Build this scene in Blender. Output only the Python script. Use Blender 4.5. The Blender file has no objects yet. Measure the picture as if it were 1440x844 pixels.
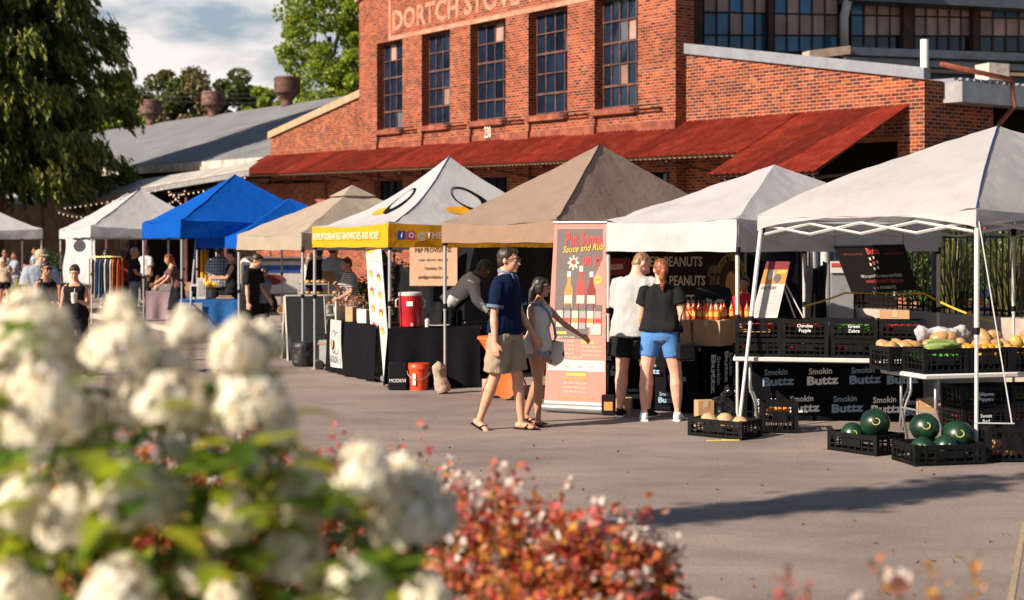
import bpy, math, random
import numpy as np
from mathutils import Vector as V, Matrix, Euler, noise
R = math.radians
random.seed(7); rng = np.random.default_rng(7)
scene = bpy.context.scene
COL = scene.collection
FP, H, HY = 2000., 1.75, 350.
def P(x, y, Y): return V(((x-720)/FP*Y, Y, H+(HY-y)/FP*Y))
def GX(x, Y, z=0.): return V(((x-720)/FP*Y, Y, z))
def G(x, y, z=0.):
    Y = FP*(H-z)/(y-HY); return V(((x-720)/FP*Y, Y, z))
def U(a, b): return random.uniform(a, b)

# ------------------------------------------------------------ mesh builder
class MB:
    def __init__(s): s.v=[]; s.f=[]; s.m=[]; s.M=Matrix(); s.mi=0; s.uv=[]; s.has_uv=False
    def add(s, vs, fs, uv=None):
        b=len(s.v); s.v += [s.M@V(p) for p in vs]
        for f in fs: s.f.append([b+i for i in f]); s.m.append(s.mi)
        if uv: s.has_uv=True
        for f in fs: s.uv += [(uv[i] if uv else (0,0)) for i in f]
        return s
    def box(s, c, size, rot=None, taper=1.):
        x,y,z=[q/2 for q in size]; M=Matrix.Translation(V(c))
        if rot is not None: M=M@(rot if isinstance(rot,Matrix) else Euler(rot).to_matrix().to_4x4())
        t=taper
        vs=[(-x,-y,-z),(x,-y,-z),(x,y,-z),(-x,y,-z),(-x*t,-y*t,z),(x*t,-y*t,z),(x*t,y*t,z),(-x*t,y*t,z)]
        return s.add([M@V(p) for p in vs],[(3,2,1,0),(4,5,6,7),(0,1,5,4),(1,2,6,5),(2,3,7,6),(3,0,4,7)])
    def rbox(s, c, size, r=.02, rot=None):     # box with chamfered edges
        x,y,z=[q/2 for q in size]; M=Matrix.Translation(V(c))
        if rot is not None: M=M@Euler(rot).to_matrix().to_4x4()
        vs=[];
        def ring(zz,ins):
            a,b=x-ins,y-ins
            return [(-a+r,-b,zz),(a-r,-b,zz),(a,-b+r,zz),(a,b-r,zz),(a-r,b,zz),(-a+r,b,zz),(-a,b-r,zz),(-a,-b+r,zz)]
        for zz,ins in ((-z,r*.7),(-z+r*.7,0),(z-r*.7,0),(z,r*.7)): vs+=ring(zz,ins)
        fs=[tuple(range(7,-1,-1)),tuple(range(24,32))]
        for k in range(3):
            for i in range(8): j=(i+1)%8; fs.append((k*8+i,k*8+j,k*8+8+j,k*8+8+i))
        return s.add([M@V(p) for p in vs],fs)
    def loft(s, pts, rad, n=10, ref=(1,0,0), cap=True):
        pts=[V(p) for p in pts]; ref=V(ref); vs=[]; fs=[]; L=len(pts)
        for i,p in enumerate(pts):
            t=(pts[min(i+1,L-1)]-pts[max(i-1,0)])
            t=t.normalized() if t.length>1e-9 else V((0,0,1))
            a=ref-t*ref.dot(t)
            if a.length<.08: a=V((0,1,0))-t*t.y
            if a.length<.08: a=V((1,0,0))-t*t.x
            a.normalize(); b=t.cross(a)
            r=rad[i] if isinstance(rad,(list,tuple)) else rad
            ra,rb=r if isinstance(r,(list,tuple)) else (r,r)
            for k in range(n):
                w=2*math.pi*k/n; vs.append(p+a*(ra*math.cos(w))+b*(rb*math.sin(w)))
        for i in range(L-1):
            for k in range(n):
                j=(k+1)%n; fs.append((i*n+k,i*n+j,(i+1)*n+j,(i+1)*n+k))
        if cap: fs.append(tuple(range(n-1,-1,-1))); fs.append(tuple(range((L-1)*n,L*n)))
        return s.add(vs,fs)
    def tube(s, pts, r, n=8): return s.loft(pts, r, n)
    def cyl(s, a, b, r, r2=None, n=12): return s.loft([a,b],[r,r if r2 is None else r2],n)
    def lathe(s, c, prof, n=16, cap=True):
        vs=[];fs=[];L=len(prof);c=V(c)
        for r,z in prof:
            for k in range(n): w=2*math.pi*k/n; vs.append(c+V((r*math.cos(w),r*math.sin(w),z)))
        for i in range(L-1):
            for k in range(n): j=(k+1)%n; fs.append((i*n+k,i*n+j,(i+1)*n+j,(i+1)*n+k))
        if cap: fs.append(tuple(range(n-1,-1,-1))); fs.append(tuple(range((L-1)*n,L*n)))
        return s.add(vs,fs)
    def ball(s, c, r, n=12, m=8, rot=None):
        if not isinstance(r,(tuple,list)): r=(r,r,r)
        c=V(c); Rm=rot if rot is not None else Matrix(); vs=[];fs=[]
        for i in range(1,m):
            ph=math.pi*i/m
            for k in range(n):
                w=2*math.pi*k/n
                vs.append(c+Rm@V((r[0]*math.sin(ph)*math.cos(w),r[1]*math.sin(ph)*math.sin(w),-r[2]*math.cos(ph))))
        b=len(vs); vs.append(c+Rm@V((0,0,-r[2]))); vs.append(c+Rm@V((0,0,r[2])))
        for i in range(m-2):
            for k in range(n): j=(k+1)%n; fs.append((i*n+k,i*n+j,(i+1)*n+j,(i+1)*n+k))
        for k in range(n): j=(k+1)%n; fs.append((b,j,k)); fs.append((b+1,(m-2)*n+k,(m-2)*n+j))
        return s.add(vs,fs)
    def grid(s, fn, nu, nv, uv=True, off=None):
        vs=[];uvs=[];fs=[]
        for j in range(nv+1):
            for i in range(nu+1): vs.append(fn(i/nu,j/nv)); uvs.append((i/nu,j/nv))
        for j in range(nv):
            for i in range(nu): a=j*(nu+1)+i; fs.append((a,a+1,a+nu+2,a+nu+1))
        return s.add(vs,fs,uvs if uv else None)
    def slab(s, poly, vec):     # planar polygon given thickness along vec
        n=len(poly); vec=V(vec); a=[V(p) for p in poly]; b=[p+vec for p in a]
        fs=[tuple(range(n-1,-1,-1)),tuple(range(n,2*n))]
        for i in range(n): j=(i+1)%n; fs.append((i,j,n+j,n+i))
        return s.add(a+b,fs)
    def mesh(s, name):
        me=bpy.data.meshes.new(name); me.from_pydata(s.v,[],s.f)
        if s.has_uv:
            l=me.uv_layers.new(name='UVMap'); l.data.foreach_set('uv',[c for q in s.uv for c in q])
        return me
    def build(s, name, mat, parent=None, smooth=False, flip=False):
        me=s.mesh(name)
        for m in (mat if isinstance(mat,(list,tuple)) else [mat]): me.materials.append(m)
        if any(s.m): me.polygons.foreach_set('material_index', s.m)
        if smooth:
            me.polygons.foreach_set('use_smooth',[True]*len(me.polygons))
            if smooth!=1: me.set_sharp_from_angle(angle=R(smooth))
        me.update()
        return link(name, me, parent)
def link(name, me, parent=None):
    o=bpy.data.objects.new(name,me); COL.objects.link(o)
    if parent is not None: o.parent=parent
    return o
def tag(o, label=None, cat=None, group=None, kind=None):
    if label: o['label']=label
    if cat: o['category']=cat
    if group: o['group']=group
    if kind: o['kind']=kind
    return o
def empty(name, loc, rz=0., label=None, cat=None, group=None):
    o=bpy.data.objects.new(name,None); COL.objects.link(o); o.location=loc; o.rotation_euler=(0,0,rz)
    o.empty_display_size=.1
    return tag(o,label,cat,group)
def copy_tree(o, parent=None):
    c=o.copy(); COL.objects.link(c)
    if parent is not None: c.parent=parent
    for ch in list(KIDS.get(o.name, kids(o))): copy_tree(ch,c)
    return c
KIDS={}
def kids(o):
    return [q for q in COL.objects if q.parent==o]
def reg(o): KIDS[o.name]=kids(o); [reg(k) for k in KIDS[o.name]]; return o
def dup(o, loc, rz=None, label=None, group=None, scale=None):
    c=copy_tree(o); c.location=loc
    if rz is not None: c.rotation_euler=(0,0,rz)
    if label: c['label']=label
    if group: c['group']=group
    if scale: c.scale=(scale,)*3
    return c
_dg=None
def realize(mb, name, mats, parent, voxel=None, smooth_it=0, wob=0., wf=9., seed=0, ani=(1,1,1)):
    """join overlapping closed lofts into one continuous skin"""
    me=mb.mesh('tmp'); o=bpy.data.objects.new('tmp',me); COL.objects.link(o)
    if voxel:
        m=o.modifiers.new('r','REMESH'); m.mode='VOXEL'; m.voxel_size=voxel; m.use_smooth_shade=True
    if smooth_it:
        m=o.modifiers.new('s','SMOOTH'); m.factor=.5; m.iterations=smooth_it
    dg=bpy.context.evaluated_depsgraph_get()
    me2=bpy.data.meshes.new_from_object(o.evaluated_get(dg)); me2.name=name
    bpy.data.objects.remove(o); bpy.data.meshes.remove(me)
    if wob:
        off=V((seed*3.1,seed*1.7,0))
        ns=[v.normal.copy() for v in me2.vertices]
        for v,n in zip(me2.vertices,ns):
            q=V((v.co.x*ani[0],v.co.y*ani[1],v.co.z*ani[2]))*wf+off
            v.co+=n*(wob*noise.noise(q)+wob*.5*noise.noise(q*2.3))
    me2.materials.clear(); me2.materials.append(mats)
    me2.polygons.foreach_set('use_smooth',[True]*len(me2.polygons)); me2.update()
    return link(name,me2,parent)

# ------------------------------------------------------------ materials
def newmat(name):
    m=bpy.data.materials.new(name); m.use_nodes=True; nt=m.node_tree
    return m, nt, nt.nodes['Principled BSDF'], nt.nodes['Material Output']
def nd(nt, typ, **kw):
    n=nt.nodes.new('ShaderNode'+typ)
    for k,v in kw.items():
        if k in n.inputs: n.inputs[k].default_value=v
        else: setattr(n,k,v)
    return n
def c4(c): return (c[0],c[1],c[2],1.)
def ramp(nt, stops, fac):
    r=nt.nodes.new('ShaderNodeValToRGB'); e=r.color_ramp.elements
    while len(e)>1: e.remove(e[0])
    e[0].position=stops[0][0]; e[0].color=c4(stops[0][1])
    for p,c in stops[1:]:
        q=e.new(p); q.color=c4(c)
    nt.links.new(fac,r.inputs[0]); return r.outputs[0]
def mixc(nt, fac, a, b, bt='MIX'):
    m=nt.nodes.new('ShaderNodeMix'); m.data_type='RGBA'; m.blend_type=bt
    for s,x in ((0,fac),(6,a),(7,b)):
        if hasattr(x,'is_output'): nt.links.new(x,m.inputs[s])
        else: m.inputs[s].default_value=x if s==0 else c4(x)
    return m.outputs[2]
def bump(nt, b, h, st=.3, dist=.01):
    n=nd(nt,'Bump',Strength=st,Distance=dist); nt.links.new(h,n.inputs['Height']); nt.links.new(n.outputs[0],b.inputs['Normal']); return n
_mc={}
def plain(name, col, rough=.6, metal=0., var=.12, sc=8., bs=.15, spec=None, coord='Object', bsc=None):
    if name in _mc: return _mc[name]
    m,nt,b,o=newmat(name); tc=nd(nt,'TexCoord'); n=nd(nt,'TexNoise',Scale=sc,Detail=5.,Roughness=.6)
    nt.links.new(tc.outputs[coord],n.inputs['Vector'])
    lo=[max(0,c*(1-var)) for c in col]; hi=[min(1,c*(1+var)) for c in col]
    nt.links.new(ramp(nt,[(.3,lo),(.7,hi)],n.outputs['Fac']),b.inputs['Base Color'])
    b.inputs['Roughness'].default_value=rough; b.inputs['Metallic'].default_value=metal
    if spec is not None: b.inputs['Specular IOR Level'].default_value=spec
    if bs:
        n2=nd(nt,'TexNoise',Scale=bsc or sc*4,Detail=3.); nt.links.new(tc.outputs[coord],n2.inputs['Vector']); bump(nt,b,n2.outputs['Fac'],bs,.005)
    _mc[name]=m; return m
def cloth(name, col, trans=.0, rough=.85, var=.07, wr=.35, wsc=5., dirt=None):
    """woven cloth: soft folds, faint mottling, optional light passing through"""
    if name in _mc: return _mc[name]
    m,nt,b,o=newmat(name); tc=nd(nt,'TexCoord')
    n=nd(nt,'TexNoise',Scale=wsc,Detail=4.,Roughness=.55,Distortion=1.2); nt.links.new(tc.outputs['Object'],n.inputs['Vector'])
    n3=nd(nt,'TexNoise',Scale=2.3,Detail=6.,Roughness=.7); nt.links.new(tc.outputs['Object'],n3.inputs['Vector'])
    lo=dirt if dirt else [c*(1-var*2) for c in col]
    cc=ramp(nt,[(.3,lo),(.5,col),(.75,[min(1,c*(1+var)) for c in col])],n3.outputs['Fac'])
    nt.links.new(cc,b.inputs['Base Color']); b.inputs['Roughness'].default_value=rough; b.inputs['Specular IOR Level'].default_value=.06
    bp=bump(nt,b,n.outputs['Fac'],wr,.03)
    if trans>0:
        t=nd(nt,'BsdfTranslucent'); nt.links.new(cc,t.inputs['Color']); nt.links.new(bp.outputs[0],t.inputs['Normal'])
        mx=nd(nt,'MixShader'); mx.inputs[0].default_value=trans
        nt.links.new(b.outputs[0],mx.inputs[1]); nt.links.new(t.outputs[0],mx.inputs[2]); nt.links.new(mx.outputs[0],o.inputs[0])
    _mc[name]=m; return m
def leafmat(name, cols, trans=.35, rough=.5):
    if name in _mc: return _mc[name]
    m,nt,b,o=newmat(name); g=nd(nt,'NewGeometry')
    st=[((i+.5)/len(cols),c) for i,c in enumerate(cols)]
    cc=ramp(nt,st,g.outputs['Random Per Island'])
    tc=nd(nt,'TexCoord'); n=nd(nt,'TexNoise',Scale=.9,Detail=3.); nt.links.new(tc.outputs['Object'],n.inputs['Vector'])
    cc=mixc(nt,.55,cc,ramp(nt,[(.35,(.45,.45,.45)),(.65,(1.25,1.2,1.0))],n.outputs['Fac']),'MULTIPLY')
    nt.links.new(cc,b.inputs['Base Color']); b.inputs['Roughness'].default_value=rough
    t=nd(nt,'BsdfTranslucent'); nt.links.new(cc,t.inputs['Color'])
    mx=nd(nt,'MixShader'); mx.inputs[0].default_value=trans
    nt.links.new(b.outputs[0],mx.inputs[1]); nt.links.new(t.outputs[0],mx.inputs[2]); nt.links.new(mx.outputs[0],o.inputs[0])
    _mc[name]=m; return m
def brickmat(name, cols, mortar, bw=.21, bh=.075, stain=(.5,.5,.5), seed=0.):
    m,nt,b,o=newmat(name); uv=nd(nt,'UVMap'); 
    br=nd(nt,'TexBrick',Scale=1.); br.inputs['Brick Width'].default_value=bw; br.inputs['Row Height'].default_value=bh
    br.inputs['Mortar Size'].default_value=.0095; br.inputs['Mortar Smooth'].default_value=.3; br.inputs['Bias'].default_value=0.
    br.inputs['Color1'].default_value=(0,0,0,1); br.inputs['Color2'].default_value=(1,1,1,1); br.inputs['Mortar'].default_value=(.5,.5,.5,1)
    nt.links.new(uv.outputs[0],br.inputs['Vector'])
    n0=nd(nt,'TexNoise',Scale=.9,Detail=5.,Roughness=.65); nt.links.new(uv.outputs[0],n0.inputs['Vector'])
    st=[((i+.5)/len(cols),c) for i,c in enumerate(cols)]
    bc=ramp(nt,st,br.outputs['Color'])
    bc=mixc(nt,.75,bc,ramp(nt,[(.32,(.5,.42,.42)),(.5,(1,1,1)),(.72,(1.25,1.3,1.3))],n0.outputs['Fac']),'MULTIPLY')
    n1=nd(nt,'TexNoise',Scale=22.,Detail=4.); nt.links.new(uv.outputs[0],n1.inputs['Vector'])
    bc=mixc(nt,.5,bc,ramp(nt,[(.3,(.6,.6,.6)),(.7,(1.3,1.3,1.3))],n1.outputs['Fac']),'MULTIPLY')
    # pale lime bloom in patches
    n2=nd(nt,'TexNoise',Scale=1.7,Detail=6.,Roughness=.75); nt.links.new(uv.outputs[0],n2.inputs['Vector'])
    bc=mixc(nt,ramp(nt,[(.56,(0,0,0)),(.75,(.55,.55,.55))],n2.outputs['Fac']),bc,mortar)
    mo=mixc(nt,ramp(nt,[(.35,(0,0,0)),(.65,(1,1,1))],n0.outputs['Fac']),[c*.7 for c in mortar],mortar)
    col=mixc(nt,br.outputs['Fac'],bc,mo)
    nt.links.new(col,b.inputs['Base Color']); b.inputs['Roughness'].default_value=.9; b.inputs['Specular IOR Level'].default_value=.15
    mth=nd(nt,'Math',operation='MULTIPLY_ADD'); nt.links.new(br.outputs['Fac'],mth.inputs[0]); mth.inputs[1].default_value=-1.
    nt.links.new(n1.outputs['Fac'],mth.inputs[2]); bump(nt,b,mth.outputs[0],.9,.012)
    return m
def text(parent, name, s, origin, right, up, w=None, h=.1, mat=None, bold=0., align='LEFT', ext=.0015, maxw=None):
    """lettering as thin raised mesh; origin = lower left of the line (or its centre), right/up unit vectors"""
    cu=bpy.data.curves.new('t','FONT'); cu.body=s; cu.size=1.; cu.offset=bold; cu.extrude=0.; cu.resolution_u=2
    o=bpy.data.objects.new('t',cu); COL.objects.link(o)
    dg=bpy.context.evaluated_depsgraph_get(); me=bpy.data.meshes.new_from_object(o.evaluated_get(dg))
    bpy.data.objects.remove(o); bpy.data.curves.remove(cu)
    if not len(me.vertices): return None
    xs=[v.co.x for v in me.vertices]; ys=[v.co.y for v in me.vertices]
    x0,x1=min(xs),max(xs); hh=.72
    r=V(right).normalized(); u=V(up).normalized(); n=r.cross(u)
    sy=h/hh; sx=(w/(x1-x0)) if w else sy
    if maxw and sx*(x1-x0)>maxw: sx=maxw/(x1-x0)
    ox={'LEFT':0,'CENTER':-(x1-x0)*sx/2,'RIGHT':-(x1-x0)*sx}[align]
    O=V(origin)+n*ext
    for v in me.vertices: v.co=O+r*((v.co.x-x0)*sx+ox)+u*(v.co.y*sy)
    me.materials.clear(); me.materials.append(mat); me.name=name; me.update()
    return link(name,me,parent)
def leaves(name, C, size, mat, parent, droop=0., aspect=.55, N=None, up=0., fold=.25, jit=.35, dirs=None):
    """one mesh of many small folded leaf faces; C (n,3) centres"""
    C=np.asarray(C,dtype=float); n=len(C)
    a=rng.normal(size=(n,3))
    if dirs is not None: a=a*.6+dirs
    a[:,2]-=droop; a/=np.linalg.norm(a,axis=1)[:,None]
    nn=rng.normal(size=(n,3)); nn[:,2]+=up
    b=np.cross(a,nn); b/=np.linalg.norm(b,axis=1)[:,None]+1e-9
    c=np.cross(a,b)
    s=size*(1+jit*rng.uniform(-1,1,n))[:,None]; w=s*aspect
    p0=C-a*s*.5; p1=C+a*s*.5; m=C+a*s*.05+c*s*0
    l=C-b*w*.5+c*w*fold; r=C+b*w*.5+c*w*fold
    vs=np.stack([p0,r,p1,l],axis=1).reshape(-1,3)
    me=bpy.data.meshes.new(name); me.vertices.add(4*n); me.vertices.foreach_set('co',vs.ravel())
    me.loops.add(6*n); base=np.arange(n)*4
    li=np.stack([base,base+1,base+2,base,base+2,base+3],axis=1).ravel()
    me.loops.foreach_set('vertex_index',li.astype(np.int32))
    me.polygons.add(2*n); me.polygons.foreach_set('loop_start',(np.arange(2*n)*3).astype(np.int32))
    me.polygons.foreach_set('loop_total',np.full(2*n,3,dtype=np.int32))
    me.update(calc_edges=True); me.validate()
    me.materials.append(mat)
    return link(name,me,parent)

# ------------------------------------------------------------ camera, light, sky
cam=bpy.data.cameras.new('camera'); co=bpy.data.objects.new('camera',cam); COL.objects.link(co); scene.camera=co
co.location=(0,0,H); co.rotation_euler=(R(90),0,0)
cam.sensor_width=36.; cam.lens=50.; cam.shift_y=-72/1440.; cam.clip_start=.1; cam.clip_end=2000
cam.dof.use_dof=True; cam.dof.focus_distance=14.0; cam.dof.aperture_fstop=1.9; cam.dof.aperture_blades=9
SUN_EL, SUN_TO = R(31), V((-math.cos(R(32)),-math.sin(R(32)),0))    # horizontal direction towards the sun
sl=bpy.data.lights.new('sun','SUN'); so=bpy.data.objects.new('sun',sl); COL.objects.link(so)
sl.energy=5.; sl.angle=R(.53); sl.color=(1.,.86,.70)
sd=(SUN_TO*math.cos(SUN_EL)+V((0,0,math.sin(SUN_EL)))).normalized()
so.rotation_euler=sd.to_track_quat('Z','Y').to_euler(); so.location=(-20,-5,20)
w=bpy.data.worlds.new('World'); scene.world=w; w.use_nodes=True; nt=w.node_tree; bg=nt.nodes['Background']
sky=nt.nodes.new('ShaderNodeTexSky'); sky.sky_type='NISHITA'; sky.sun_disc=False; sky.sun_elevation=SUN_EL
sky.sun_rotation=math.atan2(sd.x,sd.y); sky.air_density=1.1; sky.dust_density=.6; sky.ozone_density=1.5
tc=nd(nt,'TexCoord'); mp=nd(nt,'Mapping'); mp.inputs['Scale'].default_value=(1,1,2.1); mp.inputs['Location'].default_value=(.49,.2,.03)
nt.links.new(tc.outputs['Generated'],mp.inputs['Vector'])
n1=nd(nt,'TexNoise',Scale=4.2,Detail=10.,Roughness=.55,Distortion=.25); nt.links.new(mp.outputs[0],n1.inputs['Vector'])
mask=ramp(nt,[(.37,(.12,.12,.12)),(.44,(1,1,1))],n1.outputs['Fac'])
mp2=nd(nt,'Mapping'); mp2.inputs['Location'].default_value=(.4,.23,-.01); mp2.inputs['Scale'].default_value=(1,1,2.1); nt.links.new(tc.outputs['Generated'],mp2.inputs['Vector'])
n2=nd(nt,'TexNoise',Scale=7.,Detail=9.,Roughness=.55,Distortion=.3); nt.links.new(mp2.outputs[0],n2.inputs['Vector'])
ccol=ramp(nt,[(.33,(5.0,4.9,5.6)),(.45,(7.6,7.1,7.2)),(.57,(10.4,9.7,9.3))],n2.outputs['Fac'])
sx=nd(nt,'SeparateXYZ'); nt.links.new(tc.outputs['Generated'],sx.inputs[0])
bank=ramp(nt,[(.72,(0,0,0)),(.86,(1,1,1))],sx.outputs['Y']); low=ramp(nt,[(.30,(1,1,1)),(.48,(0,0,0))],sx.outputs['Z'])   # the cloud bank stands low in the north
mask=mixc(nt,1.,mixc(nt,1.,mask,bank,'MULTIPLY'),low,'MULTIPLY')
nt.links.new(mixc(nt,mask,sky.outputs[0],ccol),bg.inputs[0]); bg.inputs[1].default_value=.05
scene.view_settings.view_transform='Standard'; scene.view_settings.look='None'; scene.view_settings.exposure=.95; scene.view_settings.gamma=1.
scene.cycles.use_denoising=True; scene.cycles.max_bounces=7; scene.cycles.transparent_max_bounces=8
scene.cycles.diffuse_bounces=3; scene.cycles.glossy_bounces=3; scene.cycles.sample_clamp_indirect=6.

A33=R(33); D=V((-math.sin(A33),math.cos(A33),0)); N=V((math.cos(A33),math.sin(A33),0)); UP=V((0,0,1))
KA=V((-.36,17.9,0)); KD=V((-.494,.869,0)).normalized(); KN=V((KD.y,-KD.x,0)); KP=.11
def gz(p):       # height of the ground at p: the raised pavement behind the kerb line
    q=V((p[0],p[1],0))-KA
    return KP if (q.dot(KN)>.0 and q.dot(KD)>-1.3) else 0.
# ============================================================ ground
def asphalt():
    m,nt,b,o=newmat('asphalt'); tc=nd(nt,'TexCoord'); g=tc.outputs['Object']
    n1=nd(nt,'TexNoise',Scale=160.,Detail=4.,Roughness=.7); nt.links.new(g,n1.inputs['Vector'])
    n2=nd(nt,'TexNoise',Scale=.35,Detail=6.,Roughness=.6); nt.links.new(g,n2.inputs['Vector'])
    mp=nd(nt,'Mapping'); mp.inputs['Rotation'].default_value=(0,0,R(-18)); mp.inputs['Scale'].default_value=(.5,1.1,1); nt.links.new(g,mp.inputs['Vector'])
    n3=nd(nt,'TexNoise',Scale=1.6,Detail=7.,Roughness=.62,Distortion=.4); nt.links.new(mp.outputs[0],n3.inputs['Vector'])
    c=ramp(nt,[(.3,(.155,.127,.117)),(.5,(.228,.184,.168)),(.7,(.305,.248,.222))],n1.outputs['Fac'])
    c=mixc(nt,.8,c,ramp(nt,[(.32,(.74,.74,.76)),(.5,(1,1,1)),(.68,(1.22,1.18,1.12))],n2.outputs['Fac']),'MULTIPLY')
    c=mixc(nt,.7,c,ramp(nt,[(.36,(.78,.78,.8)),(.5,(1,1,1)),(.62,(1.22,1.2,1.15))],n3.outputs['Fac']),'MULTIPLY')
    n5=nd(nt,'TexNoise',Scale=38.,Detail=6.,Roughness=.8); nt.links.new(g,n5.inputs['Vector']); c=mixc(nt,.7,c,ramp(nt,[(.34,(.62,.62,.64)),(.5,(1.03,1.02,1.0)),(.66,(1.4,1.36,1.3))],n5.outputs['Fac']),'MULTIPLY')
    n6=nd(nt,'TexNoise',Scale=1.1,Detail=3.); nt.links.new(g,n6.inputs['Vector']); c=mixc(nt,ramp(nt,[(.66,(0,0,0)),(.74,(.45,.45,.45))],n6.outputs['Fac']),c,(.09,.075,.07))
    v=nd(nt,'TexVoronoi',Scale=26.); nt.links.new(g,v.inputs['Vector'])
    c=mixc(nt,ramp(nt,[(.0,(.6,.6,.6)),(.06,(0,0,0))],v.outputs['Distance']),c,(.4,.3,.22))
    # fine cracks
    v2=nd(nt,'TexVoronoi',Scale=.42,feature='DISTANCE_TO_EDGE'); nz=nd(nt,'TexNoise',Scale=2.,Detail=5.); nt.links.new(g,nz.inputs['Vector'])
    nt.links.new(mixc(nt,.25,g,nz.outputs['Color']),v2.inputs['Vector'])
    c=mixc(nt,ramp(nt,[(.0,(.28,.28,.28)),(.003,(0,0,0))],v2.outputs['Distance']),c,(.07,.06,.06))
    nt.links.new(c,b.inputs['Base Color']); b.inputs['Roughness'].default_value=.88; b.inputs['Specular IOR Level'].default_value=.25
    bump(nt,b,n1.outputs['Fac'],.55,.01); return m
M_asph=asphalt()
mb=MB(); mb.grid(lambda a,c:(-300+600*a,-60+660*c,0),60,66,uv=False); tag(mb.build('road',M_asph),kind='structure')
M_conc=plain('concrete',(.27,.22,.19),.85,var=.2,sc=3,bs=.4,bsc=60)
M_curb=plain('kerb_concrete',(.36,.29,.24),.85,var=.2,sc=4,bs=.4,bsc=60)
k0=KA-KD*1.3; k1=KA+KD*60
mb=MB(); mb.slab([k0+KN*.16,k1+KN*.16,k1+KN*22,k0+KN*22],(0,0,KP-.012)); tag(mb.build('pavement',M_conc),kind='structure')
mb=MB(); mb.slab([k0,k1,k1+KN*.157,k0+KN*.157],(0,0,KP)); mb.slab([k0+KN*.16-KD*.15,k0+KN*.16-KD*.003,k0+KN*22-KD*.003,k0+KN*22-KD*.15],(0,0,KP))
tag(mb.build('kerb',M_curb),kind='structure')
# repaired strip of smoother tar, painted bay line, kerb of the planting bed
M_tar=plain('tar_patch',(.19,.158,.145),.9,var=.12,sc=30,bs=.4,bsc=150)
mb=MB(); a=[G(560,592),G(760,600),G(900,640),G(1110,668),G(1460,716)]; b_=[G(560,584),G(760,593),G(905,631),G(1110,655),G(1460,700)]
def ribbon(name,A,B,m,z,kind='structure'):
    vs=[]; fs=[]
    for p,q in zip(A,B): vs+=[(p.x,p.y,z),(q.x,q.y,z)]
    for i in range(len(A)-1): fs.append((2*i,2*i+2,2*i+3,2*i+1))
    mb=MB().add(vs,fs); return tag(mb.build(name,m),kind=kind)
M_yel=plain('road_paint',(.30,.225,.14),.8,var=.35,sc=25)
mb=MB(); q0,q1=G(1441,735),G(1421,846); d_=(q1-q0).normalized(); q1=q0+d_*5; s_=V((-d_.y,d_.x,0))*.016
ribbon('parking_line',[q0-s_,q1-s_],[q0+s_,q1+s_],M_yel,.004)
# planting bed near the camera
M_soil=plain('mulch',(.07,.045,.03),.95,var=.4,sc=20,bs=1.,bsc=60)
bed=[(-6,.4),(2.2,.4),(2.0,5.2),(.80,6.45),(-.3,6.8),(-4,7.6),(-8.,10.)]
mb=MB(); mb.slab([(x,y,0) for x,y in bed],(0,0,.13)); tag(mb.build('planting_bed',M_soil),kind='structure')
mb=MB()
for (x0,y0),(x1,y1) in zip(bed[1:-1],bed[2:]):
    p,q=V((x0,y0,0)),V((x1,y1,0)); d_=(q-p).normalized(); n_=V((d_.y,-d_.x,0))*.15
    mb.slab([p+n_*.02,q+n_*.02,q+n_,p+n_],(0,0,.15))
tag(mb.build('bed_kerb',M_curb),kind='structure')
M_leafd=leafmat('dry_leaf',[(.25,.1,.04),(.3,.18,.07),(.12,.06,.03)],.1)
C=[]
for _ in range(130):
    p=G(U(420,1440),U(590,840)); C.append((p.x,p.y,.008))
tag(leaves('fallen_leaves',C,.035,M_leafd,None,up=3.),'small dry brown leaves scattered over the street','leaves',kind='stuff')

# ============================================================ brick building
eu=V((.548,-.8364,0)); ev=V((.8364,.548,0)); O0=V((-5.306,49.36,0)); SH=.0256
def W(u,v,z): return O0+eu*u+ev*v+V((0,0,z-SH*u))
def lu(px,v=0.):
    a=(px-720)/FP; return (a*(O0.y+v*ev.y)-O0.x-v*ev.x)/(eu.x-a*eu.y)
def loc(px,py,v=0.):
    u=lu(px,v); Y=(O0+eu*u+ev*v).y; return u, H+(HY-py)/FP*Y+SH*u
def wbox(mb,u0,u1,v0,v1,z0,z1,z1b=None,z0b=None):
    """block in building coordinates with brick UVs; z1b/z0b: heights at the u1 end"""
    za,zb=z1,(z1 if z1b is None else z1b); ya,yb=z0,(z0 if z0b is None else z0b)
    c={}
    for iu,u in ((0,u0),(1,u1)):
        for iv,v in ((0,v0),(1,v1)):
            c[iu,iv,0]=(u,v,(ya,yb)[iu]); c[iu,iv,1]=(u,v,(za,zb)[iu])
    def face(k,uvf): 
        q=[c[i] for i in k]; mb.add([W(*p) for p in q],[(0,1,2,3)],[uvf(p) for p in q])
    face([(0,0,0),(1,0,0),(1,0,1),(0,0,1)],lambda p:(p[0],p[2])); face([(1,1,0),(0,1,0),(0,1,1),(1,1,1)],lambda p:(p[0],p[2]))
    face([(1,0,0),(1,1,0),(1,1,1),(1,0,1)],lambda p:(p[1],p[2])); face([(0,1,0),(0,0,0),(0,0,1),(0,1,1)],lambda p:(p[1],p[2]))
    face([(0,0,1),(1,0,1),(1,1,1),(0,1,1)],lambda p:(p[0],p[1])); face([(0,1,0),(1,1,0),(1,0,0),(0,0,0)],lambda p:(p[0],p[1]))
RB=[(.07,.016,.014),(.16,.026,.016),(.23,.036,.018),(.27,.048,.02),(.31,.066,.026),(.21,.028,.017),(.11,.022,.018),(.29,.07,.035)]
M_brick=brickmat('red_brick',RB,(.42,.25,.16))
M_brick2=brickmat('red_brick_wing',[(.09,.018,.018),(.18,.026,.018),(.26,.042,.018),(.33,.085,.03),(.13,.024,.02),(.08,.02,.025),(.29,.056,.022)],(.46,.28,.17),bw=.215,bh=.078)
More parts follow.
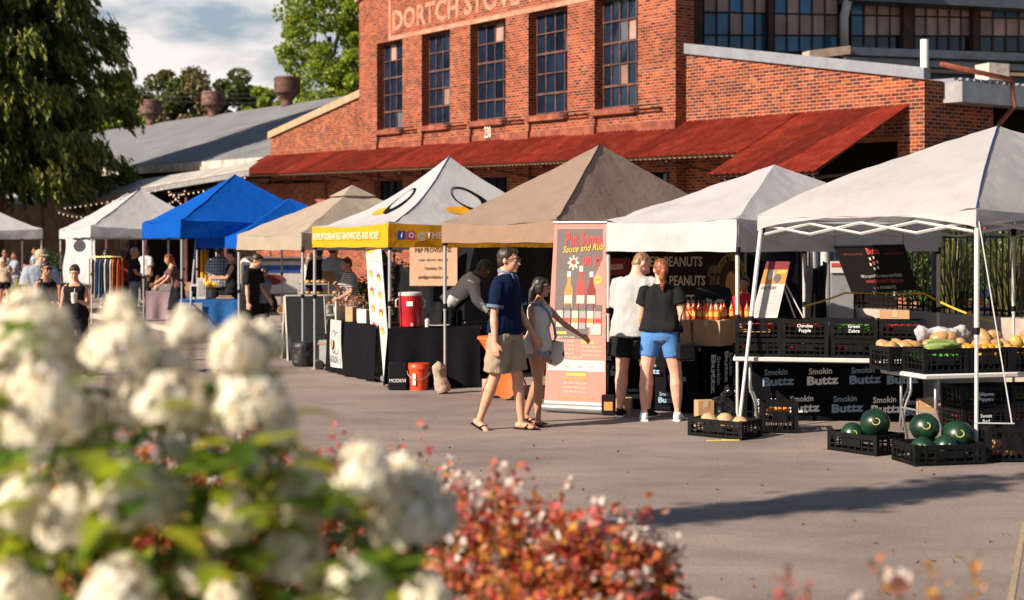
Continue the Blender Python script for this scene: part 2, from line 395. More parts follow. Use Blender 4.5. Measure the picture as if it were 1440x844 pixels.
def rustmat(name,a,b_,c,sc=3.,rough=.75):
    m,nt,b,o=newmat(name); tc=nd(nt,'TexCoord'); uv=nd(nt,'UVMap')
    n=nd(nt,'TexNoise',Scale=sc,Detail=8.,Roughness=.7); nt.links.new(tc.outputs['Object'],n.inputs['Vector'])
    nt.links.new(ramp(nt,[(.3,a),(.5,b_),(.72,c)],n.outputs['Fac']),b.inputs['Base Color']); b.inputs['Roughness'].default_value=rough
    n2=nd(nt,'TexNoise',Scale=sc*9,Detail=4.); nt.links.new(tc.outputs['Object'],n2.inputs['Vector']); bump(nt,b,n2.outputs['Fac'],.4,.01)
    return m
M_rust=rustmat('rusted_steel',(.09,.02,.012),(.20,.045,.022),(.34,.13,.06))
M_rustd=rustmat('dark_rusted_steel',(.03,.015,.012),(.08,.03,.02),(.2,.08,.05))
M_gutter=plain('gutter_metal',(.34,.33,.34),.45,.4,var=.2,sc=3)
M_black=plain('black_paint',(.008,.008,.010),.5,var=.2,spec=.15)
M_dark=plain('dark_interior',(.008,.006,.005),.9,var=.3,spec=.05)  # near-black base colour stands in for shade inside openings
M_copg=plain('zinc_coping',(.21,.22,.25),.5,.2,var=.15,sc=3)
M_copt=plain('tan_coping',(.36,.24,.15),.8,var=.2,sc=3)
def glassmat(name,col,rough=.12,var=.4):
    m,nt,b,o=newmat(name); tc=nd(nt,'TexCoord'); n=nd(nt,'TexNoise',Scale=1.3,Detail=5.); nt.links.new(tc.outputs['Object'],n.inputs['Vector'])
    g=nd(nt,'NewGeometry')
    c=ramp(nt,[(.3,[q*(1-var) for q in col]),(.7,[q*(1+var) for q in col])],n.outputs['Fac'])
    c=mixc(nt,.6,c,ramp(nt,[(.0,(.4,.4,.4)),(1.,(1.5,1.5,1.5))],g.outputs['Random Per Island']),'MULTIPLY')
    nt.links.new(c,b.inputs['Base Color']); b.inputs['Roughness'].default_value=rough; b.inputs['Specular IOR Level'].default_value=.7
    n2=nd(nt,'TexNoise',Scale=2.5); nt.links.new(tc.outputs['Object'],n2.inputs['Vector']); bump(nt,b,n2.outputs['Fac'],.25,.02)
    return m
M_gl=glassmat('dark_blue_glass',(.008,.015,.032)); M_gl2=glassmat('dusty_brown_glass',(.36,.22,.18),.45,.3); M_gl3=glassmat('sky_tinted_glass',(.02,.13,.26),.2)  # blue clerestory panes hold the sky's reflection as base colour
M_gl4=glassmat('grey_glass',(.1,.11,.13),.3)
bld=empty('brick_building',W(0,0,0)*1.0,0,'red brick factory building with tall steel windows and rusted awnings','building')
bld.location=(0,0,0)
REC=.30
bays=[(530,566,65,183,4),(593,633,50,178,4),(661,711,34,171,4),(743,798,16,164,4),(836,897,-3,155,5)]
u_l,u_r=0.,lu(950)
wall=MB(); GT=4.1
zt=[];zs=[]
for b0,b1,ty,sy,nc in bays:
    zt.append(loc(b0,ty)[1]); zs.append(loc(b0,sy)[1])
ztop=sum(zt)/5; zsil=sum(zs)/5
wbox(wall,u_l,u_r,0,.42,ztop,ztop+1.55,ztop+7.)                     # wall above the windows, gable rising to the right
edges=[u_l]+[lu(q) for b in bays for q in b[:2]]+[u_r]
for i in range(0,len(edges),2): wbox(wall,edges[i],edges[i+1],0,.42,GT,ztop)   # piers
zfl=loc(942,181)[1]
for b0,b1,*_ in bays: wbox(wall,lu(b0),lu(b1),.10,.42,GT,zsil)            # spandrels under the sills
wbox(wall,u_l,u_r,.43,.6,-1,ztop)                                   # mass behind
# ground floor wall with openings
gfo=[(456,490),(526,565),(602,640),(662,712),(742,790),(832,880),(905,940)]
us=[u_l-9.]+[lu(q) for g in gfo for q in g]+[u_r]
for i in range(0,len(us)-1,2): wbox(wall,us[i],us[i+1],.02,.42,-1,GT)
for a,c in gfo: wbox(wall,lu(a),lu(c),.022,.42,-1,1.7)
wo=wall.build('wall',M_brick,bld)
# cornice stepping along the gable, painted sign border
cm=MB(); c0=loc(505,25); c1=loc(530,10); 
wbox(cm,u_l-.1,lu(528),-.12,.5,ztop+1.55,ztop+1.8,ztop+2.2,ztop+1.95); wbox(cm,lu(528),u_r,-.12,.5,ztop+2.2,ztop+2.45,ztop+7.2,ztop+6.95)
cm.build('coping',M_copt,bld)
def signmat():
    m,nt,b,o=newmat('faded_white_paint'); tc=nd(nt,'TexCoord'); n=nd(nt,'TexNoise',Scale=2.4,Detail=9.,Roughness=.75); nt.links.new(tc.outputs['Object'],n.inputs['Vector'])
    n2=nd(nt,'TexNoise',Scale=24.,Detail=3.); nt.links.new(tc.outputs['Object'],n2.inputs['Vector'])
    c=mixc(nt,ramp(nt,[(.38,(.85,.85,.85)),(.60,(.12,.12,.12))],n.outputs['Fac']),(.50,.30,.21),(.33,.09,.05)); c=mixc(nt,ramp(nt,[(.42,(.55,.55,.55)),(.55,(0,0,0))],n2.outputs['Fac']),c,(.30,.08,.045))
    nt.links.new(c,b.inputs['Base Color']); b.inputs['Roughness'].default_value=.95; return m
M_sign=signmat()
sg=MB(); ub=lu(547); z0=loc(547,58)[1]
wbox(sg,ub,lu(940),-.012,.0,z0-.0,z0+.14); wbox(sg,ub,ub+.14,-.012,.0,z0+.14,z0+2.4)
sgo=sg.build('painted_border',M_sign,bld)
rt=(W(1,0,0)-W(0,0,0)).normalized()
zl=loc(553,43)[1]
text(bld,'painted_lettering','DORTCH STOVE WORKS',W(lu(552.5),-.01,zl),rt,UP,w=(lu(637)-lu(553))*3.0,h=.66,mat=M_sign,bold=.03,ext=.004)
M_num=plain('number_paint',(.75,.7,.66),.6)
u230,z230=loc(682,194); text(bld,'house_number','230',W(u230,-.015,z230),rt,UP,w=.36,h=.34,mat=M_num,bold=.0,ext=.012)
# windows
for k,(b0,b1,ty,sy,nc) in enumerate(bays):
    ua,ub_=lu(b0),lu(b1); g=MB(); f=MB(); nr=5; W_=ub_-ua; Hh=ztop-zsil
    wb=MB(); pan=MB()
    for i in range(nc):
        for j in range(nr):
            rr=random.random(); pan.mi=0 if rr<.95 else (1 if rr<.97 else 2)
            e=.0; a0=ua+.05+(W_-.1)*i/nc; a1=ua+.05+(W_-.1)*(i+1)/nc; y0=zsil+.05+(Hh-.1)*j/nr; y1=zsil+.05+(Hh-.1)*(j+1)/nr
            t=[U(-.012,.012) for _ in range(4)]
            pan.add([W(a0,REC+t[0],y0),W(a1,REC+t[1],y0),W(a1,REC+t[2],y1),W(a0,REC+t[3],y1)],[(0,1,2,3)])
    for i in range(nc+1):
        q=ua+.05+(W_-.1)*i/nc; wbox(wb,q-.018,q+.018,REC-.035,REC-.02,zsil+.03,ztop-.03)
    for j in range(nr+1):
        q=zsil+.05+(Hh-.1)*j/nr; tk=.03 if j in (0,1,3,5) else .016; wbox(wb,ua+.03,ub_-.03,REC-.055,REC-.036,q-tk,q+tk)
    fr=wb.build('window',M_rustd,bld); pan.build('pane',[M_gl,M_gl2,M_gl4],fr)
    s=MB(); wbox(s,ua-.08,ub_+.05,-.05,.34,zsil-.16,zsil-.003); s.build('sill',M_rust,fr)
    # black shutter-dog bar right of every sill
    s=MB(); x0=ub_-.15
    for dz in (0,.09): wbox(s,x0,x0+1.15,-.16,-.12,zsil-.12+dz,zsil-.09+dz)
    for q in (x0+.1,x0+1.05): wbox(s,q,q+.04,-.119,.0,zsil-.12,zsil-.09)
    s.build('bracket',M_black,bld)
    s=MB()
    for q in (.35,.62): s.cyl(W(ub_+q,-.08,zsil-1.15),W(ub_+q,-.001,zsil-1.12),.045,.06,8)
    if k: s.build('flood_lamp',M_copg,bld)
for a,c in gfo:      # ground floor windows
    f=MB(); ua,ub_=lu(a),lu(c); n=max(3,int((ub_-ua)/.45))
    g=MB(); g.add([W(ua,.3,1.7),W(ub_,.3,1.7),W(ub_,.3,4.1),W(ua,.3,4.1)],[(0,1,2,3)])
    for i in range(n+1): q=ua+(ub_-ua)*i/n; wbox(f,q-.025,q+.025,.24,.28,1.7,4.1)
    for q in (1.72,2.5,3.2): wbox(f,ua,ub_,.21,.239,q-.025,q+.025)
    fo=f.build('ground_floor_window',M_black,bld); g.build('pane',M_gl,fo)
# flashing under the piers and sills
fl=MB(); zf=zfl
for i in range(0,len(edges),2): wbox(fl,edges[i]-.02,edges[i+1]+.02,-.04,-.002,zf-.02,zf+.22)
for b0,b1,*_ in bays: wbox(fl,lu(b0)+.02,lu(b1)-.02,.05,.097,zf-.02,zf+.2)
fl.build('flashing',M_rust,bld)
# left wing
lw=MB(); ua=lu(381,.12); zl0=loc(381,195,.12)[1]; zl1=loc(505,137,.12)[1]
wbox(lw,ua,-.003,.12,8,-1,zl0,zl1); lw.build('wall',M_brick2,bld)
dk=MB(); wbox(dk,lu(386,.1),lu(448,.1),.10,.117,-1,4.2); dk.build('opening_shade_panel',M_dark,bld)  # dark panel on the brick face stands for a shaded opening
lc=MB(); wbox(lc,ua-.1,-.005,.02,.6,zl0+.003,zl0+.26,zl1+.26,zl1+.003); lc.build('coping',M_copt,bld)
fl=MB(); wbox(fl,ua,-.01,.06,.117,zf,zf+.2); fl.build('flashing',M_rust,bld)
# right wing
vr=.34; u0=u_r+.003; u1=lu(1300,vr); z0=loc(957,77,vr)[1]; z1=loc(1300,112,vr)[1]
rw=MB(); up4=lu(1262,vr); zo=zf-.45; wbox(rw,u0,u1,vr,vr+2.15,zo,z0,z1); wbox(rw,up4,u1,vr,vr+2.15,-1,zo); wbox(rw,u0,u0+1.7,vr,vr+1.19,-1,zo)
rw.build('wall',M_brick2,bld)
rc=MB(); wbox(rc,u0,u1+.05,vr-.08,vr+.12,z0+.003,z0+.26,z1+.24,z1+.003); rc.build('coping',M_copg,bld)
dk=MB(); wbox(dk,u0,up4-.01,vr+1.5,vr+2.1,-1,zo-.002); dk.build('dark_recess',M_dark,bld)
wi=MB(); g=MB()
for q in (3.,4.4,5.8,7.2):
    g.add([W(u0+q,vr+1.3,1.4),W(u0+q+1.2,vr+1.3,1.4),W(u0+q+1.2,vr+1.3,2.7),W(u0+q,vr+1.3,2.7)],[(0,1,2,3)])
    for k in (0,.6,1.2): wbox(wi,u0+q+k-.03,u0+q+k+.03,vr+1.2,vr+1.25,1.3,2.8)
fo=wi.build('dock_window',M_gutter,bld); g.build('pane',M_gl,fo)
fl=MB(); wbox(fl,u0,lu(1272,vr),-.0+vr-.06,vr-.002,zf-.12,zf+.12,zf+.10+.0); fl.build('flashing',M_rust,bld)
# dock opening beside the wing
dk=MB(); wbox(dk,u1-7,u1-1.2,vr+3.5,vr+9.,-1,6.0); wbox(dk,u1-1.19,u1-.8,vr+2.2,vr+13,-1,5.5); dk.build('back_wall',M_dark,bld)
zg=loc(1300,143,vr)[1]
gt=MB(); wbox(gt,u1+.02,u1+.5,vr+.55,vr+14,zg,zg+.42); gt.build('gutter',M_gutter,bld)
cor=MB()
for i in range(70): v=vr+.6+i*.2; wbox(cor,u1-3.,u1+.45,v,v+.1,zg+.5,zg+.55,zg+.5,zg+.45)
wbox(cor,u1-3.,u1+.4,vr+.56,vr+14,zg+.45,zg+.495,zg+.45,zg+.4); cor.build('lean_to_roof',M_copg,bld)
pp=MB(); pr=[W(u1+.3,vr+.15,zg+.75),W(u1+.5,vr+2.1,zg+.55),W(u1+.5,vr+2.2,zg+.0),W(u1+.15,vr+1.75,zg-.7),W(u1+.12,vr+1.75,zg-3.2)]
pp.tube(pr,.055,8); pp.build('drainpipe',M_rust,bld,smooth=True)
wl=MB(); wl.box(W(u1+.06,vr+.7,zg-.8),(.12,.12,.2)); wl.cyl(W(u1+.02,vr+.7,zg-.75),W(u1+.3,vr+.75,zg-.8),.03,.06); wl.build('wall_lamp',M_black,bld)
st=MB(); q=W(lu(1300,1.2),1.2,loc(1300,97,1.2)[1]); st.cyl(q,q+V((0,0,.62)),.085,n=14); st.build('vent_pipe',plain('white_pipe',(.7,.68,.64),.5),bld,smooth=40)
# painted steel beams and blocks on the wing roof
bm=MB()
def pbox(mb,x0,x1,y0,y1,Y0,Y1,dy=.3):
    """long bar between two pixel columns given depth"""
    a,b2=P(x0,y0,Y0),P(x1,y1,Y1); mb.loft([a,b2],[(.5*dy,.5*dy)]*2,4,ref=(0,.7,.7))
M_steel=plain('blue_grey_steel',(.10,.115,.14),.5,.5,var=.25,sc=3); M_tanp=plain('tan_steel',(.42,.30,.22),.7,var=.25,sc=4)
E2=V((.953,.303,0))
def cl(px,py,off=0.):      # point on the clerestory plane
    A=V(((957-720)/FP*40.,40.,0))+V((.303,-.953,0))*off; a=(px-720)/FP
    t=(a*A.y-A.x)/(E2.x-a*E2.y); p=A+E2*t; return V((p.x,p.y,H+(HY-py)/FP*p.y))
def clbox(mb,x0,y0,x1,y1,off,th,yb0=None,yb1=None):
    """panel given by pixel corners: top edge (x0,y0)-(x1,y1), bottom (x0,yb0)-(x1,yb1)"""
    q=[cl(x0,yb0,off),cl(x1,yb1,off),cl(x1,y1,off),cl(x0,y0,off)]; mb.slab(q,V((-.303,.953,0))*th)
clr=empty('clerestory_hall',(0,0,0),0,'tall factory hall behind the brick wing with rusty gridded glass wall','building')
M_rustc=rustmat('clerestory_rust',(.02,.012,.01),(.06,.022,.015),(.13,.05,.03))
b5=MB(); clbox(b5,955,-60,1560,-40,-.6,6,150,210); b5.build('wall',M_dark,clr)
def rowy(x,k): # pixel rows of the glazing
    return [-16-(x-990)*.0, 17+(x-990)*.05, 49+(x-990)*.035, 73+(x-990)*.03][k]-( (x-990)*.03)
for x0,x1,n in ((990,1080,5),(1089,1178,5),(1197,1270,4),(1286,1368,5),(1378,1470,5)):
    wf=MB(); pn=MB()
    for i in range(n):
        for k in range(3):
            a,c=x0+(x1-x0)*i/n,x0+(x1-x0)*(i+1)/n
            r_=random.random(); pn.mi=(0 if r_<.78 else 1) if k<2 else (1 if x0<1150 else 2)
            if x0<1080 and k==1 and i in (1,3): pn.mi=1
            pn.add([cl(a,rowy(a,k+1),.03),cl(c,rowy(c,k+1),.03),cl(c,rowy(c,k),.03),cl(a,rowy(a,k),.03)],[(0,1,2,3)])
    for i in range(n+1):
        a=x0+(x1-x0)*i/n; wf.loft([cl(a,rowy(a,3),.07),cl(a,rowy(a,0),.07)],.022,4)
    for k in range(4): wf.loft([cl(x0,rowy(x0,k),.07),cl(x1,rowy(x1,k),.07)],.022,4)
    fo=wf.build('window',M_rustc,clr); pn.build('pane',[M_gl2,M_gl3,M_gl],fo)
for x0,x1 in ((957,988),(1081,1088),(1271,1285),(1369,1377)): cb=MB(); clbox(cb,x0,-60,x1,-60,.25,.3,130,130); cb.build('column',M_rustc,clr)
pi=MB(); pi.loft([cl(1187,66,.5),cl(1187,24,.5),cl(1194,-6,.5),cl(1194,-40,.5)],.13,10); pi.build('duct',plain('pale_pipe',(.5,.48,.46),.6),clr,smooth=True)
hd=MB(); clbox(hd,1197,-40,1560,-40,.8,.9,0,18); hd.build('eaves_beam',M_steel,clr)
for (x0,y0,x1,y1,h,off,m,nm) in ((1193,66,1560,79,11,4.,M_steel,'roof_beam'),(1190,80,1560,96,9,3.2,M_steel,'roof_beam'),(1139,71,1196,64,12,4.2,M_tanp,'roof_beam'),(1308,93,1560,103,9,1.4,M_copt,'roof_edge')):
    q=MB(); clbox(q,x0,y0,x1,y1,off,.4,y0+h,y1+h); q.build(nm,m,clr)
q=MB(); clbox(q,1391,88,1419,90,5.2,.6,112,114); q.build('roof_block',plain('flaking_white_paint',(.5,.45,.4),.8,var=.4,sc=6),clr)
q=MB(); clbox(q,1300,98,1560,108,1.2,8,134,150); q.build('lower_wall',M_steel,clr)

# corrugated rusted awnings
def corrug(name,a,b_,c):
    m,nt,b,o=newmat(name); uv=nd(nt,'UVMap'); wv=nd(nt,'TexWave',Scale=1.,wave_type='BANDS',bands_direction='X'); 
    mp=nd(nt,'Mapping'); mp.inputs['Scale'].default_value=(4.2,1,1); nt.links.new(uv.outputs[0],mp.inputs['Vector']); nt.links.new(mp.outputs[0],wv.inputs['Vector'])
    n=nd(nt,'TexNoise',Scale=3.,Detail=8.,Roughness=.7); nt.links.new(uv.outputs[0],n.inputs['Vector'])
    br=nd(nt,'TexBrick',Scale=1.,offset=0.); br.inputs['Brick Width'].default_value=.78; br.inputs['Row Height'].default_value=9.; br.inputs['Mortar Size'].default_value=.007
    br.inputs['Color1'].default_value=(.45,.45,.45,1); br.inputs['Color2'].default_value=(1.35,1.3,1.3,1); br.inputs['Mortar'].default_value=(.25,.2,.2,1)
    nt.links.new(uv.outputs[0],br.inputs['Vector'])
    cc=ramp(nt,[(.3,a),(.5,b_),(.75,c)],n.outputs['Fac']); cc=mixc(nt,.6,cc,br.outputs['Color'],'MULTIPLY')
    nt.links.new(cc,b.inputs['Base Color']); b.inputs['Roughness'].default_value=.85; b.inputs['Specular IOR Level'].default_value=.08; bump(nt,b,wv.outputs['Fac'],.35,.02)
    return m
M_awn=corrug('rusted_corrugated_sheet',(.075,.009,.006),(.125,.014,.008),(.20,.035,.018))
K_=.53
def awning(name,ua,ub_,L,z0,label,v0=0.,La=None,lip=True):
    aw=empty(name,(0,0,0),0,label,'awning'); n=int((ub_-ua)/.09); La=L if La is None else La
    mb=MB(); vs=[];fs=[];uv=[]
    for i in range(n+1):
        u=ua+(ub_-ua)*i/n; dz=.016*(1 if i%2 else -1)
        for t in (0,1): vs.append(W(u,v0-L*t,z0-K_*L*t+dz)); uv.append((u+t*.55,t*L))
    for i in range(n): fs.append((2*i,2*i+2,2*i+3,2*i+1))
    mb.add(vs,fs,uv); m=mb.build('roof_sheet',M_awn,aw); s=m.modifiers.new('t','SOLIDIFY'); s.thickness=.012
    mb=MB(); wbox(mb,ua,ub_,v0-L+.1,v0-L+.16,z0-K_*L-.06,z0-K_*L-.01); wbox(mb,ua,ub_,v0-.8,v0-.74,z0-K_*.8-.12,z0-K_*.8-.02)
    mb.build('rail',M_copt if lip else M_rustd,aw)
    u=ua+.4
    while u<ub_: mb=MB(); mb.loft([W(u,v0-.02,z0-1.3),W(u,v0-L+.15,z0-K_*L-.12)],.03,4); mb.loft([W(u,v0-.05,z0-.08),W(u,v0-L+.1,z0-K_*L-.06)],.025,4); u+=2.6; mb.build('bracket',M_rustd,aw)
    return aw
La=1.47
def lu_out(px,L,v0): return lu(px,v0-L)
uq0=lu_out(985,2.6,0)
awning('corrugated_awning',ua-.3,uq0,La+.33,zf+K_*.33,'long rusted red corrugated awning along the brick front, behind the tents',v0=.33)
awning('corrugated_awning',uq0,lu(1278,.33),2.75,zf+K_*.33+.004,'deeper rusted red awning on the right-hand brick wing, above the white tents',v0=.33,lip=False)
# left end of the long awning, returning round the corner
aw=empty('awning_end',(0,0,0),0,'rusted red hipped end of the awning beside the blue canopy peak','awning')
a=W(ua-.3,-.003,zf); b_=W(ua-.3,-La,zf-K_*La); c=W(ua-1.9,-.003,zf-.86); mb=MB(); c2=W(ua-1.9,-La*1.1,zf-.95)
mb.add([a,b_,c2,c],[(0,1,2,3)],[(0,0),(1.4,0),(1.4,1.6),(0,1.6)]); e=mb.build('roof_sheet',M_awn,aw); s=e.modifiers.new('t','SOLIDIFY'); s.thickness=.015

# ============================================================ long shed on the left
shed=empty('long_shed',(0,0,0),0,'long grey roofed shed with rooftop ventilators behind the market','building')
M_roofg=plain('grey_roofing',(.15,.15,.16),.8,var=.22,sc=.6,bs=.3,bsc=6)  # grey taken darker to stand in for tree shade on the roof
ve,vg=.6,12.; zee=loc(380,221,ve)[1]; zrr=loc(495,137,vg)[1]
rf=MB(); nU=40
rf.slab([W(-80,ve-.5,zee-.15),W(lu(505,vg)+3,vg,zrr) if 0 else W(-.1,ve-.5,zee-.15),W(-.1,vg,zrr),W(-80,vg,zrr)],(0,0,.12)); rf.build('roof',M_roofg,shed)
sw=MB(); wbox(sw,-80,ua-.05,ve,ve+.3,-1,zee-.17); wo=sw.build('wall',plain('shaded_dark_boards',(.014,.008,.006),.95,var=.5,spec=.03,sc=3),shed)  # dark wood taken near black: tree shade put into its colour
gu=MB(); wbox(gu,-80,ua-.2,ve-.72,ve-.55,zee-.42,zee-.06); gu.build('gutter',plain('weathered_gutter',(.42,.38,.33),.7,var=.4,sc=1.5),shed)
M_vent=rustmat('rusty_ventilator',(.03,.014,.012),(.11,.045,.035),(.30,.20,.17),5.)
for px,py,wd,hg in ((212,163,30,24),(300,148,33,24),(404,127,37,28)):
    u=lu(px,vg-.5); p=W(u,vg-.5,zrr-.15); s=FP/p.y; r=wd/2/s; h=hg/s
    v=MB(); v.lathe(p,[(r*.42,0),(r*.42,h*.35),(r*.75,h*.6),(r*.75,h*.68),(r,h*.7),(r,h*1.45),(r*.96,h*1.45),(r*.9,h*1.52),(r*.5,h*1.55)],20)
    for q in (.75,1.05,1.4): v.lathe(p,[(r*1.03,h*q),(r*1.03,h*q+.05)],20,cap=False)
    v.build('ventilator',M_vent if px<350 else M_rustd,shed,smooth=35)
# lower canopy roof of the shed with string lights
cn=empty('porch_roof',(0,0,0),0,'pale sloping porch roof in front of the long shed','roof')
pA,pB=P(350,239,50),P(100,283,68); M_pale=plain('pale_sheet_roof',(.34,.32,.29),.6,var=.25,sc=1.,bs=.3,bsc=12)
mb=MB(); up_=V((N.x*3.,N.y*3.,.75)); mb.slab([pB,pA,P(364,229,51.3),P(150,262,69.5)],(0,0,.06)); mb.build('roof_sheet',M_pale,cn)
mb=MB(); mb.slab([pB-V((0,0,.02)),pA-V((0,0,.02)),pA-V((0,0,.2)),pB-V((0,0,.2))],N*.05); mb.build('fascia',M_gutter,cn)
pC=P(-60,289,70); mb=MB(); mb.slab([pC,P(52,286,66),P(52,286,66)+up_*.7,pC+up_*.7],(0,0,.06)); mb.build('roof_sheet',M_pale,cn)
mb=MB()
for px_ in (60,98,150,205,262,318): p=P(px_,300,62-(px_-60)*.04); mb.loft([V((p.x,p.y,0)),V((p.x,p.y,3.7))],.06,6)
mb.build('post',M_rustd,cn)
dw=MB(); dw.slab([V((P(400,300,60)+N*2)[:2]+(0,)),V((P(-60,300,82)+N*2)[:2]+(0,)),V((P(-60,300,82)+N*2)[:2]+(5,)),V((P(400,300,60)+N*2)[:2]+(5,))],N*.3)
tag(dw.build('board_wall',plain('shaded_dark_boards2',(.010,.006,.004),.95,var=.5,spec=.03,sc=2)),'dark timber wall under the porch roof, shade put into its colour','wall')  # base colour lowered to carry the shade on this wall
# string lights
M_bulb,nt_,b_,o_=newmat('warm_bulb'); b_.inputs['Emission Color'].default_value=(1,.45,.12,1); b_.inputs['Emission Strength'].default_value=.5
M_wire=plain('wire',(.01,.01,.01),.6)
def string_light(pts,label,n):
    t=empty('string_light',(0,0,0),0,label,'string lights','strings of warm bulbs under the porch roof')
    pts=[V(p) for p in pts]; w_=MB(); w_.tube(pts,.008,4); w_.build('cable',M_wire,t)
    b=MB(); b.ball((0,0,0),.024,8,6); first=None
    for i in range(n):
        f=(i+.5)/n*(len(pts)-1); k=int(f); q=pts[k].lerp(pts[k+1],f-k)+V((0,0,-.07))
        if first is None: first=b.build('bulb',M_bulb,t,smooth=True); c=first
        else: c=first.copy(); COL.objects.link(c)
        c.location=q
def sag(a,b,s,n=8): return [V(a).lerp(V(b),i/n)-V((0,0,s*4*(i/n)*(1-i/n))) for i in range(n+1)]
string_light(sag(P(88,291,57),P(232,262,50),.1),'highest string of warm bulbs under the porch edge above white tent peaks',18)
string_light(sag(P(235,272,50),P(348,246,47),.15),'string of warm bulbs above the blue tent\'s left slope',16)
string_light(sag(P(80,296,56),P(130,302,55),.1),'short string of warm bulbs left of the paired white tents',8)
string_light(sag(P(212,286,52),P(262,264,50),.25),'sagging string of warm bulbs between white and blue tent peaks',12)
string_light(sag(P(236,266,52),P(262,292,50),.0),'steep string of bulbs dropping beside the blue tent slope',8)
# power lines
pl=MB(); 
for dy in (0,6,13): pl.tube(sag(P(100,118+dy,105),P(520,126+dy,95),.5),.02,4)
tag(pl.build('power_line',M_wire),'thin black power cables crossing the sky above the shed roof','cables')

# ============================================================ trees
M_bark=plain('bark',(.17,.115,.08),.95,var=.4,sc=6,bs=.8,bsc=25)
def limb(mb,p,q,r0,r1,bend=.12,n=5):
    p,q=V(p),V(q); L=(q-p).length; pts=[p.lerp(q,i/n)+V((U(-1,1),U(-1,1),U(-.5,.8)))*L*bend*math.sin(math.pi*i/n) for i in range(n+1)]
    mb.loft(pts,[r0+(r1-r0)*i/n for i in range(n+1)],7); return pts
def broadleaf(x,y,h,cr,label,mat,nleaf=9000,sz=.2,clumps=40,base=.3,name='broadleaf_tree',group=None,flat=1.,cz=None):
    t=empty(name,(x,y,0),0,label,'tree',group); tr=MB(); limb(tr,(0,0,-.1),(U(-.3,.3),U(-.3,.3),h*.62),h*.016+.05,h*.005,.03)
    cs=[]; cz=cz or h*(base+(1-base)/2); rz=h*(1-base)/2
    while len(cs)<clumps:
        d=rng.normal(size=3); d/=np.linalg.norm(d); r=rng.uniform(.45,1.)**.6
        c=V((d[0]*cr*r,d[1]*cr*r,cz+d[2]*rz*r)); cs.append(c)
    for c in cs[:16]: limb(tr,(0,0,h*U(.3,.6)),c,.004*h+.01,.012,.1)
    tr.build('trunk',M_bark,t,smooth=True)
    pts=[]; per=nleaf//clumps
    for c in cs:
        s=max(cr*.8,h*.085)*rng.uniform(.25,.5); q=rng.normal(size=(per,3)); q/=np.linalg.norm(q,axis=1)[:,None]; q*=(rng.uniform(.2,1,per)**.45)[:,None]*s; q[:,2]*=.75
        pts.append(q+np.array(c))
    leaves('crown',np.concatenate(pts),sz,mat,t,droop=.5,aspect=.7,up=.5)
    return t
# the great dark cypress on the left
def cypress():
    t=empty('cypress_tree',(-22.9,62,0),0,'huge dark green cypress with drooping feathery sprays at the left edge','tree')
    M=leafmat('cypress_needles',[(.025,.055,.014),(.06,.10,.02),(.04,.075,.016),(.09,.13,.025)],.35,.7)
    tr=MB(); Ht=28.; limb(tr,(0,0,-.1),(0,0,Ht),.75,.08,.01); C=[];Dr=[]; ends=[]
    for i in range(230):
        z=5.0+(Ht-5.9)*(i/230)**1.05; L=(5.5*(1-(z/Ht)**2.4)+.6)*U(.62,1.12); a=i*2.39996+U(-.3,.3)
        if z<5.5: L*=.85
        d=V((math.cos(a),math.sin(a),0)); p0=V((0,0,z)); end=p0+d*L+V((0,0,-.13*L+U(-.4,.5)))
        pts=limb(tr,p0,end,.07,.015,.05,6)
        nb=int(14+L*5)
        for k in range(nb):
            f=U(.18,1.02); j=min(5,int(f*6)); b=pts[j].lerp(pts[min(6,j+1)],f*6-j if j<5 else .5)
            side=d.cross(UP)*U(-1,1)*(.35+.9*(1-f*.6)); b=b+side*1.15+V((0,0,U(-.2,.15)))
            ends.append((b,(side*.5+d*.6).normalized()))
    tr.build('trunk',M_bark,t,smooth=True)
    pts=[];dr=[]
    for b,dv in ends:
        n=34; L=U(.7,1.6); f=rng.uniform(0,1,n)
        q=np.array(b)[None,:]+np.array(dv)[None,:]*(f*L*.6)[:,None]; q[:,2]-=f**1.3*L*.8
        q+=rng.normal(size=(n,3))*np.array([.16,.16,.13])*(1.15-f)[:,None]; pts.append(q)
        dd=np.tile(np.array([dv[0]*.5,dv[1]*.5,-.9]),(n,1)); dr.append(dd)
    A=np.concatenate(pts); Dd=np.concatenate(dr)*2.2; F=np.tile(np.linspace(0,1,34),1); sel=rng.uniform(0,1,len(A))<np.clip(np.linalg.norm(A[:,:2],axis=1)/6.5,0,1)**2*.85
    leaves('crown',A[~sel],.33,M,t,aspect=.3,dirs=Dd[~sel]); leaves('lit_young_tips',A[sel]+np.array([0,0,.1]),.33,leafmat('lit_young_needles',[(.22,.24,.035),(.34,.33,.06),(.14,.18,.03)],.4,.7),t,aspect=.3,dirs=Dd[sel])  # outer sprays: young growth, brightened in colour to look sunlit
    return t
cyp=reg(cypress())
dup(cyp,(-33.,55.5,0),1.3,'second huge cypress beyond the left edge of the picture, shading the shed roof')
M_lime=leafmat('lime_leaves',[(.18,.29,.02),(.30,.39,.03),(.09,.17,.015),(.42,.45,.07)],.5,.45)
M_olive=leafmat('olive_leaves',[(.10,.14,.03),(.16,.18,.04),(.06,.09,.02)],.35)
M_autumn=leafmat('autumn_leaves',[(.16,.12,.03),(.10,.10,.03),(.22,.15,.05)],.35)
q=P(470,60,88); broadleaf(q.x,q.y,24,3.1,'tall lime green tree rising behind the shed roof, left of the brick wall',M_lime,40000,.23,190,.05)
q=P(380,60,90); broadleaf(q.x,q.y,13.2,1.9,'small bright green tree between the two right rooftop ventilators',M_lime,12000,.22,30,.1)
q=P(528,0,86); broadleaf(q.x,q.y,19.3,2.2,'green treetop peeking over the brick gable corner',M_lime,14000,.24,30,.3)
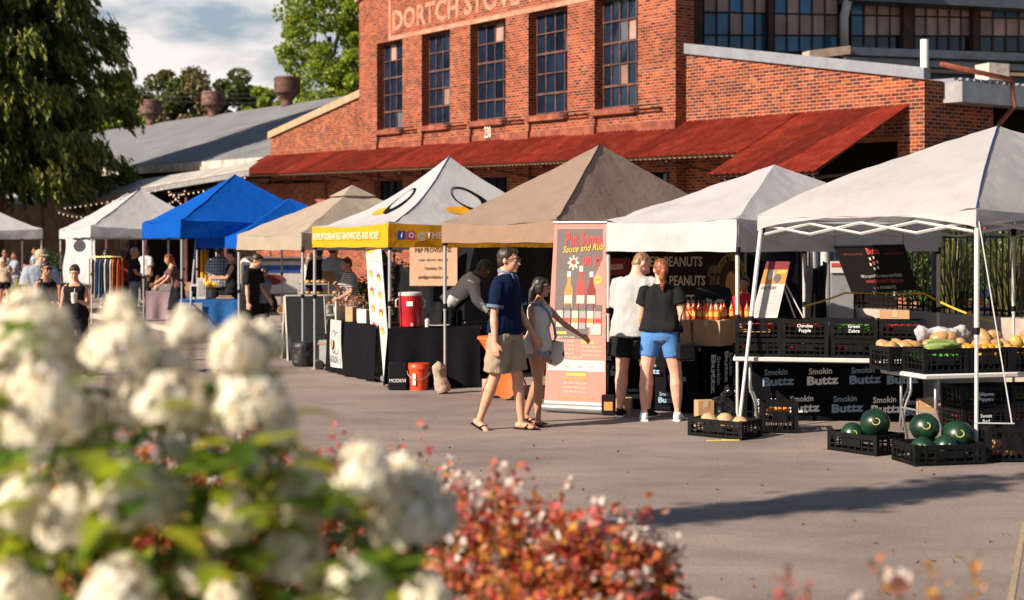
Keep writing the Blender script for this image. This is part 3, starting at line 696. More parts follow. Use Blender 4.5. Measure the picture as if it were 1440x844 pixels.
for k,(px_,hh,cr_,m,lb) in enumerate(((172,10.2,4.,M_lime,'green tree beyond the shed, directly beside the dark cypress'),(232,10.6,3.4,M_olive,'olive green tree behind the leftmost rooftop ventilator'),(262,11.3,3.4,M_autumn,'yellowing tree between the left and middle ventilators'),(338,11.,2.6,M_olive,'dull green tree right of the middle ventilator'),(120,9.,4.,M_olive,'low olive tree mostly behind the cypress'),(292,9.6,2.4,M_autumn,'small yellowing tree behind the middle ventilator'))):
    q=P(px_,60,115); broadleaf(q.x,q.y,hh*1.48,cr_,lb,m,20000,.3,60,.12,group='far trees behind the shed roof')
# ============================================================ canopies
def canopy(P0,ang,la,lb,ze,zv,zp,mats,label,arch=0.,zfeet=True,legm=None,sag=.06,conc=1.12,group='pop-up canopies along the street',feet=None,vent=False,pip=None,legs=(0,1,2,3),bar=True,name='pop_up_canopy',seed=0,vm=None):
    """P0: nearest corner on the ground; the sides run la along d (away left) and lb along n (away right)"""
    d=V((-math.sin(R(ang)),math.cos(R(ang)),0)); n=V((math.cos(R(ang)),math.sin(R(ang)),0)); P0=V((P0[0],P0[1],0))
    ctr=P0+d*la/2+n*lb/2
    t=empty(name,ctr,0,label,'canopy',group); L=[P0-ctr,P0+d*la-ctr,P0+d*la+n*lb-ctr,P0+n*lb-ctr]   # front, left, back, right
    pk=V((0,0,zp)); legm=legm or M_leg
    def roofp(a,b,K,s,tt):
        e=a.lerp(b,s); p=e.lerp(V((K.x,K.y,0)),tt); z=ze+(zp-ze)*tt**conc
        edge=math.sin(math.pi*s)*(1-tt); z-=sag*edge*(1+1.2*tt)
        q=(p+V((seed*3,0,0)))*2.2; z+=.022*noise.noise(q)*(1-tt*.6)+.010*noise.noise(q*2.7)
        f=min(s,1-s); z+=.016*math.sin(26*math.atan2(tt+.02,f+.02))*math.exp(-4*(f+tt))*(1 if min(f,tt)<.4 else 0)
        return V((p.x,p.y,z))
    for i in range(4):
        a,b=L[i],L[(i+1)%4]; mb=MB(); mb.grid(lambda s,tt:roofp(a,b,pk,s,tt),26,18); m=mb.build('roof_panel',mats[0],t,smooth=True)
        mb=MB(); out=((a+b)/2).normalized()
        def vp(s,h):
            e=a.lerp(b,s)*(1.+.004*h); zt=ze-sag*math.sin(math.pi*s)+.003; w=(.012*noise.noise(V((s*9,h*1.5,seed+i*5)))+.02*math.sin(s*31+i+seed)*h*.4*noise.noise(V((s*4,seed,i))))
            zz=zt+(zv+arch*math.sin(math.pi*s)**.7-.004*math.sin(s*19+i)-zt)*h
            return V((e.x,e.y,zz))+out*(w+.006)
        mb.grid(vp,40,5); mb.build('valance',(vm or mats[1]),t,smooth=True)
        # folding truss under the edge
        if bar:
            q=MB(); K=4; ia,ib=a*.985,b*.985
            for k in range(K):
                x0,x1=k/K,(k+1)/K; zl,zh=zv+(-.04 if arch else .02),ze-.09
                z0_,z1_=(zh,zl) if k%2==0 else (zl,zh)
                for (p_,z_,q_,w_) in ((x0,z0_,x1,z1_),(x0,z1_,x1,z0_)):
                    A=ia.lerp(ib,p_); B=ia.lerp(ib,q_); q.loft([V((A.x,A.y,z_)),V((B.x,B.y,w_))],.014,4)
            for k in (0,): 
                A=ia.lerp(ib,.5); q.loft([V((A.x,A.y,ze-.1)),V((0,0,zp-.45))],.012,4)
            q.build('truss',legm,t)
        if pip and i==0:
            q=MB(); q.tube([roofp(a,b,pk,0,k/12)+V((0,0,.006)) for k in range(13)],.008,5); q.build('seam_piping',pip,t,smooth=True)
    if vent:
        q=MB(); c_=.2
        vv=[L[k]*c_ for k in range(4)]; zz=zp-(zp-ze)*c_*1.0+.05
        for k in range(4): q.add([V((vv[k].x,vv[k].y,zz-.02)),V((vv[(k+1)%4].x,vv[(k+1)%4].y,zz-.02)),V((0,0,zp+.07))],[(0,1,2)])
        q.build('vent_flap',mats[0],t)
    for k in legs:
        top=L[k]*.985; f=top.copy()
        if feet and feet[k] is not None: f=V((feet[k][0],feet[k][1],0))-ctr
        g=gz(f+ctr); q=MB(); top=V((top.x,top.y,ze-.05)); bt=V((f.x,f.y,g+.012)); mid=bt.lerp(top,.52)
        q.loft([mid-(top-bt).normalized()*.06,top],.022,8); q.loft([bt,mid],.0165,8)
        q.lathe(bt-V((0,0,.012)),[(.045,0),(.045,.012)],10); o=q.build('leg',legm,t,smooth=40)
        q=MB(); q.lathe(mid-V((0,0,.03)),[(.028,0),(.03,.05),(.028,.06)],10); q.build('slider',M_black,o); q=MB(); q.lathe(V((top.x,top.y,zv-.03)),[(.032,0),(.034,.07),(.03,.08)],8); q.build('bracket',M_black,o)
    return t
M_leg=plain('powder_coated_steel',(.36,.36,.38),.35,.3,var=.06,bs=0); M_legw=plain('white_steel',(.45,.44,.43),.4,.0,var=.05,bs=0); M_legd=plain('dark_steel',(.08,.09,.12),.4,.4,bs=0)
C_white=cloth('white_canvas',(.50,.49,.51),.32,wr=.28); C_white2=cloth('white_canvas_valance',(.52,.50,.51),.26,wr=.28)
C_wh7=cloth('grey_white_canvas',(.47,.455,.46),.32,dirt=(.42,.40,.40),wr=.24); C_blue=cloth('blue_canvas',(.004,.085,.42),.25); C_brown=cloth('brown_canvas',(.32,.235,.19),.34)
C_brown2=cloth('tan_canvas_valance',(.27,.18,.13),.14); C_beige=cloth('beige_canvas',(.40,.33,.265),.3); C_yel=cloth('yellow_canvas',(.70,.34,.02),.25); C_bpipe=cloth('navy_piping',(.03,.06,.16))
# nearest white canopy with leaning legs
P7=(3.92,12.0)
c7=canopy(P7,33.6,2.64,4.0,2.08,1.93,2.98,[C_wh7,C_wh7],'large grey white canopy nearest the camera, over the produce crates at the right',legm=M_legw,arch=.12,
   sag=.05,pip=C_bpipe,feet=[(3.845,11.78),(2.17,13.62),None,None],seed=1,conc=.82)
P6=(2.30,14.55)
c6=canopy(P6,36,2.09,3.3,2.05,1.72,2.72,[C_white,C_white2],'white canopy above the couple at the hot sauce table',legm=M_legw,sag=.03,seed=2,conc=1.02)
Pb=(.501,15.9)
cbw=canopy(Pb,45,1.9,3.6,2.07,1.82,3.06,[C_brown,C_brown2],'brown canopy behind the walking pair, sandbag on its left leg',legm=M_leg,sag=.05,pip=cloth('dark_brown_piping',(.05,.04,.04)),seed=3,conc=1.06)
Py=(-1.56,18.0)
cy=canopy(Py,26.5,3.,3.,2.07,1.77,3.05,[C_white,C_yel],'white peaked canopy with yellow printed valance and looping black rings',sag=.03,seed=4,conc=1.55,pip=cloth('grey_piping',(.35,.35,.38)))
Pe=(-3.25,22.)
ce=canopy(Pe,30,3.,3.,1.99,1.73,2.76,[C_beige,C_beige],'beige canopy with a flap vent at its peak, between the blue and yellow ones',legm=M_leg,sag=.05,vent=True,seed=5,conc=1.0)
Pl=(-6.17,26.5)
cl_=canopy(Pl,28,3.,3.,2.28,1.96,3.24,[C_blue,C_blue],'tall blue canopy with grey legs, left of the beige one',legm=M_leg,sag=.04,seed=6,pip=cloth('deep_blue_piping',(.01,.03,.12)))
canopy((-5.05,26.2),28,2.9,3.,2.02,1.76,2.75,[C_blue,C_blue],'lower blue canopy tucked behind, between tall blue and beige ones',seed=7,legs=(0,1,2),feet=[None,(-6.07,26.6),None,None])
Pw=(-9.77,33.)
canopy(Pw,28,3.,3.,2.27,2.02,3.24,[C_white,C_white2],'white canopy with the clothes rack, left of the tall blue one',seed=8,pip=C_bpipe,legm=M_legw)
canopy((-10.95,36.2),28,3.,3.,2.27,2.02,3.26,[C_white,C_white2],'white canopy standing just behind the clothes rack canopy',seed=9,legm=M_legw)
canopy((-14.5,34.5),28,3.,3.,2.25,2.0,3.0,[C_white,C_white2],'white canopy cut by the left edge of the picture',seed=10,legm=M_legw)
# prints on the yellow canopy
def frame_from(P0,ang,side):     # origin, right, up of a canopy face: 'l' left face seen from outside, 'r' right face
    d=V((-math.sin(R(ang)),math.cos(R(ang)),0)); n=V((math.cos(R(ang)),math.sin(R(ang)),0)); P0=V((P0[0],P0[1],0))
    return (P0,-d,-n) if side=='l' else (P0,n,-d)
M_ink=plain('black_print',(.006,.007,.012),.8,bs=0,spec=.03); M_inkw=plain('white_print',(.75,.75,.72),.7,bs=0); M_inkg=plain('pale_grey_print',(.62,.6,.55),.7,bs=0)
ctr=V((Py[0],Py[1],0)); dd=V((-math.sin(R(26.5)),math.cos(R(26.5)),0)); nn=V((math.cos(R(26.5)),math.sin(R(26.5)),0)); cc=ctr+dd*1.5+nn*1.5
def on(par,ctr_): return lambda p:V(p)-ctr_
loc_=on(cy,cc)
text(cy,'print_lettering','PREMIUM KOREAN EGG SANDWICHES AND MORE!',loc_(ctr+dd*2.86-nn*.03+V((0,0,1.88))),-dd,UP,w=2.6,h=.095,mat=M_inkg,ext=.012)
text(cy,'print_lettering','@THEEGGDROP',loc_(ctr+nn*.37-dd*.035+V((0,0,1.88))),nn,UP,h=.09,w=.95,mat=M_inkg,ext=.012,bold=.01)
for x,col,ch in ((.10,(.03,.06,.25),'f'),(.23,(.5,.04,.18),'o')):
    q=MB(); q.box(loc_(ctr+nn*(x+.055)-dd*.04+V((0,0,1.92))),(.11,.012,.11),rot=(0,0,R(26.5))); q.build('social_icon',plain('icon'+ch,col,.6,bs=0),cy)
    text(cy,'icon_mark','f' if ch=='f' else 'O',loc_(ctr+nn*(x+.055)-dd*.055+V((0,0,1.89))),nn,UP,h=.07,mat=M_inkw,align='CENTER',bold=.02)
def decal_roof(P0,ang,la,lb,ze,zp,conc,side,cx,cy_,rx,ry,mat,ring,par,ctr_,rotd=0,th=.05):
    """printed ring or disc lying on a roof panel, cx across 0-1, cy up 0-1"""
    d=V((-math.sin(R(ang)),math.cos(R(ang)),0)); n=V((math.cos(R(ang)),math.sin(R(ang)),0)); P0=V((P0[0],P0[1],0))
    a,b=(P0+d*la,P0) if side=='l' else (P0,P0+n*lb); K=P0+d*la/2+n*lb/2
    def pt(s,t):
        e=a.lerp(b,s); p=e.lerp(K,t); l_=V((p.x,p.y,0))-ctr_; q_=(V((l_.x,l_.y,0))+V((12,0,0)))*2.2; nz=.022*noise.noise(q_)*(1-t*.6)+.010*noise.noise(q_*2.7)
        return V((l_.x,l_.y,ze+(zp-ze)*t**conc-.03*math.sin(math.pi*s)*(1-t)*(1+1.2*t)+nz+(.016 if ring else .011)))
    mb=MB(); n_=40; vs=[];fs=[]
    for i in range(n_):
        w=2*math.pi*i/n_; tk=th*(1.2+math.cos(w+1.)) if ring else 1.
        for f in ((1,1-tk) if ring else (1,0)):
            X,Yy=rx*f*math.cos(w),ry*f*math.sin(w); c_,s_=math.cos(R(rotd)),math.sin(R(rotd)); X,Yy=X*c_-Yy*s_,X*s_+Yy*c_
            t=cy_+Yy; s=.5+(cx-.5+X)/max(.15,(1-t))*1.; vs.append(pt(s,t))
    for i in range(n_): j=(i+1)%n_; fs.append((2*i,2*j,2*j+1,2*i+1))
    mb.add(vs,fs); mb.build('printed_ring' if ring else 'printed_disc',mat,par)
for sd in 'lr':
    decal_roof(Py,26.5,3,3,2.07,3.05,1.55,sd,.42,.37,.075,.055,C_yel,False,cy,cc)
    decal_roof(Py,26.5,3,3,2.07,3.05,1.55,sd,.50,.50,.075,.18,M_ink,True,cy,cc,rotd=12,th=.24)
# ============================================================ people
def skinmat(name,col):
    if name in _mc: return _mc[name]
    m,nt,b,o=newmat(name); tc=nd(nt,'TexCoord'); n=nd(nt,'TexNoise',Scale=14.,Detail=4.); nt.links.new(tc.outputs['Object'],n.inputs['Vector'])
    nt.links.new(ramp(nt,[(.3,[c*.85 for c in col]),(.7,[min(1,col[0]*1.12),col[1]*1.02,col[2]])],n.outputs['Fac']),b.inputs['Base Color'])
    b.inputs['Roughness'].default_value=.5; b.inputs['Specular IOR Level'].default_value=.35
    b.inputs['Subsurface Weight'].default_value=.12; b.inputs['Subsurface Radius'].default_value=(.03,.012,.006); b.inputs['Subsurface Scale'].default_value=.3
    _mc[name]=m; return m
SK={'fair':skinmat('fair_skin',(.56,.30,.20)),'tan':skinmat('tan_skin',(.42,.21,.13)),'deep':skinmat('deep_brown_skin',(.10,.042,.025)),'pink':skinmat('pink_skin',(.62,.34,.25))}
def hairmat(name,a,b_):
    m,nt,b,o=newmat(name); tc=nd(nt,'TexCoord'); mp=nd(nt,'Mapping'); mp.inputs['Scale'].default_value=(60,60,6); nt.links.new(tc.outputs['Object'],mp.inputs['Vector'])
    n=nd(nt,'TexNoise',Scale=1.5,Detail=3.); nt.links.new(mp.outputs[0],n.inputs['Vector'])
    nt.links.new(ramp(nt,[(.35,a),(.65,b_)],n.outputs['Fac']),b.inputs['Base Color']); b.inputs['Roughness'].default_value=.42; bump(nt,b,n.outputs['Fac'],.6,.01); return m
HA={'dark':hairmat('dark_brown_hair',(.012,.007,.005),(.045,.022,.012)),'black':hairmat('black_hair',(.006,.005,.005),(.02,.015,.012)),'auburn':hairmat('auburn_hair',(.10,.025,.01),(.30,.085,.025)),
    'blond':hairmat('blond_hair',(.30,.17,.07),(.5,.3,.13)),'light':hairmat('light_brown_hair',(.14,.07,.03),(.28,.15,.07)),'grey':hairmat('grey_hair',(.12,.11,.1),(.28,.26,.24))}
M_eye=plain('eye_white',(.7,.68,.65),.2,bs=0,var=0); M_iris=plain('dark_iris',(.02,.012,.008),.15,bs=0,var=0); M_lip=plain('lip_skin',(.42,.12,.10),.4,bs=0)
M_lens=plain('black_lens',(.008,.008,.01),.08,bs=0,spec=.8,var=0); M_lensc=plain('smoky_lens',(.10,.09,.09),.08,bs=0,spec=.9,var=0)
TM=[(-.10,.09,.08,.0),(-.04,.155,.105,.005),(.03,.165,.112,.005),(.12,.155,.108,0),(.22,.157,.11,-.004),(.32,.172,.115,-.005),(.40,.180,.112,-.003),(.445,.168,.096,.003),(.485,.128,.08,.008),(.515,.085,.068,.01),(.54,.066,.062,.01),(.58,.058,.06,.005),(.66,.054,.056,-.006)]
TF=[(-.10,.09,.08,0),(-.04,.165,.115,.012),(.03,.17,.115,.012),(.12,.14,.097,0),(.19,.126,.09,0),(.28,.14,.108,-.014),(.36,.150,.112,-.016),(.42,.146,.088,0),(.465,.108,.07,.005),(.50,.07,.058,.01),(.53,.052,.052,.01),(.58,.046,.048,.005),(.66,.043,.046,-.006)]
def person(label,loc,rz,h=1.8,sex='m',wid=1.,skin='fair',lean=0,tyaw=0,lat=0,legs=((0,4,4),(0,4,4)),arms=((5,8,12,0),(5,8,12,0)),head=(0,0),hair=('short','dark'),
           top=None,bottom=None,shoes=('shoe',None),face=True,glasses=None,near=False,belly=0.,curl=35,name='person',group=None,hipz=None,fy=(8,8),heel=(0,0),seated=False,z=None,apron=None,beard=False):
    k=h/1.765; p0=V((loc[0],loc[1],gz(loc) if z is None else z)); t=empty(name,p0,R(rz),label,'person',group)
    T0=TM if sex=='m' else TF; fem=sex!='m'
    T=Matrix.Rotation(R(tyaw),3,'Z')@Matrix.Rotation(R(lean),3,'X')@Matrix.Rotation(R(lat),3,'Y')
    # legs first, to set the hip height
    Jl=[];hw=.09*(1. if not fem else .98)
    for i,sd in enumerate((-1,1)):
        f,ab,kn=legs[i]; f,ab,kn=R(f),R(ab),R(kn)
        d1=V((sd*math.sin(ab),-math.sin(f)*math.cos(ab),-math.cos(f)*math.cos(ab)))
        f2=f-kn; ab2=ab*.3; d2=V((sd*math.sin(ab2),-math.sin(f2)*math.cos(ab2),-math.cos(f2)*math.cos(ab2)))
        hp=V((sd*hw,0,0)); kp=hp+d1*.435; ap=kp+d2*.415; Jl.append([hp,kp,ap])
    low=min(j[2].z-(.07*math.sin(R(heel[i])) if heel[i] else 0)*-1*-1 for i,j in enumerate(Jl)) if hipz is None else -hipz/k+.0
    hz=(-low+.085) if hipz is None else hipz/k
    HP=V((0,0,hz))
    for j in Jl:
        for q in range(3): j[q]=j[q]+HP
    def tp(x,y,z): return (HP+T@V((x,y,z)))
    Ja=[]
    sw=(.170 if not fem else .146)*wid
    for i,sd in enumerate((-1,1)):
        f,ab,el,tw=[R(q) for q in arms[i]]
        def rot(v): return T@(Matrix.Rotation(-sd*ab,3,'Y')@v)
        u=rot(V((0,-math.sin(f),-math.cos(f)))); pv=rot(V((0,-math.cos(f),math.sin(f)))); inn=rot(V((-sd,0,0)))
        fo=(u*math.cos(el)+(pv*math.cos(tw)+inn*math.sin(tw))*math.sin(el)).normalized()
        sp=tp(sd*sw,.005,.425); ep=sp+u*.285; wp=ep+fo*.245
        wide=(pv*math.cos(el)-u*math.sin(el)); wide=(wide-fo*wide.dot(fo)).normalized(); pn=fo.cross(wide)*1.
        if pn.dot(inn)<0: pn=-pn
        Ja.append((sp,ep,wp,fo,wide,pn))
    S=lambda v:v*k
    def torso(mb,off=0.,z0=-9,z1=9,n=22,ext=None,flare=0.,bel=0.):
        pts=[];rad=[]
        rows=[r for r in T0 if z0-1e-6<=r[0]<=z1]
        def interp(z):
            for a,b in zip(T0,T0[1:]):
                if a[0]<=z<=b[0]:
                    w=(z-a[0])/(b[0]-a[0]); return tuple(a[i]+(b[i]-a[i])*w for i in range(4))
            return T0[0] if z<T0[0][0] else T0[-1]
        zs=sorted(set([r[0] for r in rows]+([z0] if z0>-5 else [])+([z1] if z1<5 else [])))
        for z in zs:
            r=interp(z); rx,ry=r[1],r[2]
            if z0>-5 and z<.1: ry=max(ry,.11); rx=max(rx,.155)
            yo=r[3]
            if .0<z<.36: yo-=belly*.5*math.sin((z)/.36*math.pi); ry+=belly*.5*math.sin(z/.36*math.pi)
            fl=flare*max(0,(.25-z)/.3)
            pts.append(S(tp(0,yo,z))); rad.append(((rx*(wid if z<.5 else 1)+off+fl)*k,(ry+off+fl)*k))
        mb.loft(pts,rad,n,ref=T@V((1,0,0)))
    def limb3(mb,P_,r_,n=12): mb.loft([S(p) for p in P_],[q*k if not isinstance(q,tuple) else (q[0]*k,q[1]*k) for q in r_],n)
    w=wid
    body=MB(); torso(body)
    for j in Jl:
        hp,kp,ap=j; L=lambda a,b,f:a.lerp(b,f)
        limb3(body,[hp+V((0,0,.04)),hp,L(hp,kp,.35),L(hp,kp,.8),kp,L(kp,ap,.12),L(kp,ap,.3),L(kp,ap,.65),L(kp,ap,.9),ap,ap-V((0,0,.02))],[.07,.088*w,.082*w,.062*w,.054*w,.052*w,.058*w,.045*w,.034,.034,.03])
        back=V((0,.012,0)); limb3(body,[L(kp,ap,.08)+back,L(kp,ap,.28)+back*1.6,L(kp,ap,.55)+back],[.03,.045*w,.03])
    for (sp,ep,wp,fo,wd,pn) in Ja:
        L=lambda a,b,f:a.lerp(b,f); a=.88*w if fem else w
        limb3(body,[sp+(T@V((0,0,.012)))-(sp-tp(0,0,.425))*.2,L(sp,ep,.12),L(sp,ep,.4),L(sp,ep,.85),ep,L(ep,wp,.2),L(ep,wp,.6),wp],[.04*a,.05*a,.047*a,.038*a,.037*a,.041*a,.032*a,.025*a])
    # hands
    for i,(sp,ep,wp,fo,wd,pn) in enumerate(Ja):
        cu=curl[i] if isinstance(curl,tuple) else curl
        kk=k*(.93 if fem else 1)
        body.loft([S(wp),S(wp+fo*.03),S(wp+fo*.065),S(wp+fo*.092)],[(.024*kk,.020*kk),(.034*kk,.018*kk),(.041*kk,.016*kk),(.040*kk,.012*kk)],10,ref=wd)
        for q,(off,ln) in enumerate(((.030,.068),(.0105,.078),(-.0095,.073),(-.029,.056))):
            b=wp+fo*.085+wd*off; d=fo+wd*off*1.6; d.normalize(); pts=[b-d*.02,b]
            for sgm,(l_,cc) in enumerate(((.45,.45),(.32,1.0),(.25,1.0))):
                ax=d.cross(pn); d=(Matrix.Rotation(R(cu)*cc,3,ax)@d) if ax.length>1e-6 else d; pts.append(pts[-1]+d*ln*l_)
            r0=.0092 if near else .0105
            body.loft([S(p) for p in pts],[r0*kk]*3+[r0*.92*kk,r0*.75*kk],7)
        d=(fo*.65+wd*.75+pn*.25).normalized(); b=wp+fo*.025+wd*.022
        d2=(fo*.95+wd*.25+pn*.35).normalized(); body.loft([S(b-d*.01),S(b+d*.035),S(b+d*.035+d2*.028),S(b+d*.035+d2*.05)],[.013*kk,.012*kk,.0105*kk,.008*kk],7)
    # feet
    Fm=[]
    for i,(hp,kp,ap) in enumerate(Jl):
        sd=(-1,1)[i]; yw=R(fy[i])*sd; fd=Matrix.Rotation(yw,3,'Z')@V((0,-1,0)); up=V((0,0,1))
        if heel[i]: ax=V((-fd.y,fd.x,0)); rm=Matrix.Rotation(-R(heel[i]),3,ax); rm=rm if (rm@fd).z<0 else Matrix.Rotation(R(heel[i]),3,ax); fd=rm@fd; up=rm@up
        if seated and not heel[i]: pass
        c=ap-up*.05; Fm.append((c,fd,up))
        if shoes[0] in('sandal','strap') or near:
            body.loft([S(c-fd*.058),S(c-fd*.035),S(c+fd*.02),S(c+fd*.08-up*.008),S(c+fd*.13-up*.018)],[(.02*k,.02*k),(.031*k,.03*k),(.034*k,.034*k),(.041*k,.025*k),(.043*k,.014*k)],10,ref=fd.cross(up))
            sdv=fd.cross(up)*sd
            for q in range(5):
                b=c+fd*(.125-.008*abs(q-1))-up*.022+sdv*(-.032+.0155*q); L_=.042-.005*q
                body.loft([S(b-fd*.02),S(b+fd*L_*.5),S(b+fd*L_)],[.0105*k if q else .0135*k,.010*k if q else .0125*k,.007*k],7)
        else: body.loft([S(c-fd*.05),S(c+fd*.03),S(c+fd*.14-up*.015)],[(.03*k,.03*k),(.034*k,.034*k),(.035*k,.018*k)],8,ref=fd.cross(up))
        body.loft([S(ap+up*.01),S(c+up*.005)],[.033*k,.034*k],8)
    # head
    NB=tp(0,.0,.575); Hr=T@Matrix.Rotation(R(head[0]),3,'Z')@Matrix.Rotation(R(head[1]),3,'X')@(Matrix.Rotation(R(-lean*.75),3,'X'))
    if len(head)>2: Hr=Hr@Matrix.Rotation(R(head[2]),3,'Y')
    fs=.95 if fem else 1.
    def hd(x,y,z): return S(NB+Hr@(V((x,y-.012,z+.078))*fs))
    H4=Hr.to_4x4()
    def hball(mb,c,r,n=18,m=12): mb.ball(hd(*c),tuple(q*k*fs for q in r),n,m,rot=H4.to_3x3())
    hball(body,(0,.012,.018),(.075,.093,.094)); hball(body,(0,-.024,-.04),(.058,.066,.075)); hball(body,(0,-.07,-.093),(.027,.022,.02),10,8); hball(body,(0,-.02,-.07),(.05,.055,.035))
    body.loft([S(tp(0,.005,.58)),S(NB+Hr@V((0,.01,.03)))],[.05*k if not fem else .042*k]*2,10)
    body.loft([hd(0,-.088,.012),hd(0,-.102,-.012),hd(0,-.113,-.027),hd(0,-.092,-.037)],[.009*k,.0105*k,.0145*k,.010*k],8)
    hball(body,(.033,-.066,-.022),(.022,.02,.02),8,6); hball(body,(-.033,-.066,-.022),(.022,.02,.02),8,6)
    hball(body,(0,-.075,.033),(.045,.017,.012),10,6); hball(body,(0,-.09,-.058),(.02,.008,.012),8,6)
    for s_ in (-1,1): hball(body,(s_*.077,.012,-.008),(.009,.019,.030),10,8)
    bd=realize(body,'body',SK[skin],t,.0085 if near else .0105,2)
    if face:
        for s_ in (-1,1):
            e=MB(); e.ball(hd(s_*.03,-.0775,.008),(.0135*k,.011*k,.008*k),10,8,rot=H4.to_3x3()); eo=e.build('eye',M_eye,t,smooth=True)
            e=MB(); e.ball(hd(s_*.03,-.085,.008),(.0065*k,.0055*k,.0065*k),8,6,rot=H4.to_3x3()); e.build('iris',M_iris,eo,smooth=True)
            e=MB(); e.loft([hd(s_*.013,-.092,.027),hd(s_*.03,-.089,.033),hd(s_*.05,-.076,.028)],[.003*k,.0042*k,.0025*k],6); e.build('eyebrow',HA[hair[1]] if hair else M_iris,t,smooth=True)
        e=MB(); e.loft([hd(-.022,-.088,-.062),hd(-.008,-.098,-.058),hd(.008,-.098,-.058),hd(.022,-.088,-.062)],[.003*k,.006*k,.006*k,.003*k],6); e.build('lips',M_lip,t,smooth=True)
    if beard:
        b=MB(); hball(b,(0,-.045,-.07),(.056,.05,.045)); realize(b,'beard',HA[hair[1]],t,.009,1,.004,30)
    # hair
    if hair:
        hb=MB(); st=hair[0]; v_=.010
        if st!='bald':
            e=.0 if st!='buzz' else -.006
            hball(hb,(0,.024,.034),(.083+e,.092+e,.094+e)); hball(hb,(0,.05,-.01),(.074+e,.062+e,.075+e))
            if st=='short': hball(hb,(.02,-.035,.085),(.055,.045,.03)); 
            if st in('pony','long','tied','bun','bob'):
                hball(hb,(0,-.02,.075),(.066,.055,.04)); 
            if st in('long','bob'):
                for s_ in (-1,1): hball(hb,(s_*.066,.01,-.02),(.022,.05,.075))
            if st=='pony': hb.loft([hd(0,.10,.03),hd(0,.135,.02),hd(0,.15,-.04),hd(.02,.135,-.11),hd(.0,.12,-.17),hd(.02,.115,-.22),hd(.01,.11,-.26)],[.022*k,.036*k,.042*k,.040*k,.036*k,.022*k,.006*k],10)
            if st=='lowpony': 
                hball(hb,(0,-.02,.075),(.066,.055,.04)); hb.loft([hd(0,.08,-.05),hd(0,.11,-.08),hd(.02,.11,-.16),hd(.02,.09,-.22)],[.03*k,.03*k,.03*k,.01*k],10)
            if st=='bun': hball(hb,(0,.11,.045),(.04,.035,.04))
            if st=='long': hb.loft([hd(0,.05,.03),hd(0,.085,-.05),hd(0,.09,-.15),hd(0,.10,-.25),hd(0,.10,-.34)],[(.07*k,.05*k),(.085*k,.05*k),(.088*k,.04*k),(.08*k,.03*k),(.05*k,.015*k)],14)
            if st=='bob': hb.loft([hd(0,.05,.03),hd(0,.07,-.05),hd(0,.07,-.12)],[(.07*k,.05*k),(.088*k,.055*k),(.08*k,.04*k)],14)
            realize(hb,'hair',HA[hair[1]],t,.0085,1,.005*k,28,1,(1,1,.5))
        if st=='capped' or len(hair)>2:
            cm=hair[2]; cb=MB(); hball(cb,(0,.012,.045),(.085,.103,.083)); c0=realize(cb,'cap',cm,t,.010,1,.002,12)
            br=MB(); br.loft([hd(0,-.07,.05),hd(0,-.12,.048),hd(0,-.165,.036)],[(.068*k,.007*k),(.066*k,.006*k),(.04*k,.004*k)],12,ref=Hr@V((1,0,0))); br.build('brim',cm,c0,smooth=True)
    if glasses:
        ml=M_lens if glasses=='sun' else M_lensc; g=MB(); 
        for s_ in (-1,1): g.loft([hd(s_*.033,-.094,.008),hd(s_*.033,-.099,.008)],[(.027*k,.019*k),(.026*k,.018*k)],12,ref=Hr@V((1,0,0)))
        go=g.build('glasses',ml,t,smooth=40); g=MB(); g.tube([hd(-.062,-.092,.014),hd(-.08,-.05,.014),hd(-.082,.015,.010)],.0028*k,5); g.tube([hd(.062,-.092,.014),hd(.08,-.05,.014),hd(.082,.015,.010)],.0028*k,5)
        g.tube([hd(-.06,-.096,.018),hd(-.033,-.1,.025),hd(-.01,-.1,.013),hd(.01,-.1,.013),hd(.033,-.1,.025),hd(.06,-.096,.018)],.0026*k,5); g.build('frame',M_black,go)
    # clothes
    rnd=random.random()*50
    if top:
        kind,tm=top[0],top[1]; c=MB(); hem=top[2] if len(top)>2 else -.02; sl=top[3] if len(top)>3 else .55; of=top[4] if len(top)>4 else .017
        z1={'tank':.43,'dress':.45}.get(kind,.51)
        torso(c,of,hem,z1,24,flare=.03 if kind!='tank' else .015)
        if kind=='tank':
            for s_ in (-1,1): c.loft([S(tp(s_*.085*w,-.085,.39)),S(tp(s_*.085*w,-.03,.468)),S(tp(s_*.085*w,.05,.465)),S(tp(s_*.08*w,.09,.37))],[(.028*k,.014*k)]*4,10,ref=T@V((1,0,0)))
        if sl>0:
            for (sp,ep,wp,fo,wd,pn) in Ja:
                a=(.88*w if fem else w); pts=[sp+T@V((0,0,.018))-(sp-tp(0,0,.425))*.3,sp+T@V((0,0,.004)),sp+(ep-sp)*.16]; rr=[.036*a+of,.046*a+of,.053*a+of]
                if sl<=1: pts+=[sp.lerp(ep,sl*.5),sp.lerp(ep,sl)]; rr+=[.055*a+of,.053*a+of*1.4]
                else: pts+=[sp.lerp(ep,.5),ep,ep.lerp(wp,(sl-1)*.5),ep.lerp(wp,sl-1)]; rr+=[.05*a+of,.044*a+of,.04*a+of*.8,.032*a+of*.6]
                c.loft([S(p) for p in pts],[q*k for q in rr],14)
        co_=realize(c,'shirt' if kind not in('dress','apron') else kind,tm,t,.010,2,.019*k,6.5,rnd,(1,1,.6))
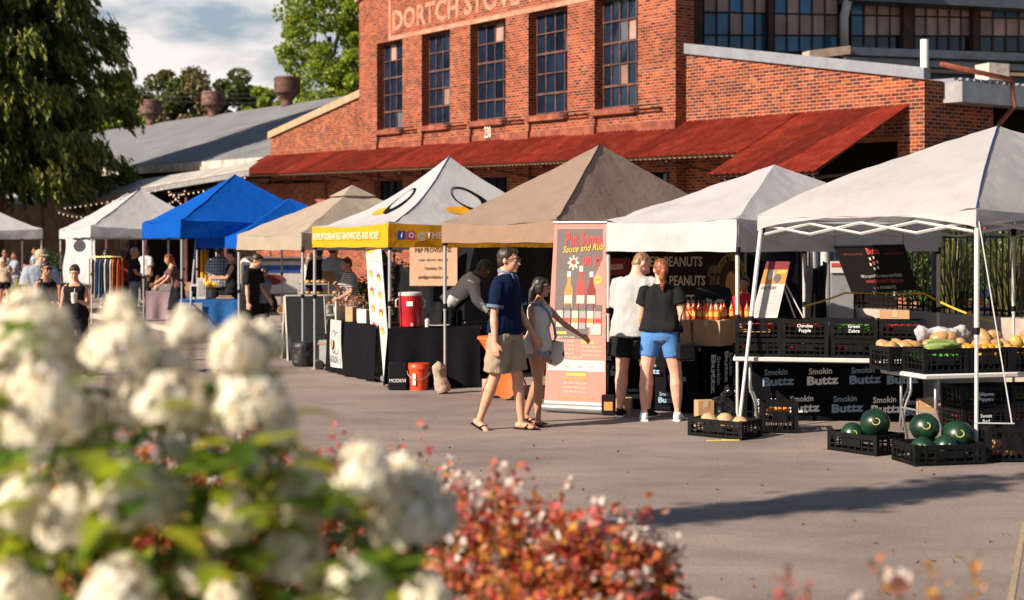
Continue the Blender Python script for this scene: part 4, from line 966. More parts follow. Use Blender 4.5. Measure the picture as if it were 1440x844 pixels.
        if kind=='polo':
            q=MB(); pts=[]
            for i in range(15):
                a=math.pi*2*i/14; pts.append(S(tp(.066*math.sin(a),.012-.072*math.cos(a)*-1*-1,.535-.02*math.cos(a))))
            q.loft(pts,[(.022*k,.006*k)]*15,8,ref=T@V((0,0,1)),cap=False); 
            for s_ in(-1,1): q.loft([S(tp(s_*.03,-.072,.53)),S(tp(s_*.038,-.094,.495)),S(tp(s_*.03,-.108,.465))],[(.02*k,.005*k),(.022*k,.005*k),(.004*k,.003*k)],8,ref=T@V((1,0,0)))
            q.build('collar',top[5],co_,smooth=True)
            for (sp,ep,wp,fo,wd,pn) in Ja: q=MB(); q.loft([S(sp.lerp(ep,sl-.09)),S(sp.lerp(ep,sl+.005))],[(.056*w+of*1.4)*k]*2,16); q.build('sleeve_trim',top[5],co_,smooth=50)
    if bottom:
        kind,bm_=bottom[0],bottom[1]; c=MB(); of=bottom[2] if len(bottom)>2 else .02; frac=bottom[3] if len(bottom)>3 else .85
        if kind=='skirt':
            c.loft([S(HP+V((0,0,.10))),S(HP+V((0,0,.03))),S(HP+V((0,.0,-.08))),S(HP+V((0,0,-.43*frac)))],[(.16*k,.12*k),(.185*w*k,.135*k),(.2*w*k,.16*k),((.21+of)*k,(.19+of)*k)],22)
        else:
            torso(c,of*.6,-.08,.10,22)
            for j in Jl:
                hp,kp,ap=j
                if frac<=1: pts=[hp+V((0,0,.05)),hp-V((0,0,.03)),hp.lerp(kp,.5*frac),hp.lerp(kp,frac)]; rr=[.08,.092*w+of*.7,(.083+.0)*w+of,(.066+.012*(1-frac))*w+of*1.35]
                else: pts=[hp+V((0,0,.05)),hp-V((0,0,.03)),hp.lerp(kp,.5),kp,kp.lerp(ap,(frac-1)*.5),kp.lerp(ap,(frac-1))]; rr=[.08,.092*w+of*.6,.08*w+of,.058*w+of,.055*w+of,.04*w+of]
                c.loft([S(p) for p in pts],[q*k for q in rr],16)
        realize(c,{'skirt':'skirt','trousers':'trousers','shorts':'shorts','tights':'shorts'}[kind],bm_,t,.010,2,(.016 if kind!='tights' else .001)*k,7.,rnd+9)
    if apron:
        c=MB(); 
        def ap(s,v):
            z=.32-.85*v; x=(s-.5)*(.20 if v<.15 else .36); a=x/.2
            return S(tp(x,-.135-.01*math.sin(s*9)+abs(x)**1.5*.55,z)) if z>-.05 else S(HP+V((x,-.15+abs(x)**1.5*.5,z)))
        c.grid(ap,12,14); a_=c.build('apron',apron,t,smooth=True); s_=a_.modifiers.new('t','SOLIDIFY'); s_.thickness=.006
        c=MB(); c.loft([S(tp(.2*math.sin(q/12*math.tau)*.85,-.125*math.cos(q/12*math.tau),.10)) for q in range(13)],.01*k,6,cap=False); c.build('apron_string',apron,t)
    if shoes and shoes[1] is not None:
        for i,(c,fd,up) in enumerate(Fm):
            sdv=fd.cross(up); q=MB()
            if shoes[0]=='shoe':
                q.loft([S(c-fd*.068+up*.005),S(c-fd*.05+up*.008),S(c+fd*.01+up*.012),S(c+fd*.09-up*.004),S(c+fd*.155-up*.014),S(c+fd*.178-up*.018)],[(.02*k,.025*k),(.037*k,.042*k),(.04*k,.045*k),(.047*k,.032*k),(.04*k,.02*k),(.02*k,.012*k)],14,ref=sdv)
                q.loft([S(c+up*.0),S(c+up*.055-fd*.01)],[.043*k,.038*k],12); o=q.build('shoe',shoes[1],t,smooth=True)
                q=MB(); q.loft([S(c-fd*.07-up*.026),S(c+fd*.185-up*.026)],[(.044*k,.011*k),(.046*k,.011*k)],8,ref=sdv); q.build('sole',shoes[2] if len(shoes)>2 else M_inkw,o)
            else:
                pts=[c-fd*.065-up*.034,c-fd*.03-up*.034,c+fd*.07-up*.034,c+fd*.13-up*.036,c+fd*.178-up*.036]
                q.loft([S(p) for p in pts],[(.03*k,.009*k),(.038*k,.009*k),(.04*k,.009*k),(.05*k,.009*k),(.03*k,.008*k)],12,ref=sdv); o=q.build('sandal',shoes[1],t,smooth=40)
                q=MB()
                for z_,fr in ((.0,.055),(.0,.105)) if shoes[0]=='strap' else ((0,.07),):
                    q.tube([S(c+sdv*.045+fd*(fr-.03)-up*.03),S(c+sdv*.034+fd*fr+up*.008),S(c+fd*(fr+.015)+up*.012-up*(.012 if fr>.09 else 0)),S(c-sdv*.034+fd*fr+up*.006),S(c-sdv*.045+fd*(fr-.03)-up*.03)],.008*k,6)
                if shoes[0]=='strap': q.tube([S(c+sdv*.036-fd*.0-up*.01),S(c-fd*.05+up*.035),S(c-sdv*.036-up*.01)],.007*k,6)
                q.build('strap',shoes[1],o,smooth=True)
    t['J']=0; del t['J']
    K_=t.matrix_basis.copy()
    info=dict(obj=t,tp=lambda x,y,z:S(tp(x,y,z)),wr=[S(a[2]+a[3]*.09) for a in Ja],hd=hd,k=k,base=p0,Ja=Ja,S=S,HP=HP,T=T)
    return info
# ============================================================ people in the market
kn=lambda n,c,wr=.3:cloth(n,c,wr=wr,wsc=9)
K_navy=kn('navy_knit',(.006,.012,.038)); K_khaki=kn('khaki_cotton',(.30,.235,.17)); K_col=kn('chambray',(.12,.17,.26)); K_wht=kn('white_cotton',(.50,.48,.46))
K_denim=kn('washed_denim',(.22,.27,.37)); K_grey=kn('grey_jersey',(.34,.34,.34)); K_blk=kn('black_cotton',(.014,.014,.016)); K_ltblue=kn('light_blue_knit',(.08,.20,.46),.1)
K_maroon=kn('maroon_knit',(.14,.015,.02)); K_red=kn('red_knit',(.5,.02,.04)); K_slate=kn('slate_blue_cotton',(.16,.20,.27)); K_sand=kn('sand_knit',(.35,.28,.22)); K_pale=kn('pale_blue_cotton',(.26,.30,.36))
def stripes(name,a,b_,sc,axis='Z',check=False):
    m,nt,b,o=newmat(name); tc=nd(nt,'TexCoord'); w_=nd(nt,'TexWave',Scale=sc,wave_type='BANDS',bands_direction=axis); nt.links.new(tc.outputs['Object'],w_.inputs['Vector'])
    c=ramp(nt,[(.45,a),(.55,b_)],w_.outputs['Fac'])
    if check:
        w2=nd(nt,'TexWave',Scale=sc,wave_type='BANDS',bands_direction='X'); nt.links.new(tc.outputs['Object'],w2.inputs['Vector']); c=mixc(nt,.5,c,ramp(nt,[(.45,a),(.55,b_)],w2.outputs['Fac']))
    nt.links.new(c,b.inputs['Base Color']); b.inputs['Roughness'].default_value=.9; return m
K_stripe=stripes('striped_jersey',(.03,.03,.035),(.45,.43,.40),11); K_plaid=stripes('plaid_cotton',(.05,.07,.12),(.35,.36,.38),5,check=True)
p1=person('tall man walking in navy polo, khaki shorts and glasses',GX(710,13.75),64,1.83,'m',lean=2,legs=((-7,2,14),(10,2,4)),heel=(22,0),arms=((-2,7,10,0),(12,8,22,0)),head=(8,4),top=('polo',K_navy,-.03,.74,.018,K_col),bottom=('shorts',K_khaki,.034,.9),shoes=('sandal',M_black),glasses='clear',near=True)
p2=person('young woman walking in white sleeveless top and denim shorts with a shoulder bag',GX(757,14.15),58,1.53,'f',skin='tan',lean=2,legs=((8,2,8),(-9,2,13)),heel=(0,16),arms=((4,5,12,0),(44,22,12,-6)),head=(22,3),hair=('long','black'),top=('tank',K_wht,-.10,0,.022),bottom=('shorts',K_denim,.022,.34),shoes=('strap',M_black),glasses='sun',near=True)
p3=person('stocky man seen from behind in grey t-shirt and black shorts',GX(891,14.8),152,1.80,'m',wid=1.2,skin='pink',lean=10,legs=((3,6,4),(-2,4,2)),arms=((18,6,55,40),(20,4,60,35)),head=(-42,34),hair=('buzz','light'),top=('tee',K_grey,-.13,.82,.026),bottom=('shorts',K_blk,.03,.74),shoes=('shoe',M_black),near=True,face=False)
p4=person('woman seen from behind in black t-shirt, blue shorts and auburn ponytail',GX(929,14.5),168,1.72,'f',wid=1.18,skin='pink',lean=4,legs=((3,9,3),(-3,8,2)),arms=((-6,12,75,45),(10,8,30,10)),head=(20,12),hair=('pony','auburn'),top=('tee',K_blk,.0,.5,.016),bottom=('tights',K_ltblue,.010,.60),shoes=('shoe',M_inkw),near=True,face=False)
K_logo=kn('black_apron_cotton',(.012,.012,.013))
p5=person('vendor in black printed shirt and sunglasses behind the hot sauce boxes',GX(1003,16.9),-4,1.62,'f',wid=1.1,skin='deep',lean=4,arms=((35,5,45,40),(38,5,55,40)),head=(5,6),hair=('buzz','black'),top=('tee',K_logo,-.02,.95,.022),bottom=('trousers',K_blk,.02,1.8),shoes=('shoe',M_black),glasses='sun')
text(p5['obj'],'shirt_print','Smokin',p5['tp'](-.10,-.155,.30),V((1,0,0)),UP,h=.045,mat=M_inkw,bold=.02,w=.2); text(p5['obj'],'shirt_print','Buttz',p5['tp'](-.09,-.158,.235),V((1,0,0)),UP,h=.05,mat=M_inkw,bold=.03,w=.18)
person('person in a red top half hidden behind the tilted poster',GX(1049,17.5),-30,1.48,'f',skin='tan',lean=8,arms=((30,5,40,30),(30,5,40,30)),hair=('tied','dark'),top=('tee',K_red,-.02,.95,.02),bottom=('trousers',K_blk,.02,1.8),shoes=('shoe',M_black))
person('cook in white long sleeves and black apron bending over the griddle',GX(634,19.0),82,1.74,'m',skin='deep',lean=44,legs=((0,5,6),(0,5,6)),arms=((62,6,30,10),(50,6,42,10)),head=(0,30),hair=('short','black'),top=('tee',K_wht,-.04,1.9,.02),bottom=('trousers',K_blk,.02,1.85),shoes=('shoe',M_black),apron=K_blk)
person('boyish shopper in a striped t-shirt with hand raised to the mouth',GX(495,22.9),-62,1.56,'m',skin='tan',lean=8,arms=((28,5,105,40),(15,5,60,30)),head=(5,10),hair=('short','dark'),top=('tee',K_stripe,-.04,.7,.022),bottom=('trousers',K_slate,.02,1.85),shoes=('shoe',M_black))
person('man in slate blue shirt and dark trousers behind the brown sign',GX(469,25.2),150,1.82,'m',skin='tan',arms=((8,5,30,10),(25,6,50,10)),hair=('short','dark'),top=('tee',K_slate,-.04,.7,.024),bottom=('trousers',K_grey,.03,1.85),shoes=('shoe',M_black),face=False)
person('young man in black t-shirt with white bag looking down under the beige canopy',GX(351,25.0),72,1.74,'m',skin='pink',lean=10,arms=((8,5,8,0),(20,5,30,10)),head=(5,26),hair=('short','dark'),top=('tee',K_blk,-.08,.7,.03),bottom=('shorts',K_blk,.04,.95),shoes=('shoe',M_black))
person('small dark haired child beside the young man in black',GX(367,25.3),50,1.36,'m',skin='tan',lean=6,head=(0,24),hair=('short','black'),top=('tee',K_slate,-.04,.6,.02),bottom=('shorts',K_blk,.03,.9),shoes=('shoe',M_black))
person('man in plaid shirt seen from behind under the low blue canopy',GX(309,29.),172,1.80,'m',wid=1.1,skin='tan',arms=((10,8,60,40),(10,8,40,40)),hair=('short','black'),top=('tee',K_plaid,-.08,.8,.03),bottom=('trousers',K_blk,.03,1.85),shoes=('shoe',M_black),face=False)
person('woman in black dress holding a phone, facing the man in plaid',GX(327,28.2),-78,1.70,'f',wid=1.1,skin='fair',arms=((30,5,62,10),(25,5,66,10)),head=(0,20),hair=('lowpony','dark'),top=('dress',K_blk,-.05,0,.02),bottom=('skirt',K_blk,.05,1.4),shoes=('shoe',M_black))
person('woman in dark floral dress reaching across the mauve table',GX(250,30.5),-70,1.62,'f',skin='fair',lean=18,arms=((55,6,20,0),(45,6,25,0)),head=(10,14),hair=('long','auburn'),top=('dress',stripes('floral_cotton',(.015,.014,.016),(.2,.08,.07),17,check=True),-.05,.7,.02),bottom=('skirt',K_blk,.05,1.3),shoes=('shoe',M_black))
person('person in black t-shirt with grey cap under the clothes rack canopy',GX(189,34.5),95,1.72,'m',skin='tan',arms=((15,5,60,20),(10,5,20,0)),hair=('short','grey'),top=('tee',K_blk,-.06,.7,.028),bottom=('trousers',K_slate,.02,1.85),shoes=('shoe',M_black))
person('person in maroon sweater beside the clothes rack',GX(172,35.5),150,1.7,'f',skin='tan',hair=('long','black'),top=('tee',K_maroon,-.06,1.9,.03),bottom=('trousers',K_blk,.02,1.85),shoes=('shoe',M_black),face=False)
p14=person('woman in black tank top looking down, holding a plastic cup of iced drink',GX(106,19.6),8,1.60,'f',skin='fair',lean=4,arms=((5,10,20,0),(22,10,92,22)),head=(4,20),hair=('bun','dark'),top=('tank',K_blk,-.06,0,.018),bottom=('trousers',K_blk,.02,1.85),shoes=('shoe',M_black),near=True,curl=(30,60))
p15=person('woman with dark hair and black sunglasses in front of the man in the cap',GX(64,21.2),48,1.62,'f',skin='tan',arms=((10,5,70,20),(10,5,60,20)),head=(5,2),hair=('tied','black'),top=('tank',K_blk,-.06,0,.02),bottom=('trousers',K_denim,.02,1.85),shoes=('shoe',M_black),glasses='sun')
person('man in tan baseball cap and pale blue shirt, left of the tank top woman',GX(56,23.4),28,1.80,'m',wid=1.15,skin='pink',arms=((5,6,15,0),(5,6,15,0)),head=(25,8),hair=('short','grey',cloth('tan_cap_cotton',(.42,.33,.22))),top=('tee',K_pale,-.08,.8,.028),bottom=('shorts',K_khaki,.03,.9),shoes=('shoe',M_black))
person('woman with long blond hair from behind in sand top and black shorts',GX(6,39),176,1.62,'f',skin='fair',hair=('long','light'),top=('tee',K_sand,-.02,.5,.03),bottom=('shorts',K_blk,.03,.5),shoes=('shoe',M_black),face=False)
person('man in white t-shirt and sunglasses at the far left under the white canopy',GX(7,43),15,1.80,'m',skin='tan',hair=('short','dark'),top=('tee',K_wht,-.06,.7,.028),bottom=('shorts',K_blk,.03,.9),shoes=('shoe',M_black),glasses='sun')
person('person in pale blue t-shirt with arms folded at the far left canopy leg',GX(21,42),-50,1.72,'f',skin='tan',arms=((20,5,75,30),(20,5,75,30)),hair=('tied','dark'),top=('tee',K_pale,-.04,.7,.03),bottom=('trousers',K_slate,.02,1.85),shoes=('shoe',M_black))
person('person in pale top and dark bag beyond the far left canopy leg',GX(50,46),-60,1.75,'m',skin='tan',arms=((20,5,75,30),(20,5,75,30)),hair=('short','black'),top=('tee',K_pale,-.04,.7,.03),bottom=('trousers',K_blk,.02,1.85),shoes=('shoe',M_black))
person('girl in white top and blue shorts walking behind the beige canopy',GX(436,31.5),165,1.62,'f',skin='fair',hair=('long','light'),top=('tee',K_wht,-.02,.5,.02),bottom=('shorts',K_slate,.03,.5),shoes=('shoe',M_inkw),face=False)
person('figure dressed all in black behind the beige canopy',GX(449,29),190,1.74,'m',skin='fair',hair=('short','black'),top=('tee',K_blk,-.08,1.9,.03),bottom=('trousers',K_blk,.03,1.85),shoes=('shoe',M_black),face=False)
person('dark haired passer-by glimpsed between menu banner and canopy leg',GX(537,24.5),-60,1.66,'f',skin='tan',hair=('long','dark'),top=('tee',K_blk,-.08,1.9,.03),bottom=('trousers',K_blk,.03,1.85),shoes=('shoe',M_black))

# ============================================================ things people carry
def wp(info,v): # local body point to world
    return info['obj'].matrix_basis@V(v) if False else (Matrix.Translation(info['obj'].location)@Matrix.Rotation(info['obj'].rotation_euler.z,4,'Z'))@V(v)
bg_=empty('shoulder_bag',p2['base'],R(58),'polka dot cloth bag with blue strap on the young woman\'s hip','bag')
tp=p2['tp']; s_=MB(); s_.tube([tp(-.11,.06,.46),tp(-.10,-.07,.47),tp(-.04,-.155,.36),tp(.04,-.175,.22),tp(.12,-.16,.08),tp(.19,-.08,.0)],[(.022,.005)]*6,8); s_.build('strap',kn('teal_webbing',(.10,.20,.26)),bg_,smooth=True)
def dots():
    m,nt,b,o=newmat('dotted_canvas'); tc=nd(nt,'TexCoord'); v=nd(nt,'TexVoronoi',Scale=13.,Randomness=.25); nt.links.new(tc.outputs['Object'],v.inputs['Vector'])
    nt.links.new(ramp(nt,[(.36,(.06,.07,.1)),(.42,(.5,.47,.43))],v.outputs['Distance']),b.inputs['Base Color']); return m
s_=MB(); c=tp(.19,-.10,-.11); s_.ball(c,(.055,.125,.13),16,10); s_.box(c+V((0,0,.03)),(.07,.21,.17)); realize(s_,'pouch',dots(),bg_,.010,2,.004,12)
cup=empty('plastic_cup',wp(p14,p14['wr'][1])+V((0,0,-.05)),0,'clear plastic cup of iced drink in the tank top woman\'s hand','cup'); s_=MB(); s_.lathe((0,0,0),[(.032,0),(.045,.13),(.047,.135),(.04,.145)],14); s_.build('cup',plain('cup_plastic',(.6,.55,.5),.2,bs=0),cup,smooth=40); s_=MB(); s_.cyl((0,0,.14),(.01,0,.2),.004); s_.build('straw',M_inkw,cup)
pb=empty('handbag',GX(964,14.42,.62),R(20),'small black handbag hanging beside the woman\'s right hip','bag'); s_=MB(); s_.rbox((0,0,.09),(.2,.08,.18),.02); s_.build('body',K_blk,pb,smooth=40); s_=MB(); s_.tube([V((-.08,0,.17)),V((-.05,0,.45)),V((0,0,.55)),V((.05,0,.45)),V((.08,0,.17))],.008,6); s_.build('strap',K_blk,pb,smooth=True)

# ============================================================ furniture and stock helpers
M_plw=plain('white_plastic_top',(.48,.46,.44),.5,var=.06,bs=.05); M_tube=plain('steel_tube',(.35,.35,.36),.35,.6,bs=0)
def table(label,loc,rz,w,d,h,legs=True,group=None):
    """loc = nearest left front corner of the top on the ground"""
    t=empty('folding_table',V((loc[0],loc[1],0)),R(rz),label,'table',group)
    q=MB(); q.rbox((w/2,d/2,h-.022),(w,d,.044),.014); q.build('table_top',M_plw,t,smooth=40)
    if legs:
        for sx in (.16,w-.16):
            for y in (.09,d-.09):
                q=MB(); q.tube([(sx,y,h-.05),(sx,y,h*.55),(sx+(.05 if sx<w/2 else -.05),y+(.05 if y>d/2 else -.0),h*.35),(sx+(.08 if sx<w/2 else -.08)*1.,y,.0)],.0125,8); q.build('leg',M_tube,t,smooth=True)
            q=MB(); q.cyl((sx,.09,h*.5),(sx,d-.09,h*.5),.010); q.build('brace',M_tube,t)
    return t
def drape(label,loc,rz,w,d,h,mat,drop=None,cat='tablecloth',name='tablecloth',seed=0,group=None,zb=.02,amp=.032):
    t0=V((loc[0],loc[1],0)); q=MB(); cs=[(0,0),(w,0),(w,d),(0,d)]; ns=[(0,-1),(1,0),(0,1),(-1,0)]
    q.grid(lambda s,v:V((w*s,d*v,h+.006+.002*noise.noise(V((s*5,v*5,seed))))),8,4,uv=False)
    for i in range(4):
        a,b=V(cs[i]+(0,)),V(cs[(i+1)%4]+(0,)); nn=V(ns[i]+(0,)); Ls=(b-a).length
        def f(s,v):
            p=a.lerp(b,s); fold=(math.sin(s*Ls*17+seed+i*2)*.6+noise.noise(V((s*Ls*3.1,v*.8,seed+i*7)))*1.3)*amp*(v**.6)*min(1,8*min(s,1-s)+.25)
            return V((p.x,p.y,h+.006-(h+.006-zb)*v))+nn*(.012+fold+.035*v)
        q.grid(f,44,8,uv=False)
    o=q.build(name,mat,None,smooth=50); o.location=t0; o.rotation_euler=(0,0,R(rz)); return tag(o,label,cat,group)
# black plastic produce crate
M_crate=plain('black_crate_plastic',(.007,.007,.008),.5,var=.5,bs=.15,spec=.12)
def crate_mb(w,d,h,nx=7,ny=5):
    q=MB(); th=.012; q.box((0,0,.008),(w,d,.012))
    for sy in (-1,1):
        y=sy*(d/2-th/2)
        for z,hh in ((.018,.03),(h*.38,.012),(h*.66,.012),(h-.022,.04)): q.box((0,y,z),(w,th,hh))
        for i in range(nx+1): q.box((-w/2+.012+(w-.024)*i/nx,y+sy*.002,h/2),(.012,th,h-.01))
    for sx in (-1,1):
        x=sx*(w/2-th/2)
        for z,hh in ((.018,.03),(h*.38,.012),(h*.66,.012),(h-.022,.04)): q.box((x,0,z),(th,d-.003,hh))
        for i in range(ny+1): q.box((x+sx*.002,-d/2+.012+(d-.024)*i/ny,h/2),(th,.012,h-.01))
        for sy in (-1,1): q.box((sx*(w/2-.016),sy*(d/2-.016),h/2),(.038,.038,h+.006))
    q.box((0,-d/2-.003,h*.52),(w*.36,.008,h*.36)); return q
_cr={}
def crate(label,loc,rz,w=.44,d=.34,h=.185,group='black plastic produce crates',card=None):
    key=(w,d,h)
    if key not in _cr: _cr[key]=crate_mb(w,d,h).mesh('crate'); _cr[key].materials.append(M_crate)
    o=bpy.data.objects.new('produce_crate',_cr[key]); COL.objects.link(o); o.location=loc; o.rotation_euler=(0,0,R(rz)); tag(o,label,'crate',group)
    if card:
        for i,l in enumerate(card): text(o,'chalk_lettering',l,V((0,-d/2-.008,h*.58-.045*i)),V((1,0,0)),UP,h=.032,mat=M_inkw,align='CENTER',bold=.01,maxw=w*.34)
    return o
def fruit(kind,r,mat,sq=(1,1,1),stem=None,seed=0):
    me=MB(); me.ball((0,0,0),(r*sq[0],r*sq[1],r*sq[2]),14,9)
    if stem: me.mi=1; me.tube([(0,0,r*sq[2]*.95),(r*.08,0,r*sq[2]*1.15),(r*.25,0,r*sq[2]*1.25)],r*.06,5)
    m=me.mesh(kind); m.materials.append(mat); m.materials.append(stem or mat); m.polygons.foreach_set('material_index',me.m); m.polygons.foreach_set('use_smooth',[True]*len(m.polygons))
    for v in m.vertices: v.co*=1+.06*noise.noise(v.co*(1.5/r)+V((seed,0,0)))
    return m
def place(me,name,loc,label,cat,group,rot=None,sc=1.,par=None):
    o=bpy.data.objects.new(name,me); COL.objects.link(o); o.location=loc; o.rotation_euler=rot or (U(0,6),U(0,6),U(0,6)); o.scale=(sc,)*3; return tag(o,label,cat,group)
def l2w(o,v): return Matrix.Translation(o.location)@Matrix.Rotation(o.rotation_euler.z,4,'Z')@V(v)
def fill(cr,me,name,label,cat,group,w,d,z,r,n,heap=1):
    k=0
    nx=max(1,int((w-.05)/(2*r*.95))); ny=max(1,int((d-.05)/(2*r*.95)))
    for L_ in range(heap):
        for i in range(nx-L_):
            for j in range(ny-L_):
                if k>=n: return
                x=(i-(nx-L_-1)/2)*2*r*.97+U(-.15,.15)*r; y=(j-(ny-L_-1)/2)*2*r*.97+U(-.15,.15)*r
                place(me,name,l2w(cr,(x,y,z+L_*r*1.35+U(-.1,.1)*r)),label,cat,group); k+=1
M_tom=plain('tomato_red',(.55,.03,.02),.25,var=.25,bs=0,sc=20); M_org=plain('orange_pepper',(.75,.22,.02),.25,var=.2,bs=0); M_yelq=plain('yellow_squash',(.48,.29,.07),.35,var=.15,bs=0,sc=30); M_but=plain('butternut',(.38,.215,.09),.4,var=.15,bs=0,sc=30)
M_grn=plain('green_pepper',(.06,.25,.03),.3,var=.3,bs=0,sc=20); M_lem=plain('bright_yellow_squash',(.60,.40,.03),.3,var=.12,bs=0); M_corn=plain('corn_husk',(.17,.23,.06),.6,var=.3,sc=40)
def melonmat():
    m,nt,b,o=newmat('watermelon_rind'); tc=nd(nt,'TexCoord'); n=nd(nt,'TexNoise',Scale=9.,Detail=6.,Roughness=.7,Distortion=.6); nt.links.new(tc.outputs['Object'],n.inputs['Vector'])
    w_=nd(nt,'TexWave',Scale=1.6,Distortion=5.,Detail=3.); w_.bands_direction='X'; nt.links.new(tc.outputs['Object'],w_.inputs['Vector'])
    c=mixc(nt,.4,ramp(nt,[(.3,(.002,.012,.006)),(.6,(.005,.028,.014)),(.8,(.015,.07,.025))],n.outputs['Fac']),ramp(nt,[(.3,(.002,.010,.006)),(.8,(.01,.05,.02))],w_.outputs['Fac']))
    nt.links.new(c,b.inputs['Base Color']); b.inputs['Roughness'].default_value=.34; return m
M_melon=melonmat(); M_scrawl=plain('yellow_wax_scrawl',(.6,.5,.12),.6,bs=0); M_cant=plain('cantaloupe_rind',(.40,.27,.15),.7,var=.25,sc=60,bs=.8,bsc=90)
M_card=plain('cardboard',(.42,.24,.12),.85,var=.12,sc=5); M_paper=plain('white_paper',(.48,.46,.43),.7,var=.05,bs=0)

# ---- smoking sauce stall: tables, printed cloths
def buttz(parent,O,rt,up,sc,mt):
    text(parent,'cloth_print','Smokin',O+up*.17*sc+rt*.03*sc,rt,up,h=.10*sc,w=.38*sc,mat=mt,bold=.02,ext=.03)
    text(parent,'cloth_print','Buttz',O,rt,up,h=.135*sc,w=.52*sc,mat=mt,bold=.045,ext=.03)
M_pblue=plain('pale_blue_print',(.20,.30,.42),.7,bs=0,var=.2)
K_cloth=cloth('black_tablecloth',(.006,.006,.008),wr=.3,rough=.8)
def front(t,x,y,z): return V((x,y,z))
B1=V((1.99,15.1,0)); rz1=-35; x1=V((math.cos(R(rz1)),math.sin(R(rz1)),0)); A1=B1-x1*1.25
table('folding table under the printed black cloth where the couple stands',A1,rz1,1.25,.75,.70,group='market tables')
d1=drape('black cloth with pale printed words over the couple\'s table',A1,rz1,1.25,.75,.70,K_cloth,seed=1,amp=.014)
for (x,z) in ((.30,.36),(.70,.40),(.05,.10),(.48,.12),(.90,.10),(1.02,.34),(1.12,.56),(.10,.52)): buttz(d1,V((x-.1,-.055,z)),V((1,0,.04)).normalized(),UP,.42,M_pblue)
for (y,z) in ((.10,.62),(.42,.64),(.68,.60)): buttz(d1,V((1.31,y,z)),V((0,0,-1)),V((0,1,0)),.66 if y>.4 else .8,M_inkw)
A2=V((2.44,14.5,0))
table('folding table under the wide printed black cloth behind the produce',A2,0,1.72,.7,.72,group='market tables')
d2=drape('wide black cloth printed with repeated pale words behind the produce tables',A2,0,1.72,.7,.72,K_cloth,seed=2,zb=.015,amp=.014)
for i,(x,z,m) in enumerate(((.10,.36,M_pblue),(.55,.37,M_inkw),(.98,.38,M_pblue),(1.36,.38,M_pblue),(.02,.06,M_inkw),(.36,.09,M_inkw),(.80,.09,M_pblue),(1.20,.08,M_inkw),(1.52,.06,M_pblue))): buttz(d2,V((x,-.055,z)),V((1,0,.05)).normalized(),UP,.62,m)
# bottles and boxes on the sauce table
bx=lambda label,loc,rz,sz,mat=M_card,name='cardboard_box',cat='box',group='cardboard boxes': cardbox(label,loc,rz,sz,mat,name,cat,group)
def cardbox(label,loc,rz,sz,mat,name,cat,group,flap=True):
    t=empty(name,V(loc),R(rz),label,cat,group); q=MB(); w,d,h=sz; q.box((0,0,h/2),sz); q.build('carton',mat,t)
    q=MB(); q.box((0,0,h+.002),(w*.98,.05,.003)); q.box((0,-d/2-.002,h-.03),(.05,.003,.07)); q.build('tape',plain('packing_tape',(.5,.36,.2),.35,bs=0),t); return t
M_sauce=plain('hot_sauce',(.55,.10,.02),.15,bs=0,var=.2); M_cap=plain('bottle_cap',(.02,.02,.02),.4,bs=0); M_glabel=plain('orange_label',(.75,.36,.08),.6,bs=0,var=.3,sc=60); M_brown=plain('brown_glass',(.07,.02,.01),.12,bs=0)
def bottle_src(mat):
    t=empty('sauce_bottle',(0,0,0),0,'tmp','bottle'); q=MB(); q.lathe((0,0,0),[(.028,0),(.03,.005),(.03,.10),(.024,.125),(.012,.145),(.011,.17)],10); q.build('glass',mat,t,smooth=40)
    q=MB(); q.lathe((0,0,.168),[(.0135,0),(.0135,.03)],8); q.build('cap',M_cap,t,smooth=40); q=MB(); q.lathe((0,0,.03),[(.0308,0),(.0308,.055)],10,cap=False); q.build('label',M_glabel,t,smooth=40); return reg(t)
bs1=bottle_src(M_sauce); n_=0
tz=.712
for r_ in range(2):
    for i in range(9):
        p=A1+x1*(.80+i*.067)+V((-x1.y,x1.x,0))*(.24+.10*r_)+V((0,0,tz+.28))
        l='orange sauce bottle standing in the open cartons in front of the vendor'
        if n_==0: bs1.location=p; bs1['label']=l; bs1['group']='sauce bottles on the cartons'
        else: dup(bs1,p,U(0,6),l,'sauce bottles on the cartons')
        n_+=1
yn=V((-x1.y,x1.x,0))
bx('brown carton under the left sauce bottles, nearest the couple',A1+x1*.93+yn*.29+V((0,0,tz)),rz1,(.30,.3,.275)); bx('brown carton under the right sauce bottles',A1+x1*1.26+yn*.29+V((0,0,tz)),rz1,(.32,.3,.275))
bx('small brown carton on the sauce table near the hanging handbag',A1+x1*.62+yn*.25+V((0,0,tz)),rz1,(.24,.22,.17))
for i in range(7):
    p=V((2.22+i*.085,15.45+.01*i,.99)); dup(bs1,p,U(0,6),'sauce bottle in the row behind the canopy leg and tilted poster','sauce bottles behind the poster')
bx('long brown carton behind the canopy leg carrying a row of bottles',(2.48,15.5,.735),4,(.62,.24,.25))
# cardboard between the tables low down
M_bag=plain('black_bin_bag',(.008,.008,.009),.25,bs=.6,bsc=9)
q=MB(); q.ball((0,0,.13),(.17,.15,.15),16,10); q.loft([(0,0,.2),(.03,0,.3),(.10,0,.36)],[.09,.03,.05],10); o=realize(q,'rubbish_bag',M_bag,None,.012,1,.03,11,3); o.location=GX(1012,14.1); tag(o,'black plastic rubbish bag behind the crate of cantaloupes','bag')
bx('small brown carton beside the black rubbish bag',GX(990,14.0),10,(.16,.14,.26))

